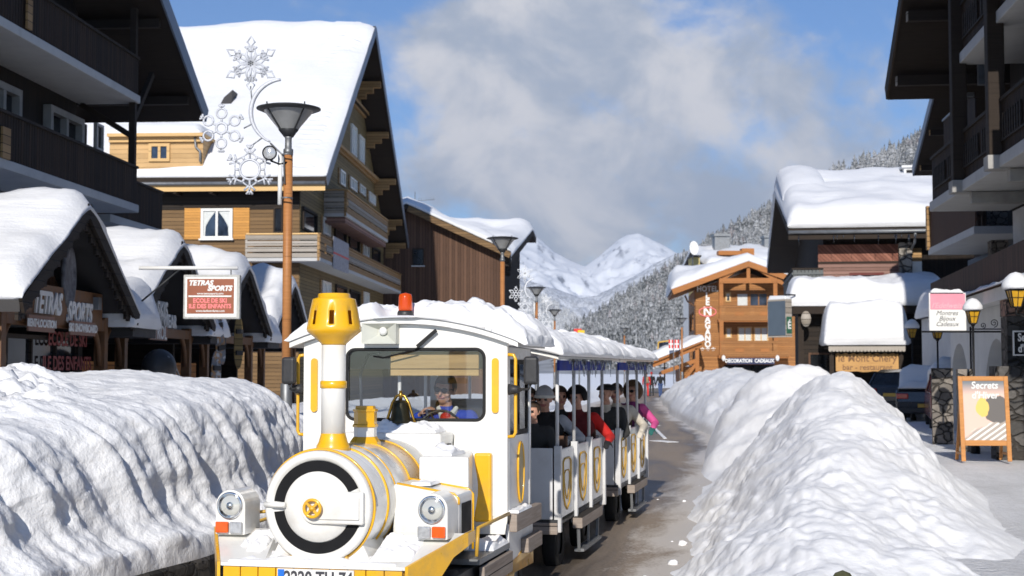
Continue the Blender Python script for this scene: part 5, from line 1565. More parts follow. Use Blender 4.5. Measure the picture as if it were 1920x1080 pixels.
# bumper, deck and mudguards
mb = MB()
for k in range(10):
    x0 = -.62 + 1.24 * k / 10
    mb.box(x0 + .003, -.13, .30, x0 + .121, -.09, .695)
mb.box(-.62, -.088, .30, .62, -.06, .695)
mb.build('bumper', m_yellow, L, bevel=.004)
mb = MB(); mb.prism([(-.62, -.14), (.62, -.14), (.62, .02), (.36, .34), (-.36, .34), (-.62, .02)], 'z', .70, .716); mb.build('deck', m_white, L)
for sg in (-1, 1):
    a = [(.335, -.12, .72), (.635, -.13, .72), (.90, .42, .885), (.45, .42, .885)]
    P = [Vector((sg * x, y, z)) for x, y, z in a]; dn = Vector((0, 0, -.02))
    vs = P + [p + dn for p in P]
    mb = MB(); mb.add(vs, [(0, 1, 2, 3), (7, 6, 5, 4), (0, 4, 5, 1), (1, 5, 6, 2), (2, 6, 7, 3), (3, 7, 4, 0)])
    b = [(sg * .335, -.12, .719), (sg * .45, .42, .884), (sg * .36, .42, .70), (sg * .33, -.1, .70)]
    mb.add(b, [(0, 1, 2, 3)])
    mg = mb.build('mudguard', m_white, L)
    # yellow rim down the outer edge, with the wheel arch under it
    e0 = Vector((sg * .637, -.132, 0)); e1 = Vector((sg * .903, .42, 0)); e2 = Vector((sg * .905, .62, 0))
    mb = MB()
    def wallpt(p, z): return (p.x, p.y, z)
    t_ = .02 * sg
    q = [(e0, .724, .30), (e0.lerp(e1, .25), .766, .42), (e0.lerp(e1, .5), .806, .60), (e0.lerp(e1, .75), .847, .74), (e1, .889, .80), (e2, .889, .82)]
    vs = []
    for p, zt, zb in q: vs += [wallpt(p, zt), wallpt(p, zb), (p.x + t_, p.y - .004, zt), (p.x + t_, p.y - .004, zb)]
    fs = []
    for k in range(len(q) - 1):
        i, j = k * 4, k * 4 + 4
        fs += [(i, i + 1, j + 1, j), (i + 2, j + 2, j + 3, i + 3), (i, j, j + 2, i + 2), (i + 1, i + 3, j + 3, j + 1)]
    fs += [(0, 2, 3, 1), (len(vs) - 4, len(vs) - 3, len(vs) - 1, len(vs) - 2)]
    mb.add(vs, fs); mb.build('rim', m_yellow, mg)
    # lamp pod: rounded top
    cx = sg * .72; w = .108
    pl = [(cx - w, .86), (cx + w, .86)] + [(cx + w * cos(a), 1.06 + w * sin(a)) for a in [pi * k / 16 for k in range(17)]]
    mb = MB(); mb.prism(pl, 'y', .22, .50); po = mb.build('lamp_pod', m_white, L, bevel=.008)
    mb = MB(); mb.lathe([(.080, -.012), (.090, -.016), (.094, .0), (.094, .03)], 36, atM(cx, .215, 1.06, Ry), caps=False); hl = mb.build('headlight', m_chrome, po)
    mb = MB(); mb.lathe([(.0, .05), (.03, .045), (.06, .025), (.08, .0)], 32, atM(cx, .205, 1.06, Ry), caps=False); mb.build('reflector', m_chrome, hl)
    mb = MB(); mb.lathe([(.026, .018), (.024, -.004), (0, -.006)], 20, atM(cx, .208, 1.06, Ry)); mb.build('bulb_shield', m_chrome, hl)
    mb = MB(); mb.lathe([(.082, 0), (.05, -.012), (0, -.017)], 32, atM(cx, .2, 1.06, Ry), caps=False); mb.build('lens', m_lensc, hl)
    mb = MB(); o_ = 1 if sg > 0 else -1
    mb.box(min(cx + o_ * .005, cx + o_ * .098), .19, .875, max(cx + o_ * .005, cx + o_ * .098), .219, .95); mb.build('turn_signal', m_orange, po, bevel=.008)
    mb = MB(); mb.box(min(cx - o_ * .005, cx - o_ * .095), .192, .872, max(cx - o_ * .005, cx - o_ * .095), .219, .95); mb.build('side_light', m_clearlens, po, bevel=.008)
    if sg < 0:
        mb = MB(); mb.tube([(-.72, .50, .98), (-.42, .70, 1.0)], .012, 6); mb.build('pod_stay', m_gold, L)
    else:
        # box behind the pod
        mb = MB(); xa, xb = sorted((sg * .40, sg * .865))
        pl = [(.36, .80), (.83, .80), (.83, 1.135), (.40, 1.205), (.36, 1.205)]
        mb.prism(pl, 'y', .501, .93); hb = mb.build('wing_box', m_white, L, bevel=.025, seg=3)
        mb = MB(); mb.tube([(sg * .39, .51, 1.208), (sg * .80, .51, 1.143), (sg * .833, .51, 1.11), (sg * .833, .51, 1.07)], .008, 6); mb.build('trim_line', m_yellow, hb); mb = MB(); mb.tube([(sg * .36, .92, 1.21), (sg * .80, .92, 1.143), (sg * .833, .92, 1.11), (sg * .833, .92, .72)], .010, 6); mb.build('trim_line', m_yellow, hb)
        mb = MB(); xa, xb = sorted((sg * .828, sg * .836))
        mb.box(xa, .60, .86, xb, .86, 1.07); mb.build('grille', m_black, hb)
        mb = MB(); mb.box(min(sg * .56, sg * .60), .49, .88, max(sg * .56, sg * .60), .5, 1.1); mb.build('slot', m_black, hb)
    # front wheel under the arch
    mb = MB(); W_M = atM(sg * .72, .55, .31, Matrix.Rotation(pi / 2, 4, 'Y'))
    mb.lathe([(.17, -.09), (.28, -.095), (.305, -.07), (.31, 0), (.305, .07), (.28, .095), (.17, .09)], 36, W_M, caps=False); wh = mb.build('wheel', m_rubber, L)
    mb = MB(); mb.lathe([(0, -.05), (.06, -.055), (.10, -.03), (.165, -.06), (.172, -.085), (.172, .085), (.165, .06), (.1, .03), (0, .05)], 30, W_M); mb.build('rim', m_steel, wh)
    mb = MB(); W_M = atM(sg * .70, 2.55, .31, Matrix.Rotation(pi / 2, 4, 'Y'))
    mb.lathe([(.17, -.09), (.28, -.095), (.305, -.07), (.31, 0), (.305, .07), (.28, .095), (.17, .09)], 36, W_M, caps=False); wh = mb.build('wheel', m_rubber, L)
    mb = MB(); mb.lathe([(0, -.05), (.06, -.055), (.10, -.03), (.165, -.06), (.172, -.085), (.172, .085), (.165, .06), (.1, .03), (0, .05)], 30, W_M); mb.build('rim', m_steel, wh)
    # running board between mudguard and cab with railing and step
    xa, xb = sorted((sg * .60, sg * .875))
    mb = MB(); mb.box(xa, .95, .60, xb, 1.98, .64); mb.box(xa, .95, .4, sorted((sg * .60, sg * .64))[1] if sg > 0 else xa + .04, 1.98, .599); rb = mb.build('running_board', m_steel, L)
    mb = MB(); xc, xd = sorted((sg * .86, sg * .90)); mb.box(xc, 1.0, .42, xd, 1.98, .58); mb.build('step_plank', m_plank, rb, bevel=.006)
    mb = MB(); mb.tube([(sg * .85, .96, .66), (sg * .855, .985, .86), (sg * .875, 1.95, .87)], .014, 8); mb.build('rail', m_gold, rb)
    # yellow skirt under cab
    mb = MB(); xa, xb = sorted((sg * .85, sg * .87))
    pl = [(1.0, .41), (1.0, .2), (1.3, .16), (1.62, .15), (1.75, .2), (2.0, .2), (2.1, .28), (2.2, .40), (2.36, .5), (2.56, .55), (2.76, .5), (2.88, .40), (2.95, .36), (2.95, .46)]
    mb.prism([(a, b) for a, b in pl], 'x', xa, xb); mb.build('skirt', m_yellow, L)
    mb = MB(); xa, xb = sorted((sg * .84, sg * .865)); mb.box(xa, 2.0, .46, xb, 2.95, .78); mb.build('lower_panel', m_greywhite, L)
    mb = MB(); xa, xb = sorted((sg * .866, sg * .93)); mb.box(xa, 1.99, .72, xb, 3.02, .86); mb.build('bumper_plank', m_plank, L, bevel=.008)
    mb = MB(); mb.box(xa, 2.45, .50, xb, 3.05, .62); mb.build('bumper_plank', m_plank, L, bevel=.008)
# ---- cab
CW = .85; C0, C1 = 2.0, 2.95
wl_, wr_ = FT.hit(650, 720, y=C0).x, FT.hit(908, 720, y=C0).x
wz0, wz1 = FT.hit(780, 787, y=C0).z, FT.hit(780, 655, y=C0).z
def arch(x): return 2.17 + .19 * (1 - (x / .95) ** 2)
mb = MB()
mb.box(-CW, C0, .70, CW, C0 + .05, wz0); mb.box(-CW, C0, wz0, wl_, C0 + .05, wz1); mb.box(wr_, C0, wz0, CW, C0 + .05, wz1)
mb.prism([(-CW, wz1), (CW, wz1)] + [(x, arch(x)) for x in [CW - 2 * CW * k / 20 for k in range(21)]], 'y', C0, C0 + .05)
cf = mb.build('cab_front', m_white, L)
# rounded window corners + rubber gasket
def rrect(x0, z0, x1, z1, r, n=6):
    pts = []
    for (cx, cz, a0) in ((x1 - r, z1 - r, 0), (x0 + r, z1 - r, pi / 2), (x0 + r, z0 + r, pi), (x1 - r, z0 + r, 3 * pi / 2)):
        for k in range(n + 1): pts.append((cx + r * cos(a0 + pi / 2 * k / n), cz + r * sin(a0 + pi / 2 * k / n)))
    return pts
rp = rrect(wl_, wz0, wr_, wz1, .07)
mb = MB(); n_ = len(rp); sq = []
for (cx, cz, i0) in ((wr_, wz1, 0), (wl_, wz1, 7), (wl_, wz0, 14), (wr_, wz0, 21)):
    mb.prism([(cx, cz)] + rp[i0:i0 + 7], 'y', C0 - .001, C0 + .052)
mb.build('window_corners', m_white, cf)
mb = MB(); mb.tube([(x, C0 - .002, z) for x, z in rp], .013, 6, closed=True); wsf = mb.build('windscreen', m_rubber, L)
mb = MB(); mb.prism(rp, 'y', C0 + .02, C0 + .024); mb.build('pane', m_clear, wsf)
# lower front: bulged panel and yellow corner panels
for sg in (-1, 1):
    mb = MB(); rows = []
    for j in range(9):
        z = .84 + (1.50 - .84) * j / 8
        row = []
        for i in range(9):
            x = .43 + .32 * i / 8
            w = 1.0 - (i / 8) ** 2
            row.append((sg * x, C0 - .002 - .12 * w * sin(pi * min(1, .25 + .75 * j / 8)) ** .7, z))
        rows.append(row)
    mb.grid(rows); mb.build('front_bulge', m_white, cf)
for sg in (-1, 1):
    a, b = sorted((sg * .595, sg * .735))
    mb = MB(); mb.box(a, C0 - .075, .80, b, C0 - .003, 1.34); mb.build('yellow_corner', m_yellow, cf, bevel=.02, seg=3)
    mb = MB(); cx = sg * .755
    r = .028; pl = [(cx + r * cos(a), 2.06 + r * sin(a)) for a in [pi * k / 8 for k in range(9)]] + [(cx + r * cos(a), 1.68 + r * sin(a)) for a in [pi + pi * k / 8 for k in range(9)]]
    mb.prism(pl, 'y', C0 - .02, C0 - .002); mb.build('yellow_strip', m_yellow, cf)
# sides, doors, rear
for sg in (-1, 1):
    a, b = sorted((sg * (CW - .04), sg * CW))
    mb = MB(); mb.box(a, C0 + .051, .70, b, C0 + .10, 2.17); mb.box(a, C1 - .07, .70, b, C1, 2.17); mb.box(a, C0 + .101, 2.08, b, C1 - .071, 2.17); sd = mb.build('cab_side', m_white, L)
    mb = MB(); mb.box(a + .004, C0 + .105, .74, b - .004, C1 - .075, 1.46); dr = mb.build('door', m_greywhite, L, bevel=.006)
    f = MB(); a2, b2 = sorted((sg * (CW - .03), sg * (CW - .01)))
    f.box(a2, C0 + .105, 1.465, b2, C0 + .14, 2.075); f.box(a2, C1 - .11, 1.465, b2, C1 - .075, 2.075); f.box(a2, C0 + .141, 2.04, b2, C1 - .111, 2.075); f.box(a2, C0 + .141, 1.465, b2, C1 - .111, 1.50); f.box(a2, 2.50, 1.501, b2, 2.53, 2.039)
    wf = f.build('window', m_black, dr)
    f = MB(); f.box(sg * (CW - .022) - .002, C0 + .14, 1.50, sg * (CW - .022) + .002, C1 - .11, 2.04); f.build('pane', m_clear, wf)
    pl = []
    for k in range(28):
        t = 2 * pi * k / 28
        pl.append((2.50 + .115 * cos(t), 1.17 + (.26 if sin(t) < 0 else .23) * math.copysign(abs(sin(t)) ** (.8 if sin(t) > 0 else 1), sin(t))))
    xo = sorted((sg * (CW - .004), sg * (CW + .006)))
    mb = MB(); mb.prism(pl, 'x', xo[0], xo[1]); sh = mb.build('shield', plain('dull_gold', (.42, .33, .17), .5) if sg < 0 else bpy.data.materials['dull_gold'], dr)
    mb = MB(); mb.tube([(sg * (CW + .006), u, v) for u, v in pl], .010, 6, closed=True); mb.build('shield_rim', m_yellow, sh)
    mb = MB(); xg = sg * (CW + .06)
    mb.tube([(sg * CW, C0 + .03, 2.115), (xg - sg * .015, C0 + .03, 2.11), (xg, C0 + .03, 2.08), (xg, C0 + .03, 1.50), (xg - sg * .015, C0 + .03, 1.47), (sg * CW, C0 + .03, 1.465)], .014, 8); mb.build('grab_rail', m_yellow, L)
    # mirror
    mx = FT.hit(541 if sg < 0 else 995, 696, y=1.92)
    mb = MB(); mb.box(mx.x - .055, 1.89, mx.z - .105, mx.x + .06, 1.965, mx.z + .115); mi = mb.build('mirror', m_plastic, L, bevel=.025, seg=3)
    mb = MB(); mb.tube([(mx.x, 1.93, mx.z - .10), (mx.x - sg * .02, 1.94, mx.z - .14), (sg * CW, 2.02, mx.z - .15)], .010, 6); mb.lathe([(.01, 0), (.035, .05), (.045, .11), (.02, .115)], 12, Matrix.Translation((sg * (CW + .12), 2.0, mx.z - .145)) @ Matrix.Rotation(-sg * pi / 2, 4, 'Y')); mb.build('mirror_arm', m_plastic, mi)
mb = MB(); mb.box(-CW, C1 - .04, .7, CW, C1, 1.35); mb.box(-CW, C1 - .04, 2.0, CW, C1, 2.17); mb.box(-.03, C1 - .04, 1.351, .03, C1, 1.999); mb.build('cab_rear', m_greywhite, L)
mb = MB(); mb.box(-CW + .05, C0 + .06, .66, CW - .05, C1 - .05, .70); mb.box(-.82, .35, .40, .82, C1, .58); mb.build('floor', m_dsteel, L)
# roof and its snow
rows_t = []
mb = MB()
pl = [(x, arch(x) + .004) for x in [-.95 + 1.9 * k / 28 for k in range(29)]] + [(x, arch(x) + .05) for x in [.95 - 1.9 * k / 28 for k in range(29)]]
mb.prism(pl, 'y', C0 - .07, C1 + .12); mb.build('cab_roof', m_white, L)
def crb(u, v):
    x = -.95 + 1.9 * u; return (x, C0 - .09 + (C1 - C0 + .24) * v, arch(x) + .05)
o = snow_sheet('roof_snow', L, crb, lambda u, v: (0, 0, 1), .125, 90, 40, 5, .35, 3.0, .05, .12, m_bank, bulge=.03, lump=.045, lfreq=2.5)
BX0 = FT.hit(760, 585, y=C0 + .18).x
me = o.data
for v_ in me.vertices:      # a hollow melted round the beacon, blocks slipping over the right eave
    d = sqrt((v_.co.x - BX0) ** 2 + (max(0, v_.co.y - (C0 + .12)) * 1.2) ** 2)
    base = arch(max(-.95, min(.95, v_.co.x))) + .05
    if d < .24 and v_.co.z > base: v_.co.z = base + (v_.co.z - base) * max(.15, min(1, (d - .13) / .10))
    if v_.co.x > .35:
        k = min(1, (v_.co.x - .35) / .12)
        v_.co.z += k * (.05 + .025 * NZ.noise(Vector((v_.co.x * 5, v_.co.y * 5, 2)))) if v_.co.z > base + .02 else 0
        if v_.co.x > .93: v_.co.x += .05 + .03 * NZ.noise(v_.co * 9); v_.co.z -= .035
# beacon
mb = MB(); bx = FT.hit(760, 585, y=C0 + .18).x
mb.lathe([(.066, 2.36), (.066, 2.46), (.06, 2.475)], 24, atM(bx, C0 + .18, 0)); bc = mb.build('beacon', m_plastic, L)
mb = MB(); mb.lathe([(.056, 2.476), (.058, 2.50), (.054, 2.59), (.048, 2.612), (.0, 2.625)], 28, atM(bx, C0 + .18, 0)); mb.build('beacon_lens', m_beacon, bc)
# horn speaker in the tympanum
hxl, hxr = FT.hit(685, 625, y=C0).x, FT.hit(749, 625, y=C0).x; hz0, hz1 = FT.hit(715, 645, y=C0).z, FT.hit(715, 607, y=C0).z
mb = MB()
O = [(hxl, hz0), (hxr, hz0), (hxr, hz1), (hxl, hz1)]; cx, cz = (hxl + hxr) / 2 + .01, (hz0 + hz1) / 2 + .02
I = [(cx + (x - cx) * .25, cz + (z - cz) * .25) for x, z in O]
vs = [(x, C0 - .012, z) for x, z in O] + [(x, C0 - .10, z) for x, z in O]; mb.add([(x, C0 - .10, z) for x, z in O] + [(x, C0 - .02, z) for x, z in I] + [(x, C0 - .003, z) for x, z in O],
    [(0, 1, 5, 4), (1, 2, 6, 5), (2, 3, 7, 6), (3, 0, 4, 7), (4, 5, 6, 7), (0, 8, 9, 1), (1, 9, 10, 2), (2, 10, 11, 3), (3, 11, 8, 0)])
hs_ = mb.build('horn_speaker', plain('ivory_plastic', (.55, .56, .50), .45, 0, .06, 8), L)
mb = MB(); mb.sphere((cx + .01, C0 - .045, cz), (.034, .03, .034), 16, 10); mb.build('driver_cone', m_signw, hs_)
# wiper
def wp(px, py, y=C0 - .03): return FT.hit(px, py, y=y)
mb = MB(); a, b, c = wp(718, 671), wp(779, 656), wp(816, 622)
mb.tube([wp(700, 668), a, b], .007, 6); mb.tube([b, c], .008, 6); wi = mb.build('wiper', m_black, L)
mb = MB(); mb.beam(wp(782, 650, C0 - .045), wp(818, 619, C0 - .045), .012, .028); mb.build('wiper_blade', m_rubber, wi)
# pine board behind the windscreen, seat, dashboard, steering wheel
a, b = FT.hit(733, 704, y=C0 + .07), FT.hit(898, 659, y=C0 + .07)
mb = MB(); mb.box(a.x, C0 + .06, a.z, b.x, C0 + .08, b.z); mb.build('sun_board', m_board, L)
mb = MB(); mb.box(-.8, C0 + .055, 1.2, .8, C0 + .30, wz0 - .035); mb.build('dashboard', m_plastic, L, bevel=.03)
mb = MB(); st0 = Vector((.20, C0 + .33, 1.505))
RW = Matrix.Translation(st0) @ Matrix.Rotation(radians(62), 4, 'X')
mb.tube([RW @ Vector((.17 * cos(a), .17 * sin(a), 0)) for a in [2 * pi * k / 30 for k in range(30)]], .013, 8, closed=True)
for a in (0, 2.1, 4.2): mb.tube([RW @ Vector((0, 0, 0)), RW @ Vector((.17 * cos(a), .17 * sin(a), 0))], .010, 6)
mb.tube([st0, st0 + Vector((0, -.15, -.15))], .02, 8); mb.build('steering_wheel', m_plastic, L)
mb = MB(); mb.box(.08, 2.62, 1.0, .62, 2.82, 1.75); mb.box(.08, 2.35, 1.0, .62, 2.62, 1.12); mb.build('seat', m_plastic, L, bevel=.05, seg=3)
mb = MB(); mb.tube([FT.hit(678, 782, y=2.4), FT.hit(676, 700, y=2.4), FT.hit(690, 666, y=2.35), FT.hit(712, 662, y=2.3)], .013, 8); mb.build('cab_pipe', m_steel, L)
# licence plate
a, b = FT.hit(521, 1067, y=-.14), FT.hit(664, 1067, y=-.14)
px0, px1 = a.x, b.x; pz1 = .693; pz0 = pz1 - .115
mb = MB(); mb.box(px0, -.148, pz0, px1, -.134, pz1); lp = mb.build('licence_plate', m_signw, L)
mb = MB(); mb.box(px0 + .004, -.1505, pz0 + .004, px0 + .048, -.1485, pz1 - .004); mb.build('blue_band', plain('plate_blue', (.02, .16, .62), .4), lp)
lettering('2220 TH 74', .118, m_ink, lp, face_M(((px0 + px1) / 2 + .02, -.1505, (pz0 + pz1) / 2 - .002), (1, 0, 0)), ext=.001, bold=.003, xs=.82)
# snow lying on deck, wing boxes and cowl
def patch(name, x0, x1, y0, y1, z, T, seed, slope=0, lump=.03):
    return snow_sheet(name, L, lambda u, v: (x0 + (x1 - x0) * u, y0 + (y1 - y0) * v, z + slope * v), lambda u, v: (0, 0, 1), T, 24, 24, seed, .6, 5, .4, .4, m_bank, bulge=-.02, lump=lump, lfreq=3)
patch('deck_snow', -.60, .58, -.115, .3, .717, .035, 2); patch('deck_snow', -.62, -.40, .02, .40, .735, .05, 4, .11, .04); patch('deck_snow', .36, .66, -.05, .36, .728, .035, 8, .12)
patch('cowl_snow', -.2, .36, 1.66, 1.98, 1.506, .06, 3, 0, .04); patch('wing_snow', .45, .60, .62, .90, 1.185, .02, 6); patch('board_snow', .64, .87, 1.42, 1.97, .642, .05, 9); patch('plank_snow', .84, .93, 2.05, 2.6, .862, .035, 12); patch('shelf_snow', .45, .66, .98, 1.4, 1.371, .05, 14)
for sg in (-1, 1):
    ys0 = .932 if sg > 0 else 1.5
    mb = MB(); mb.prism([(sg * .425, ys0), (sg * (.80 if sg > 0 else .66), ys0), (sg * .585, 1.93), (sg * .425, 1.93)], 'z', .70, 1.37); mb.build('shoulder_box', m_white, L, bevel=.02)

# ================================================================== carriages
def carriage(y0):
    F = Frame(FT.w((0, y0, 0)), FT.rz)
    t = thing('train_carriage', F, 'front open-sided white passenger carriage directly behind the engine, snow heaped on its roof', 'carriage', 'carriages of the road train')
    LN = 3.0; w = .80
    mb = MB(); mb.box(-w, 0, .50, w, LN, .56); mb.box(-.35, -.5, .38, .35, LN + .4, .48); mb.build('floor', m_dsteel, t)
    for y in (0, LN - .04):
        mb = MB(); mb.box(-w + .05, y, .56, w - .05, y + .04, 1.24); mb.build('end_panel', m_greywhite, t, bevel=.006)
        mb = MB(); mb.box(-w, y - .03, .42, w, y + .05, .53); mb.build('end_plank', m_plank, t, bevel=.008)
    for sg in (-1, 1):
        for k in range(3):
            ya = .08 + k * .98; yb = ya + .84
            a, b = sorted((sg * (w - .03), sg * w))
            mb = MB(); mb.box(a, ya, .52, b, yb, 1.22); sp = mb.build('side_panel', m_white, t, bevel=.008)
            c = (ya + yb) / 2
            for r_, z0, z1, nm in ((.22, .62, 1.12, 'shield_rim'), (.15, .72, 1.0, 'shield_line')):
                pl = [(c - r_, z1 - .03), (c - r_ * .6, z1), (c + r_ * .6, z1), (c + r_, z1 - .03), (c + r_, z0 + .18), (c + r_ * .55, z0 + .05), (c, z0), (c - r_ * .55, z0 + .05), (c - r_, z0 + .18)]
                m2 = MB(); m2.tube([(sg * (w + .004), u, v) for u, v in pl], .011 if nm == 'shield_rim' else .007, 6, closed=True); m2.build(nm, m_gold, sp)
        for y in (.04, 1.0, 1.98, 2.96):
            a, b = sorted((sg * (w - .035), sg * (w + .03)))
            p = MB(); p.box(a, y - .035, .44, b, y + .035, 1.26); p.tube([(sg * (w - .01), y, 1.26), (sg * (w - .01), y, 2.06)], .018, 10); p.build('post', m_greywhite, t)
        a, b = sorted((sg * (w - .005), sg * (w + .02)))
        mb = MB(); mb.box(a, .0, 1.985, b, LN, 2.085); mb.build('valance', m_blue, t)
        mb = MB(); a, b = sorted((sg * (w + .0), sg * (w + .10))); mb.box(a, .85, .39, b, 2.25, .50); so = mb.build('step_plank', m_plank, t, bevel=.008)
        m2 = MB(); xx = sg * (w + .05)
        m2.beam((xx, .9, .40), (xx, .95, .16), .03, .03); m2.beam((xx, 2.2, .40), (xx, 2.15, .16), .03, .03); m2.beam((xx, .95, .16), (xx, 2.15, .16), .10, .03); m2.beam((xx, 1.55, .39), (xx, 1.55, .17), .02, .02); m2.build('step_frame', m_steel, so)
        for y in (.75, 2.35):
            mb = MB(); M_ = atM(sg * .62, y, .27, Matrix.Rotation(pi / 2, 4, 'Y'))
            mb.lathe([(.13, -.07), (.24, -.075), (.265, -.05), (.27, 0), (.265, .05), (.24, .075), (.13, .07)], 28, M_, caps=False); wh = mb.build('wheel', m_rubber, t)
            mb = MB(); mb.lathe([(0, -.04), (.06, -.045), (.09, -.02), (.13, -.05), (.133, .05), (.09, .02), (0, .04)], 24, M_); mb.build('rim', m_steel, wh)
    for y in (.55, 1.5, 2.45):
        mb = MB(); mb.box(-w + .06, y, .56, w - .06, y + .38, .95); mb.box(-w + .06, y + .32, .951, w - .06, y + .38, 1.32); mb.build('bench', m_bwood, t, bevel=.01)
    pl = [(x, 2.09 + .12 * (1 - (x / .9) ** 2)) for x in [-.9 + 1.8 * k / 20 for k in range(21)]]
    mb = MB(); mb.prism(pl + [(x, z + .03) for x, z in pl[::-1]], 'y', -.5, LN + .62); mb.build('roof', m_white, t)
    def rb(u, v):
        x = -.93 + 1.86 * u; return (x, -.53 + (LN + 1.18) * v, 2.122 + .12 * (1 - (x / .93) ** 2))
    snow_sheet('roof_snow', t, rb, lambda u, v: (0, 0, 1), .18, 60, 150, y0, .22, 1.3, .2, .03, m_bank, bulge=.07, lump=.085, lfreq=2.4)
    for sg in (-1, 1):
        mb = MB(); rn = random.Random(int(y0 * 10) + sg)
        for k in range(46):
            y = rn.uniform(.0, LN); l = rn.uniform(.04, .20)
            mb.tube([(sg * .90, y, 2.10), (sg * .90, y, 2.10 - l * .5), (sg * .90, y, 2.10 - l)], [.012, .008, .002], 5)
        ic = mb.build('icicles', m_ice, t); ic['kind'] = 'stuff'
    return t
m_ice = bpy.data.materials['ice']
car1 = carriage(4.5)
car2 = copy_tree(car1)
car2.location = FT.w((0, 8.72, 0)); car2['label'] = 'rear open-sided white passenger carriage at the tail of the road train'
for ch in car2.children:
    if ch.name.startswith(('roof_snow', 'roof')):
        ch.data = ch.data.copy(); sn = ch.name.startswith('roof_snow')
        if sn: ch.data.transform(Matrix.Translation((0, 3.12, 0)) @ Matrix.Diagonal((1, -1, 1, 1))); ch.data.flip_normals()
        for v_ in ch.data.vertices:
            v_.co.y = -.53 + (v_.co.y + .53) * .88
            if sn: v_.co.z = 2.12 + (v_.co.z - 2.12) * (.92 - .06 * v_.co.y)
# ================================================================== STREET FURNITURE, SIGNS, CARS
def lamp(p, label, h=5.76):
    t = thing('street_lamp', p, label, 'street lamp', 'street lamps along the road')
    k = h / 5.76
    mb = MB(); mb.tube([(0, 0, 1.5), (0, 0, 5.1)], .066, 20); mb.build('post', m_post, t)
    mb = MB(); mb.lathe([(.10, -.2), (.10, .3), (.083, .34), (.083, 1.46), (.083, 1.78), (.068, 1.80)], 20); mb.build('base_sleeve', m_steel, t)
    mb = MB(); mb.lathe([(.07, 5.06), (.072, 5.14), (.05, 5.16), (.048, 5.30), (.065, 5.33)], 20); mb.build('neck', m_steel, t)
    mb = MB(); mb.lathe([(.062, 5.33), (.17, 5.47), (.34, 5.68), (.36, 5.70)], 36, caps=False); sh = mb.build('lamp_shade', m_lamp, t)
    mb = MB(); mb.lathe([(.066, 5.325), (.145, 5.425), (.12, 5.46), (.0, 5.47)], 30); mb.build('inner_cone', m_dsteel, sh)
    mb = MB(); mb.lathe([(.33, 5.690), (.40, 5.700), (.46, 5.725), (.46, 5.735), (.38, 5.755), (.2, 5.775), (0, 5.785)], 40); mb.build('lid', m_dsteel, t)
    mb = MB()
    for q in range(4):
        a = pi / 4 + q * pi / 2
        mb.beam((.07 * cos(a), .07 * sin(a), 5.33), (.37 * cos(a), .37 * sin(a), 5.715), .018, .02)
        mb.beam((.37 * cos(a), .37 * sin(a), 5.70), (.38 * cos(a), .38 * sin(a), 5.79), .018, .02)
    mb.build('rib', m_dsteel, sh)
    return t
p1_ = W(537, 690, 20.5); lamps = [lamp((p1_.x, 20.5, 0), 'nearest lamp on a tall larch-brown post left of the engine')]
for px, Y, lb in ((942, 41, 'second lamp on a larch-brown post, before the brown barn'), (1006, 66, 'third lamp from the front, before the pale valley slope'), (1040, 91, 'small distant lamp just right of the third lamp'),
                  (1279, 106, 'far lamp with a brown post standing before the wooden hotel'), (1171, 132, 'tiny farthest lamp against the firs left of the hotel')):
    p = W(px, 690, Y); c = copy_tree(lamps[0]); c.location = (p.x, Y, 0); c['label'] = lb; lamps.append(c)

def arm_pts(c, a, l, f0=0.0): return Vector((c[0] + l * cos(a), 0, c[1] + l * sin(a)))
def flake(mb, c, R, kind, r=.011):
    def P(a, l): return (c[0] + l * cos(a), 0, c[1] + l * sin(a))
    for k in range(6):
        a = pi / 2 + k * pi / 3
        if kind == 0:      # diamonds on the arms, petals inside
            mb.tube([P(a, 0), P(a, R * .62)], r, 6)
            mb.tube([P(a, R * .62), P(a + .17, R * .80), P(a, R), P(a - .17, R * .80)], r, 6, closed=True)
            mb.tube([P(a, .05 * R), P(a + .45, R * .38), P(a + .12, R * .66)], r, 6); mb.tube([P(a, .05 * R), P(a - .45, R * .38), P(a - .12, R * .66)], r, 6)
            for s in (-1, 1): mb.tube([P(a, R * .42), P(a + s * .34, R * .66)], r, 6)
        elif kind == 1:    # ring with forked arms
            mb.tube([P(a, R * .42), P(a, R)], r, 6)
            for s in (-1, 1):
                mb.tube([P(a, R * .62), P(a + s * .26, R * .86)], r, 6); mb.tube([P(a, R * .82), P(a + s * .13, R * 1.0)], r, 6)
            mb.tube([P(a + pi / 6, R * .42), P(a + pi / 6, R * .60)], r * 1.2, 6)
            mb.tube([P(a, R * .72), P(a + pi / 6, R * .58), P(a + pi / 3, R * .72)], r * .8, 6)
        else:              # flower of rings
            for rr, l in ((.2, .62),):
                q = P(a, R * l)
                mb.tube([(q[0] + R * rr * cos(b), 0, q[2] + R * rr * sin(b)) for b in [2 * pi * j / 12 for j in range(12)]], r, 6, closed=True)
            mb.tube([P(a, R * .22), P(a, R * .42)], r, 6); mb.tube([P(a, R * .82), P(a, R)], r, 6)
            for s in (-1, 1): mb.tube([P(a, R * .86), P(a + s * .12, R * .98)], r, 6)
    if kind: mb.tube([P(2 * pi * j / 18, R * (.40 if kind == 1 else .22)) for j in range(18)], r * 1.2, 6, closed=True)
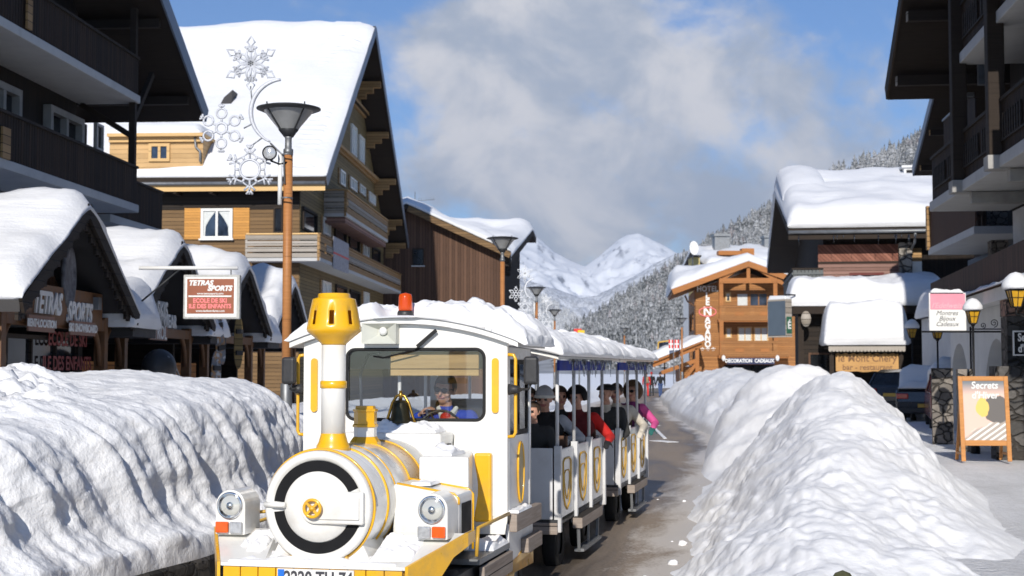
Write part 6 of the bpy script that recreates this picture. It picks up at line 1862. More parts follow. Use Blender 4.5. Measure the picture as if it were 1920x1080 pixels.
def ornament(p, label, m):
    t = thing('snowflake_ornament', p, label, 'light ornament', 'snowflake ornaments on the lamps')
    S_ = 20.5 / FPX
    def q(px, py): return ((px - 537) * S_, 2 + (692 - py) * S_)
    cx, cz = q(530, 209); R = 62 * S_
    mb = MB(); mb.tube([(cx + R * cos(a), 0, cz + R * sin(a)) for a in [radians(96) + radians(150) * k / 30 for k in range(31)]], [.014 + .02 * sin(pi * min(1, (k + 4) / 34)) for k in range(31)], 8); mb.build('crescent', m, t)
    for (px, py, R, k) in ((467, 117, 52, 0), (413, 240, 46, 2), (467, 318, 47, 1)):
        mb = MB(); flake(mb, q(px, py), R * S_, k, .016); mb.build('snowflake', m, t)
    mb = MB(); mb.tube([(q(524, 290)[0], 0, q(524, 290)[1]), (q(524, 384)[0], 0, q(524, 384)[1])], .032, 10); mb.build('cable_tube', m_signw, t)
    mb = MB(); a = q(505, 268); b = q(530, 292); mb.tube([(a[0], 0, a[1]), (b[0], 0, b[1]), (b[0] + .02, .02, b[1] - .4)], .013, 6)
    mb.build('arm', m_steel, t)
    for zz in (q(0, 290)[1], q(0, 372)[1]):
        mb = MB(); mb.tube([(.075 * cos(g_), .08 * sin(g_), zz) for g_ in [2 * pi * k / 16 for k in range(16)]], .012, 6, closed=True)
        mb.build('clamp', m_steel, t)
    mb = MB(); a, b = q(467, 160), q(470, 190); mb.tube([(a[0], 0, a[1]), (b[0], 0, b[1])], .01, 6); mb.build('stay', m_steel, t); mb = MB(); a, b = q(455, 240), q(470, 232); mb.tube([(a[0], 0, a[1]), (b[0], 0, b[1])], .01, 6); mb.build('stay', m_steel, t); mb = MB(); a, b = q(467, 275), q(490, 258); mb.tube([(a[0], 0, a[1]), (b[0], 0, b[1])], .01, 6)
    mb.build('stay', m_steel, t)
    return t
orn = ornament((p1_.x, 20.40, 0), 'large snowflake and crescent ornament on the nearest lamp post, before the big snow roof', m_frost)
a = W(507, 288, 20.3)
fl = thing('floodlight', (a.x, 20.25, a.z), 'round black-rimmed floodlight clamped to the nearest lamp post', 'floodlight')
mb = MB(); mb.lathe([(.075, .10), (.10, .02), (.105, -.03), (.09, -.035), (.088, -.02), (0, -.02)], 24, Matrix.Rotation(-pi / 2, 4, 'X')); mb.build('housing', m_black, fl)
mb = MB(); mb.lathe([(.086, -.024), (.05, -.036), (0, -.04)], 24, Matrix.Rotation(-pi / 2, 4, 'X'), caps=False); mb.build('lens', m_clearlens, fl)
mb = MB(); mb.tube([(0, .06, -.10), (.12, .12, -.14), (.22, .2, -.10)], .014, 6); mb.build('bracket', m_black, fl)
for i, Y, lb in ((2, 66, 'white snowflake and crescent ornament on the third lamp, against the barn'), (3, 91, 'small far snowflake and crescent ornament on the fourth lamp')):
    c = copy_tree(orn); c.location = (lamps[i].location.x, Y - .1, 0); c['label'] = lb
    for ch in c.children:
        if ch.name.startswith(('snowflake', 'crescent')):
            ch.data = ch.data.copy(); ch.data.materials.clear(); ch.data.materials.append(m_tinselw)

# ---- hanging shop sign, left
Ys_ = 23.7
a, b = W(343, 598, Ys_), W(450, 515, Ys_)
sg = thing('hanging_sign', (a.x, Ys_, 0), 'brown and white hanging board with shop lettering between the left gables', 'sign')
w, z0, z1 = b.x - a.x, a.z, b.z
mb = MB(); mb.box(0, 0, z0, w, .13, z1); bx_ = mb.build('box', plain('frosted_sign_frame', (.42, .42, .40), .6, 0, .2, 20, bump=.3), sg, bevel=.015)
mb = MB(); mb.box(.035, -.006, z0 + .035, w - .05, -.001, z1 - .04); mb.build('white_face', m_signw, bx_)
bz0, bz1 = W(0, 588, Ys_).z, W(0, 523, Ys_).z
mb = MB(); mb.box(.065, -.012, bz0, w - .095, -.007, bz1); br = mb.build('brown_face', m_signbr, bx_)
def L_(txt, px, py, size, mat, **k): 
    p = W(px, py, Ys_); lettering(txt, size, mat, br, face_M((p.x - a.x, -.014, p.z), (1, 0, 0)), ext=.002, **k)
L_('TETRAS', 376.5, 531, .115, m_signw, shear=.25, bold=.006); L_('SPORTS', 412, 541, .115, m_signw, shear=.25, bold=.006)
L_('www.tetrassports.com', 394.5, 550.5, .047, m_signw, bold=.001); L_('www.iledesenfants.com', 394.5, 583, .050, m_signw, bold=.001)
L_('ECOLE DE SKI', 394, 564, .098, m_letred, bold=.004, xs=.92); L_('ILE DES ENFANTS', 394, 574.5, .098, m_letred, bold=.004, xs=.92)
mb = MB(); p = W(394, 555.5, Ys_); mb.box(p.x - a.x - .355, -.0145, p.z - .012, p.x - a.x + .355, -.0125, p.z + .012); mb.build('white_rule', m_signw, br)
mb = MB(); zt = W(0, 502, Ys_).z; mb.tube([(-.75, .06, zt), (w - .05, .06, zt)], .032, 10); mb.build('arm', m_signw, sg)
mb = MB()
for x in (.13, w - .16): mb.tube([(x, .06, zt), (x, .06, z1)], .009, 6)
mb.tube([(-.7, .06, zt - .55), (-.05, .06, zt)], .015, 6); mb.build('hanger', m_dsteel, sg)

# ---- right: pink and white sign
Yp = 28.2
a, b = W(1743, 620, Yp), W(1811, 549, Yp)
sp_ = thing('hanging_sign', (a.x, Yp, 0), 'square pink and white gift-shop sign with snow along its top edge', 'sign')
w, z0, z1 = b.x - a.x, a.z, b.z
mb = MB(); mb.box(0, 0, z0, w, .06, z1); bd = mb.build('panel', m_signw, sp_, bevel=.008)
mb = MB(); mb.box(.02, -.006, z0 + (z1 - z0) * .56, w - .02, -.001, z1 - .02); pk = mb.build('pink_face', m_signpk, bd)
lettering("l'Edelweiss", .15, plain('pale_pink_letter', (.74, .45, .50), .5), pk, face_M((w / 2, -.008, z0 + (z1 - z0) * .66), (1, 0, 0)), ext=.001, shear=.35)
for i, tx in enumerate(('Montres', 'Bijoux', 'Cadeaux')):
    lettering(tx, .125, m_ink, bd, face_M((w / 2 - .02, -.003, z0 + (z1 - z0) * (.46 - .145 * i)), (1, 0, 0)), ext=.001, shear=.35)
snow_sheet('snow_cap', sp_, lambda u, v: (.03 + (w - .1) * u, -.05 + .13 * v, z1), lambda u, v: (0, 0, 1), .075, 20, 8, 3, .5, 4, .3, .4)
mb = MB(); mb.tube([(w * .5, .03, z1), (w * .5, .03, z1 + .12)], .012, 6); mb.tube([(-.15, .03, z0 - .02), (w + 1.0, .03, z0 - .02)], .018, 8); mb.build('iron_arm', m_iron, sp_)

# ---- lanterns with snow caps
def lantern(p, zc, s, label, post=True):
    t = thing('lantern', (p[0], p[1], 0), label, 'lantern', 'yellow-glazed lanterns with snow caps')
    mb = MB(); mb.lathe([(.10 * s, zc - .20 * s), (.20 * s, zc + .12 * s)], 4, Matrix.Rotation(pi / 4, 4, 'Z'), caps=True); gl = mb.build('amber_glass', m_amber, t, smooth=False)
    mb = MB()
    for k in range(4):
        a = pi / 4 + k * pi / 2; a2 = a + pi / 2
        lo = Vector((.105 * s * cos(a), .105 * s * sin(a), zc - .2 * s)); hi = Vector((.205 * s * cos(a), .205 * s * sin(a), zc + .12 * s))
        lo2 = Vector((.105 * s * cos(a2), .105 * s * sin(a2), zc - .2 * s)); hi2 = Vector((.205 * s * cos(a2), .205 * s * sin(a2), zc + .12 * s))
        mb.beam(lo, hi, .02 * s, .02 * s); mb.beam(hi, hi2, .022 * s, .022 * s); mb.beam(lo, lo2, .02 * s, .02 * s)
        mb.beam((lo + lo2) / 2, (hi + hi2) / 2, .012 * s, .012 * s); mb.beam(lo.lerp(hi, .55), lo2.lerp(hi2, .55), .012 * s, .012 * s)
    mb.lathe([(.24 * s, zc + .13 * s), (.24 * s, zc + .15 * s), (.05 * s, zc + .26 * s)], 4, Matrix.Rotation(pi / 4, 4, 'Z'))
    mb.build('frame', m_iron, t)
    mb = MB(); mb.lathe([(.235 * s, zc + .14 * s), (.265 * s, zc + .18 * s), (.25 * s, zc + .26 * s), (.19 * s, zc + .36 * s), (.10 * s, zc + .44 * s), (0, zc + .47 * s)], 24); mb.build('snow_cap', m_roofsnow, t)
    mb = MB()
    if not post:
        mb.tube([(0, 0, zc - .22 * s), (0, 0, zc - .34 * s), (.9, .2, zc - .34 * s)], .018, 8); mb.tube([(.05, .01, zc - .34 * s), (.5, .1, zc - .62 * s), (.9, .2, zc - .62 * s)], .012, 6); mb.build('wall_arm', m_iron, t); return t
    mb.tube([(0, 0, .3), (0, 0, zc - .22 * s)], .022, 10); mb.lathe([(.028, zc - .28 * s), (.06 * s, zc - .24 * s), (.11 * s, zc - .2 * s)], 12); mb.lathe([(.09, .35), (.09, .55), (.05, .7), (.03, .9)], 14); mb.build('lamp_post', m_iron, t)
    return t
for (px, py, Y, s, lb) in ((1905, 556, 22.4, .82, 'yellow lantern at the right edge, largest of the four, with a tall snow cap'), (1824, 592, 26.6, .70, 'yellow lantern with a snow cap right of the pink sign'),
                          (1757.5, 622, 33, .78, 'yellow lantern mostly hidden behind the pink sign'), (1710, 623, 44, .86, 'yellow lantern with a snow cap left of the pink sign, near the restaurant')):
    p = W(px, py, Y); lantern((p.x, Y), p.z, s, lb, px < 1900)
# wrought iron scroll bracket
p = W(1862, 617, 28.6)
ib = thing('iron_bracket', (p.x, 28.6, p.z), 'black wrought iron scroll bracket before the white arches', 'bracket')
mb = MB(); mb.tube([(-.45, 0, 0), (.75, 0, 0)], .012, 6)
def spiral(cx, cz, r0, turns, a0, sgn=1, n=40):
    return [(cx + r0 * (1 - k / n * .85) * cos(a0 + sgn * turns * 2 * pi * k / n), 0, cz + r0 * (1 - k / n * .85) * sin(a0 + sgn * turns * 2 * pi * k / n)) for k in range(n + 1)]
mb.tube(spiral(.32, .20, .20, 1.9, -pi / 2, 1), .010, 6); mb.tube(spiral(.02, .12, .085, 1.7, -pi / 2, 1), .009, 6); mb.tube(spiral(-.2, .07, .06, 1.5, -pi / 2, 1), .008, 6); mb.tube(spiral(.30, -.07, .06, 1.4, pi / 2, -1), .008, 6)
mb.build('scrollwork', m_iron, ib)
mb = MB(); mb.tube([(-.45, 0, -1.9), (-.45, 0, .05)], .02, 8); mb.tube([(.75, 0, -1.9), (.75, 0, .05)], .02, 8); mb.build('uprights', m_iron, ib)

# ---- stone gate pillars and wall
def pillar(px, pyb, Y, w, d, top, label, mat=None, name='stone_pillar', rz=-.1):
    p = W(px, pyb, Y)
    t = thing(name, Frame((p.x, Y, 0), rz), label, 'pillar' if name == 'stone_pillar' else 'wall')
    mb = MB(); rows = []
    n = 14
    ring = []
    for (x0, y0, x1, y1) in ((-w, -d, w, -d), (w, -d, w, d), (w, d, -w, d), (-w, d, -w, -d)):
        for k in range(6): ring.append((x0 + (x1 - x0) * k / 6, y0 + (y1 - y0) * k / 6))
    for i in range(n + 1):
        z = .2 + (top - .2) * i / n
        r = []
        for (x, y) in ring:
            j = 1 + .05 * NZ.noise(Vector((x * 4, y * 4, z * 5)))
            r.append(Vector((x * j, y * j, z)))
        r.append(r[0]); rows.append(r)
    mb.grid(rows, smooth=False)
    mb.add([rows[-1][k] for k in range(len(ring))], [tuple(range(len(ring)))])
    mb.build('stonework', mat or m_stone, t)
    return t
pillar(1768, 830, 30.3, .21, .24, 2.02, 'rough stone gate pillar left of the easel board', rz=-.25)
pillar(1812, 820, 27.5, .15, .35, 2.0, 'stone gate pillar half hidden behind the easel board', rz=-.25)
pillar(1925, 850, 25.2, .55, .3, 2.05, 'dark low stone wall right of the easel board', m_stoned, 'stone_wall', rz=-.15)
pc = pillar(1915, 850, 26.2, .26, .3, 2.95, 'tall grey stone pillar behind the black shop sign at the right edge', m_stoned, rz=-.15)
mb = MB(); mb.box(-.27, -.31, 2.96, .5, .3, 3.75); mb.build('brick_top', stone_mat('pink_brick', (.30, .18, .14), (.42, .28, .22), 3.0), pc)
# black shop sign at the edge
a, b = W(1899, 667, 24.8), W(1962, 620, 24.8)
bs = thing('shop_sign', (a.x, 24.8, 0), 'black sign with white lettering and a pale frame at the right edge', 'sign')
w, z0, z1 = b.x - a.x, a.z, b.z
mb = MB(); mb.box(0, 0, z0, w, .05, z1); bb = mb.build('board', m_black, bs)
mb = MB(); mb.box(0, -.02, z0, w, -.002, z0 + .025); mb.box(0, -.02, z1 - .025, w, -.002, z1); mb.box(0, -.02, z0 + .026, .025, -.002, z1 - .026); mb.box(w - .025, -.02, z0 + .026, w, -.002, z1 - .026); mb.build('frame', m_letgrey, bb)
lettering("Secrets\nd'Hiver", .19, m_signw, bb, face_M((w / 2, -.006, (z0 + z1) / 2 + .0), (1, 0, 0)), ext=.002, bold=.006, xs=.72)
mb = MB(); mb.tube([(w / 2, .05, z1 - .1), (w / 2, .5, z1 - .1)], .015, 6); mb.build('arm', m_iron, bs)

# ---- easel board
Ye = 24.0
FEb = Frame((W(1850, 860, Ye).x, Ye, .47), radians(-4))
eb = thing('easel_board', FEb, 'wooden easel board with a pink and grey snow picture on the pavement', 'easel board')
w, h = .375, 1.42
tilt = radians(-7)
MT = Matrix.Rotation(tilt, 4, 'X')
mb = MB(MT)
for sg_ in (-1, 1): mb.box(sg_ * (w + .0) - .035 * 1, -.02, 0 if True else 0, sg_ * w + .035, .02, h)
mb.box(-w + .036, -.018, h - .08, w - .036, .018, h); mb.box(-w + .036, -.018, .26, w - .036, .018, .35)
mw_e = wood('easel_wood', (.50, .20, .05), .9, 'z', .05, .002, .35, .5, c2=(.66, .30, .09))
mb.build('frame', mw_e, eb, bevel=.004)
mb = MB(Matrix.Translation((0, .02, 0)) @ Matrix.Rotation(radians(-7), 4, 'X') @ Matrix.Translation((0, .36, 0)) @ Matrix.Rotation(radians(22), 4, 'X'))
mb = MB()
for sg_ in (-1, 1):
    mb = MB(); mb.beam((sg_ * (w - .01), .52, 0), (sg_ * (w - .03), .20, h - .2), .05, .03); mb.beam((sg_ * w, .05, .12), (sg_ * w, .50, .12), .02, .04); mb.build('rear_leg', mw_e, eb)
t = NT('poster_print')
sp3 = t.node('ShaderNodeSeparateXYZ'); t.l.new(t.tc.outputs['Object'], sp3.inputs[0]); X, Yq, Z = sp3.outputs
nz = t.math('MULTIPLY', t.math('SUBTRACT', t.noise(t.co(), 5, 4), .5), .22)
zz = t.math('ADD', Z, nz)
col = t.mix(t.ramp(Z, 1.1, 1.3), (.72, .50, .42), (.18, .20, .22))
diag = t.math('ADD', t.math('MULTIPLY', X, -.55), zz)
st = t.math('FRACT', t.math('MULTIPLY', t.math('ADD', t.math('MULTIPLY', X, -.7), Z), 11))
stripe = t.mix(t.ramp(t.math('ADD', st, nz), .35, .45), (.78, .76, .72), (.38, .33, .29))
col = t.mix(t.ramp(diag, .60, .56), col, stripe)
dd = t.math('ADD', t.math('POWER', t.math('MULTIPLY', t.math('SUBTRACT', X, .22), 4.2), 2), t.math('POWER', t.math('MULTIPLY', t.math('SUBTRACT', zz, .86), 4.5), 2))
col = t.mix(t.ramp(dd, 1.1, .95), col, (.13, .12, .115))
dd2 = t.math('ADD', t.math('POWER', t.math('MULTIPLY', t.math('SUBTRACT', X, -.03), 9), 2), t.math('POWER', t.math('MULTIPLY', t.math('SUBTRACT', zz, .88), 7), 2))
col = t.mix(t.ramp(dd2, 1.1, .9), col, (.75, .52, .14))
m_poster = t.set(col, .5, 0, .3)
mb = MB(MT); mb.box(-w + .036, -.008, .351, w - .036, .008, h - .081); po = mb.build('poster', m_poster, eb)
lettering("Secrets\nd'Hiver", .165, m_signw, po, MT @ face_M((.02, -.012, h - .24), (1, 0, 0)), ext=.001, bold=.003, shear=.15, xs=.9)

# ---- parked cars
def car(p, rz, paint, name, label, est=True, snow=.0):
    t = thing('parked_car', Frame(p, rz), label, 'car', 'cars parked on the right')
    Ln, w = 4.65, .89
    side = [(-.02, .32), (-.06, .62), (.0, .90), (.10, .98), (.9, 1.0), (3.2, .98), (4.3, .84), (4.55, .68), (4.58, .40), (4.5, .28), (.1, .26)]
    mb = MB()
    vs = []; fs = []
    secs = ((-w * .93, .0), (-w, .12), (-w, .12), (w, .12), (w, .12), (w * .93, .0))
    mb.prism(side, 'x', -w, w); bd = mb.build('body', paint, t, bevel=.07, seg=4)
    gh = [(.12, .97), (.35, 1.36), (.62, 1.46), (2.2, 1.46), (2.55, 1.40), (3.45, .97)] if est else [(.55, .97), (1.15, 1.36), (1.5, 1.43), (2.3, 1.43), (2.65, 1.37), (3.5, .97)]
    mb = MB(); n = len(gh)
    tp = lambda z: w * (.96 - .30 * max(0, z - .97))
    vs = [(-tp(b), a, b) for a, b in gh] + [(tp(b), a, b) for a, b in gh]
    mb.add(vs, [tuple(range(n))[::-1], tuple(range(n, 2 * n))] + [(i, (i + 1) % n, n + (i + 1) % n, n + i) for i in range(n)])
    mb.build('glasshouse', m_pane, t, bevel=.04, seg=3)
    ro = [(a, b + .008) for a, b in gh[1:-1]]
    mb = MB(); vs = []
    for a, b in ro: vs += [(-tp(b) - .012, a, b), (tp(b) + .012, a, b), (-tp(b) + .06, a, b + .035), (tp(b) - .06, a, b + .035)]
    rows = [[Vector((-tp(b) - .02, a, b - .03)), Vector((-tp(b) + .03, a, b + .012)), Vector((0, a, b + .035)), Vector((tp(b) - .03, a, b + .012)), Vector((tp(b) + .02, a, b - .03))] for a, b in ro]
    mb.grid(rows); mb.build('roof', paint, t)
    for sg_ in (-1, 1):
        mb = MB(); mb.beam((sg_ * tp(.98), gh[0][0], .985), (sg_ * tp(.98), gh[-1][0], .985), .05, .05)
        for (i, j) in ((0, 1), (n - 2, n - 1)):
            a0, b0 = gh[i]; a1, b1 = gh[j]; mb.beam((sg_ * tp(b0), a0, b0), (sg_ * tp(b1), a1, b1), .07, .06)
        mb.beam((sg_ * tp(.98), 1.75, .98), (sg_ * tp(1.42), 1.75, 1.42), .05, .05)
        mb.build('window_frame', paint, t)
    for sg_ in (-1, 1):
        mb = MB(); x0, x1 = sorted((sg_ * .52, sg_ * .86)); mb.box(x0, -.075, .70, x1, -.0, .86); mb.build('tail_light', m_tail, t, bevel=.03, seg=3)
        for y in (.85, 3.6):
            mb = MB(); M_ = Matrix.Translation((sg_ * .78, y, .32)) @ Matrix.Rotation(pi / 2, 4, 'Y')
            mb.lathe([(.2, -.1), (.29, -.105), (.32, -.07), (.32, .07), (.29, .105), (.2, .1)], 28, M_, caps=False); wh = mb.build('wheel', m_rubber, t)
            mb = MB(); mb.lathe([(0, -.07), (.05, -.075), (.19, -.08), (.2, -.05), (.2, .05), (.19, .08), (.05, .075), (0, .07)], 20, M_); mb.build('rim', m_steel, wh)
    mb = MB(); mb.box(-.26, -.085, .60 if est else .45, .26, -.06, .71 if est else .56); mb.build('licence_plate', m_gold, t)
    mb = MB(); mb.box(-.84, -.10, .30, .84, -.02, .44); mb.build('rear_bumper', m_plastic, t, bevel=.02)
    if snow:
        snow_sheet('snow_cover', t, lambda u, v: ((-.84 + 1.68 * u) * .96, .02 + 4.3 * v, (1.0 if v < .1 else 1.46 if .2 < v < .52 else 1.46 - (v - .52) * 1.3 if v >= .52 else 1.0 + (v - .1) * 4.6)), lambda u, v: (0, 0, 1), snow, 18, 50, 4, .3, 1.2, .2, .08, bulge=.04, lump=.06)
    return t
m_tail = plain('tail_lens', (.5, .02, .015), .15, 0, .2, 20, coat=.5)
m_carblk = plain('black_car_paint', (.014, .014, .017), .18, 0, .1, 4, coat=.8)
m_cardk = plain('anthracite_car_paint', (.02, .021, .024), .2, 0, .1, 4, coat=.8)
m_carred = plain('red_car_paint', (.2, .02, .02), .25, 0, .1, 4, coat=.6)
p = W(1672, 760, 47.5); car((p.x, 47.5, .5), radians(-42), m_carblk, 'a', 'black parked estate car with a clear roof, farther left of the two dark cars')
p = W(1738, 760, 42.5); car((p.x, 42.5, .42), radians(-20), m_cardk, 'b', 'dark parked saloon with thick snow on its boot and windows', False, .2)
p = W(1812, 760, 37); car((p.x, 37, .42), radians(-14), m_carred, 'c', 'snow-covered red car parked behind the stone gate pillars', True, .35)
# snow-covered blue car by the hotel
p = W(1395, 712, 100); car((p.x, 100, 0), radians(60), plain('blue_car_paint', (.03, .13, .3), .25, 0, .1, 4, coat=.6), 'd', 'small blue car under snow, parked before the hotel shop', True, .3)
# pale cabinet near it
p = W(1368, 702, 99)
cb = thing('utility_cabinet', (p.x, 99, 0), 'pale green utility cabinet before the hotel shop window', 'cabinet')
mb = MB(); mb.box(-.27, 0, 0, .27, .4, p.z + .28); mb.build('housing', plain('pale_green_metal', (.42, .5, .42), .5), cb, bevel=.02); mb = MB(); mb.box(-.3, -.03, p.z + .283, .3, .43, p.z + .34); mb.build('lid', m_steel, cb)
# green post buried in the near bank
bp = thing('litter_bin', (2.24, 9.85, 0), 'dark green rounded bin top poking out of the nearest right snow bank', 'bin')
mb = MB(); mb.lathe([(.10, 0), (.10, .48), (.09, .56), (.05, .62), (0, .64)], 20); mb.build('barrel', plain('mossy_green', (.075, .075, .035), .6, 0, .3, 12, bump=.4), bp)
mb = MB(); mb.tube([(.1 * cos(a), .1 * sin(a), .47) for a in [2 * pi * k / 20 for k in range(20)]], .012, 6, closed=True); mb.build('hoop', m_dsteel, bp)
# red and yellow sign far over the carriage roofs
p = W(1086, 622, 95)
ys = thing('shop_sign', (p.x, 95, 0), 'small red and yellow sign showing over the carriage roof snow', 'sign')
mb = MB(); mb.box(-.35, 0, p.z - .05, .15, .1, p.z + .2); mb.build('red_panel', m_red, ys)
mb = MB(); mb.box(-.1, -.06, p.z - .25, .35, .04, p.z + .1); mb.build('yellow_panel', plain('sign_yellow', (.75, .5, .02), .5), ys)
mb = MB(); mb.tube([(0, .05, 0), (0, .05, p.z - .2)], .05, 8); mb.build('post', m_steel, ys)
# ================================================================== PEOPLE
def capsule(mb, p, q, r0, r1, n=12, m=4):
    p = Vector(p); q = Vector(q); d = q - p; L = max(1e-5, d.length); d = d / L
    a = d.orthogonal().normalized(); b = d.cross(a)
    prof = []
    for k in range(m + 1):
        t = pi / 2 * k / m; prof.append((-r0 * cos(t), r0 * sin(t)))
    for k in range(m + 1):
        t = pi / 2 * k / m; prof.append((L + r1 * sin(t), r1 * cos(t)))
    vs = []
    for (h, r) in prof:
        for k in range(n):
            t = 2 * pi * k / n; vs.append(p + d * h + (a * cos(t) + b * sin(t)) * max(r, 1e-4))
    fs = [(i * n + k, i * n + (k + 1) % n, (i + 1) * n + (k + 1) % n, (i + 1) * n + k) for i in range(len(prof) - 1) for k in range(n)]
    fs += [tuple(range(n - 1, -1, -1)), tuple(range((len(prof) - 1) * n, len(prof) * n))]
    mb.add(vs, fs, 0, True)

class Fig:
    def __init__(s): s.p = []       # (p, q, r0, r1, material key)
    def cap(s, p, q, r0, r1, k): s.p.append((Vector(p), Vector(q), r0, r1, k))
    def ball(s, c, r, k): s.p.append((Vector(c), Vector(c) + Vector((0, 0, 1e-3)), r, r, k))
    def limb(s, a, b, la, lb, hint):
        """two-bone reach from a to b; returns the middle joint and the end"""
        a = Vector(a); b = Vector(b); d = b - a; L = d.length
        if L > (la + lb) * .995: b = a + d * ((la + lb) * .995 / L); d = b - a; L = d.length
        x = (la * la - lb * lb + L * L) / (2 * L); h = sqrt(max(0, la * la - x * x))
        n = d / L; hv = Vector(hint); hv = (hv - n * hv.dot(n)).normalized()
        return a + n * x + hv * h, b
    def hand(s, w, d, nrm, side, k, curl=.5, fist=False, sc=1.0):
        """palm, four fingers, thumb; d = direction of the palm, nrm = back of the hand"""
        d = Vector(d).normalized(); nrm = Vector(nrm); nrm = (nrm - d * nrm.dot(d)).normalized(); sd = d.cross(nrm) * side
        w = Vector(w)
        for j in (-1, 0, 1): s.cap(w + sd * j * .02 * sc, w + d * .085 * sc + sd * j * .026 * sc, .016 * sc, .013 * sc, k)
        for j, l in zip((-1.5, -.5, .5, 1.5), (.060, .076, .080, .068)):
            b = w + d * .09 * sc + sd * j * .0195 * sc; l *= sc
            d2 = (d * cos(curl) - nrm * sin(curl)); d3 = (d * cos(curl * 2.2) - nrm * sin(curl * 2.2))
            m = b + d2 * l * .55; s.cap(b, m, .0095 * sc, .009 * sc, k); s.cap(m, m + d3 * l * .5, .009 * sc, .0078 * sc, k)
        tb = w + d * .03 * sc + sd * .030 * sc; td = (d * .7 + sd * .75 - nrm * .35).normalized()
        s.cap(tb, tb + td * .04 * sc, .012 * sc, .011 * sc, k); s.cap(tb + td * .04 * sc, tb + td * .04 * sc + (td + d * .5 - nrm * .4).normalized() * .035 * sc, .0105 * sc, .009 * sc, k)
    def head(s, c, R, k='skin'):
        """face towards -Y of R"""
        c = Vector(c); f = lambda x, y, z: c + R @ Vector((x, y, z))
        s.cap(f(0, .018, .03), f(0, -.012, .03), .080, .078, k); s.cap(f(0, .015, .055), f(0, -.01, .05), .070, .068, k)
        s.cap(f(0, -.028, -.02), f(0, -.04, -.075), .062, .040, k); s.cap(f(.03, -.03, -.055), f(-.03, -.03, -.055), .036, .036, k)
        s.cap(f(0, -.088, .012), f(0, -.108, -.022), .011, .014, k)                       # nose
        s.cap(f(-.03, -.082, .035), f(.03, -.082, .035), .012, .012, k)                   # brow
        for sg in (-1, 1):
            s.cap(f(sg * .082, .005, .02), f(sg * .078, .0, -.025), .014, .010, k)        # ears
            s.ball(f(sg * .031, -.080, .014), .0125, 'eye')
            s.ball(f(sg * .045, -.062, -.025), .024, k)
        s.cap(f(-.02, -.083, -.05), f(.02, -.083, -.05), .009, .009, 'lip')
    def build(s, name, M, mats, label, voxel=.008, group=None, smooth=6):
        mb = MB()
        for (p, q, r0, r1, k) in s.p: capsule(mb, p, q, r0, r1)
        me0 = bpy.data.meshes.new('raw'); me0.from_pydata(mb.v, [], mb.f)
        o = bpy.data.objects.new(name, me0); COL.objects.link(o)
        md = o.modifiers.new('r', 'REMESH'); md.mode = 'VOXEL'; md.voxel_size = voxel
        m2 = o.modifiers.new('s', 'SMOOTH'); m2.factor = .5; m2.iterations = smooth
        dg = bpy.context.evaluated_depsgraph_get(); dg.update()
        me = bpy.data.meshes.new_from_object(o.evaluated_get(dg), depsgraph=dg)
        o.modifiers.clear(); o.data = me; bpy.data.meshes.remove(me0); me.name = name
        keys = sorted({k for *_, k in s.p}); me.materials.clear()
        for k in keys: me.materials.append(mats[k])
        n = len(me.polygons); C = np.zeros(n * 3); me.polygons.foreach_get('center', C); C = C.reshape(-1, 3)
        best = np.full(n, 1e9); idx = np.zeros(n, dtype=np.int32)
        for (p, q, r0, r1, k) in s.p:
            P = np.array(p); D = np.array(q) - P; L2 = max(1e-9, D @ D); t = np.clip((C - P) @ D / L2, 0, 1)
            dist = np.linalg.norm(C - (P + t[:, None] * D), axis=1) - (r0 + (r1 - r0) * t)
            if k in ('eye', 'lip'): dist -= .004
            m = dist < best; best[m] = dist[m]; idx[m] = keys.index(k)
        me.polygons.foreach_set('material_index', idx); me.polygons.foreach_set('use_smooth', [True] * n); me.update()
        o.matrix_world = M
        return tag(o, label, 'person', group)

def skin_m(name, c): return plain(name, c, .55, 0, .08, 20)
m_skin = skin_m('skin', (.50, .27, .19)); m_eye = plain('eye', (.02, .015, .012), .2); m_lip = plain('lip', (.36, .13, .11), .5)
def cloth(name, c, sc=60): return plain(name, c, .85, 0, .22, 5, bump=.35, bscale=sc)
m_hairb = plain('brown_hair', (.035, .02, .012), .6, 0, .4, 60, bump=.6, bscale=80)
m_cblack = cloth('black_cloth', (.014, .014, .016)); m_cblue = cloth('blue_jacket', (.02, .06, .42)); m_cred = cloth('red_jacket', (.52, .016, .012)); m_cgrey = cloth('grey_jacket', (.33, .34, .37)); m_cwhite = cloth('white_jacket', (.62, .61, .58))
m_cdk = cloth('dark_grey_coat', (.035, .035, .034)); m_cpink = cloth('pink_jacket', (.62, .09, .28)); m_cpur = cloth('purple_scarf', (.17, .03, .12)); m_fur = cloth('brown_fur', (.10, .055, .028), 25); m_cream = cloth('cream_fleece', (.55, .5, .42), 25)
m_jeans = cloth('blue_jeans', (.05, .09, .22)); m_redt = cloth('red_trousers', (.75, .035, .03)); m_maroon = cloth('maroon_jacket', (.12, .012, .014)); m_knit = cloth('grey_knit', (.36, .37, .40), 30); m_tan = cloth('tan_rucksack', (.30, .22, .13)); m_teal = cloth('teal_cloth', (.02, .12, .11))
ROTI = Matrix.Identity(3)
def base_mats(**k):
    d = dict(skin=m_skin, eye=m_eye, lip=m_lip, jacket=m_cblack, trousers=m_cblack, shoes=m_cblack, glove=m_cblack, sleeve=None, collar=None, scarf=m_cred, vest=m_cblack)
    d.update(k)
    if d['sleeve'] is None: d['sleeve'] = d['jacket']
    if d['collar'] is None: d['collar'] = d['jacket']
    return d
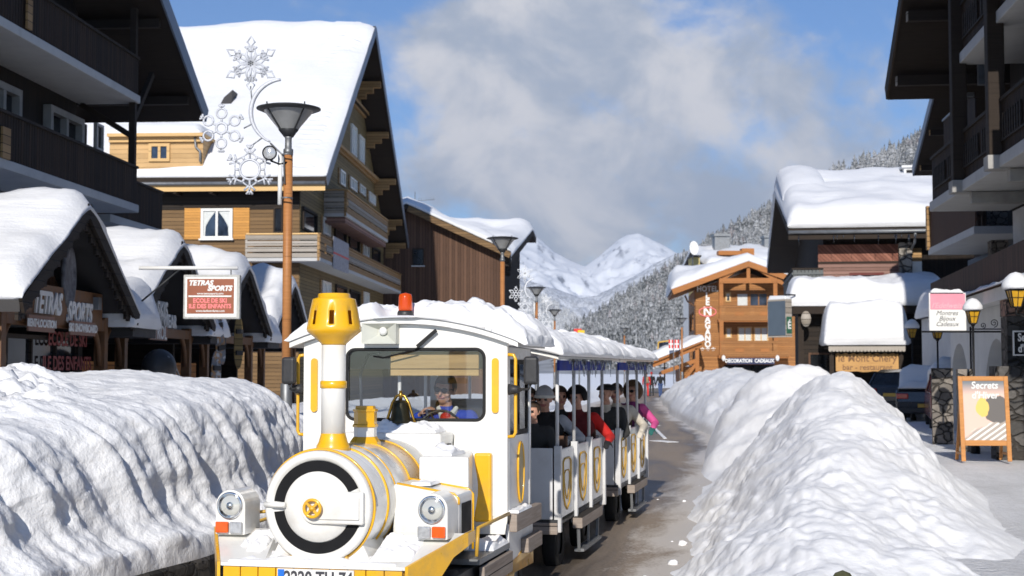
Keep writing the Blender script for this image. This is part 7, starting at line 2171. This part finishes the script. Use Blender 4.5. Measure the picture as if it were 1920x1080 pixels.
def seated(f, lean=0.0, hz=0.0, sc=1.0, yaw=0.0, pitch=0.0, lh=None, rh=None, glove='glove', vest=False, tilt=0.0, lower=True):
    """seat at z=0; faces -Y. lh/rh: wrist targets"""
    hip = Vector((0, 0, .10)); ch = Vector((lean * .4, -.01, .36)); nk = Vector((lean, -.02, .56))
    tk = 'vest' if vest else 'jacket'
    f.cap((-.07, 0, .1), (.07, 0, .1), .13, .13, 'trousers'); f.cap((0, 0, .16), ch, .145, .15, tk); f.cap(ch + Vector((-.07, 0, .04)), ch + Vector((.07, 0, .04)), .135, .135, tk)
    f.cap(ch + Vector((-.13, .01, .13)), ch + Vector((.13, .01, .13)), .075, .075, tk); f.cap(ch + Vector((0, 0, .12)), nk, .11, .066, 'collar'); f.cap(nk, nk + Vector((0, -.01, .07)), .056, .052, 'skin')
    hc = nk + Vector((0, -.03, .165))
    R = (Euler((pitch, tilt, yaw)).to_matrix()); f.head(hc, R)
    for sg, tgt in ((-1, lh), (1, rh)):
        sh = ch + Vector((sg * .185, .01, .135)); tg = Vector(tgt) if tgt else Vector((sg * .17, -.28, .12))
        el, wr = f.limb(sh, tg, .285, .25, (sg * .8, .35, -.9))
        f.cap(sh, el, .070, .055, 'sleeve'); f.cap(el, wr, .054, .040, 'sleeve')
        d = (wr - el).normalized(); f.hand(wr + d * .01, d, Vector((sg * .3, -.1, .9)), -sg, glove, .55)
    if lower:
        for sg in (-1, 1):
            kn = Vector((sg * .11, -.40, .12)); f.cap((sg * .09, 0, .09), kn, .088, .066, 'trousers'); an = Vector((sg * .11, -.34, -.28)); f.cap(kn, an, .062, .045, 'trousers')
            f.cap(an + Vector((0, .02, -.05)), an + Vector((0, -.16, -.065)), .045, .038, 'shoes')
    return hc, R
def shell(name, parent, c, r, R, mat, zmin=-.2, open_front=None, n=24, m=14):
    """cap of hair / hat round a head: ellipsoid cut off below zmin and (optionally) in front"""
    mb = MB(); vs = {}; rows = []
    for j in range(m + 1):
        ph = pi * .5 - (pi * .5 - math.asin(max(-1, zmin))) * (1 - j / m)
        rows.append([ph] )
    V = []; F = []
    for j in range(m + 1):
        ph = math.asin(max(-.98, zmin)) + (pi / 2 - math.asin(max(-.98, zmin))) * j / m
        for k in range(n):
            th = 2 * pi * k / n
            x, y, z = cos(ph) * cos(th), cos(ph) * sin(th), sin(ph)
            if open_front is not None and y < -.35 and z < open_front: z = open_front + (z - open_front) * .05; q = sqrt(max(0.02, 1 - z * z)); x, y = q * cos(th), q * sin(th)
            jit = 1 + .03 * NZ.noise(Vector((x * 4, y * 4, z * 4)))
            V.append(Vector(c) + R @ Vector((x * r[0] * jit, y * r[1] * jit, z * r[2] * jit)))
    for j in range(m):
        for k in range(n): F.append((j * n + k, j * n + (k + 1) % n, (j + 1) * n + (k + 1) % n, (j + 1) * n + k))
    mb.add(V, F, 0, True)
    return mb.build(name, mat, parent, solid=.008)
def at(y, px, py_head, seat):
    """world matrix for a rider sitting at depth y of the train under photo column px, facing forward"""
    p = FT.hit(px, py_head, y=y); p.x = min(.56, p.x); return Matrix.Translation(FT.w((p.x, y, seat))) @ Matrix.Rotation(FT.rz, 4, 'Z')

# ---- driver
f = Fig(); M = at(2.50, 842, 735, 1.10)
Wm = M.inverted() @ FT.M
hl_ = Wm @ (st0 + Vector((-.20, .09, .10))); hr_ = Wm @ (st0 + Vector((.20, .10, .02)))
hc, R = seated(f, -.02, yaw=-.15, pitch=.12, lh=hl_, rh=hr_, glove='skin', tilt=.12)
for sg in (-1, 1): f.cap((sg * .03, -.10, .50), (sg * .075, -.055, .575), .022, .022, 'lapel')
f.cap((0, -.115, .50), (0, -.135, .40), .045, .05, 'scarf')
d = f.build('person', M, base_mats(jacket=m_cblue, sleeve=m_cblue, collar=m_cblue, lapel=m_cwhite, scarf=m_cred), 'driver in a blue jacket with white collar and red bib, hands on the steering wheel', .007)
shell('hair', d, hc + Vector((0, .012, .035)), (.094, .108, .105), R, m_hairb, -.45, .35)
mb = MB()
for sg in (-1, 1): mb.sphere(hc + R @ Vector((sg * .032, -.094, .014)), (.027, .012, .021), 14, 8)
mb.tube([hc + R @ Vector((-.09, -.03, .02)), hc + R @ Vector((-.06, -.09, .02)), hc + R @ Vector((0, -.108, .022)), hc + R @ Vector((.06, -.09, .02)), hc + R @ Vector((.09, -.03, .02))], .004, 6)
mb.build('sunglasses', m_black, d)

# ---- passengers
RIDERS = 'passengers of the road train'
def rider(y, px, py, mats, label, hat=None, sc=1.0, seat=.95, **k):
    f = Fig(); M = at(y, px, py, seat)
    if sc != 1: M = M @ Matrix.Scale(sc, 4)
    hc, R = seated(f, **k)
    d = f.build('person', M, base_mats(**mats), label, .011, RIDERS, 4)
    if hat == 'knit':
        shell('knit_hat', d, hc + Vector((0, .01, .035)), (.103, .115, .12), R, m_knit, -.15, .15)
        mb = MB(); mb.tube([hc + Vector((.10 * cos(a), .01 + .112 * sin(a), .03)) for a in [2 * pi * k / 20 for k in range(20)]], .018, 8, closed=True); mb.build('hat_band', m_cwhite, d)
    elif hat == 'helmet': shell('helmet', d, hc + Vector((0, .01, .02)), (.118, .135, .13), R, m_black, -.4, .3)
    elif hat == 'beret': shell('beret', d, hc + Vector((.01, .01, .05)), (.13, .14, .085), R, m_cblack, .0, .1)
    elif hat == 'hood': shell('fur_hood', d, hc + Vector((0, .03, .02)), (.145, .15, .16), R, m_fur, -.75, .45)
    elif hat == 'cap': shell('hair', d, hc + Vector((0, .012, .035)), (.095, .108, .105), R, m_hairb, -.5, .35)
    return d, hc, R
rider(6.12, 1022, 742, dict(jacket=m_cgrey, vest=m_cblack, sleeve=m_cgrey, glove=m_cwhite, collar=m_cblack), 'passenger in a grey knit hat and pale grey sleeves, middle bench of the first carriage', 'knit', vest=True, rh=(.27, -.12, .30), lh=(-.12, -.3, .2), pitch=.15)
rider(6.12, 992, 748, dict(jacket=m_cblack), 'passenger in black beside the grey knit hat, mostly behind the cab', 'cap', yaw=.3)
rider(7.12, 1086, 752, dict(jacket=m_maroon, sleeve=m_cred, glove=m_cblack), 'passenger in a black helmet with a bright red sleeve hanging outside the carriage', 'helmet', rh=(.38, -.22, .24), yaw=-.4, pitch=.1)
rider(7.12, 1050, 755, dict(jacket=m_cblack), 'passenger in black beside the red-sleeved one', 'cap', yaw=.5)
rider(5.12, 1001, 775, dict(jacket=m_cdk), 'child passenger in dark clothes at the front of the first carriage', 'cap', sc=.82, seat=.97, yaw=-.3)
rider(9.38, 1142, 745, dict(jacket=m_cdk, collar=m_cream), 'passenger in a black beret and dark grey coat, front of the rear carriage', 'beret', yaw=-.6)
rider(10.35, 1158, 752, dict(jacket=m_cream, sleeve=m_cream, glove=m_cream), 'passenger in a cream fleece leaning an arm over the rear carriage side', 'cap', rh=(.36, -.2, .22), yaw=-.3)
d, hc, R = rider(11.32, 1181, 750, dict(jacket=m_cpink, sleeve=m_cpink, collar=m_cpur, vest=m_cpur, glove=m_teal), 'passenger in a brown fur hood and pink jacket leaning out at the tail', 'hood', vest=True, lean=.10, rh=(.40, -.18, .22), yaw=-.35)
mb = MB()
for sg in (-1, 1): mb.sphere(hc + R @ Vector((sg * .034, -.094, .012)), (.03, .012, .023), 12, 8)
mb.tube([hc + R @ Vector((-.08, -.05, .018)), hc + R @ Vector((0, -.105, .02)), hc + R @ Vector((.08, -.05, .018))], .004, 6)
mb.build('sunglasses', m_black, d)

# ---- walkers down the road
def walker(p, rz, mats, label, step=.18, pack=None, hat=None, sc=1.0):
    f = Fig()
    f.cap((-.07, 0, .95), (.07, 0, .95), .12, .12, 'trousers'); f.cap((0, 0, 1.02), (0, -.01, 1.25), .14, .15, 'jacket'); f.cap((-.07, 0, 1.28), (.07, 0, 1.28), .13, .13, 'jacket')
    f.cap((-.13, .01, 1.38), (.13, .01, 1.38), .075, .075, 'jacket'); f.cap((0, 0, 1.36), (0, -.01, 1.50), .10, .06, 'collar'); f.cap((0, -.01, 1.48), (0, -.02, 1.56), .054, .05, 'skin')
    hc = Vector((0, -.035, 1.655)); f.head(hc, ROTI)
    for sg in (-1, 1):
        sh = Vector((sg * .185, .01, 1.40)); tg = Vector((sg * .27, -sg * step * .9 - .03, .90)); el, wr = f.limb(sh, tg, .29, .26, (sg * .3, .9, 0))
        f.cap(sh, el, .072, .056, 'sleeve'); f.cap(el, wr, .054, .042, 'sleeve'); dd = (wr - el).normalized(); f.hand(wr + dd * .01, dd, (sg, 0, 0), -sg, 'glove', .5)
        an = Vector((sg * .10, sg * step + .02, .09)); kn, an = f.limb((sg * .09, 0, .92), an, .43, .42, (0, -1, .1))
        f.cap((sg * .09, 0, .92), kn, .088, .064, 'trousers'); f.cap(kn, an, .064, .050, 'trousers'); f.cap(an + Vector((0, .03, -.035)), an + Vector((0, -.17, -.05)), .05, .042, 'shoes')
    d = f.build('person', Matrix.Translation(p) @ Matrix.Rotation(rz, 4, 'Z') @ Matrix.Scale(sc, 4), base_mats(**mats), label, .012, 'walkers on the road', 4)
    shell('hair' if not hat else 'hat', d, hc + Vector((0, .012, .035)), (.097, .110, .108), ROTI, hat or m_hairb, -.45, .35)
    if pack:
        mb = MB(); rows = [[Vector((x * .15 * (1 - .25 * abs(t) ** 3), .13 + .13 * sqrt(max(0, 1 - t * t * .9)) * (1 - .3 * x * x), 1.22 + .24 * t)) for x in [-1 + 2 * k / 8 for k in range(9)]] for t in [-1 + 2 * j / 10 for j in range(11)]]
        mb.grid(rows); mb.add([(-.15, .10, .99), (.15, .10, .99), (.15, .10, 1.45), (-.15, .10, 1.45)], [(0, 1, 2, 3)]); mb.build('rucksack', pack, d, solid=.01)
    return d
def gp(px, Y): p = W(px, 690, Y); return Vector((p.x, Y, .0))
walker(gp(1212, 103), radians(172), dict(jacket=m_cblack, sleeve=m_cred, trousers=m_redt), 'walker in bright red trousers carrying a tan rucksack down the road', .16, m_tan, m_cblack)
walker(gp(1221.5, 106), radians(165), dict(jacket=m_cblack, sleeve=m_cblack, trousers=m_cdk, glove=m_cred), 'walker in dark clothes beside the red trousers', .12, None, m_cred)
walker(gp(1238, 101), radians(188), dict(jacket=m_cblack, trousers=m_jeans), 'walker in a black jacket and blue jeans near the far bank', .2, None, None)

# ================================================================== AIR
mb = MB(); mb.box(-5000, -200, -30, 5000, 8900, 1100)
hm = bpy.data.materials.new('valley_haze'); hm.use_nodes = True
hn = hm.node_tree.nodes; hn.clear()
ho = hn.new('ShaderNodeOutputMaterial'); hv = hn.new('ShaderNodeVolumePrincipled')
hv.inputs['Color'].default_value = (.62, .74, .95, 1); hv.inputs['Density'].default_value = 6.5e-5; hv.inputs['Anisotropy'].default_value = .1
hm.node_tree.links.new(hv.outputs[0], ho.inputs['Volume'])
tag(mb.build('haze', hm), kind='stuff')
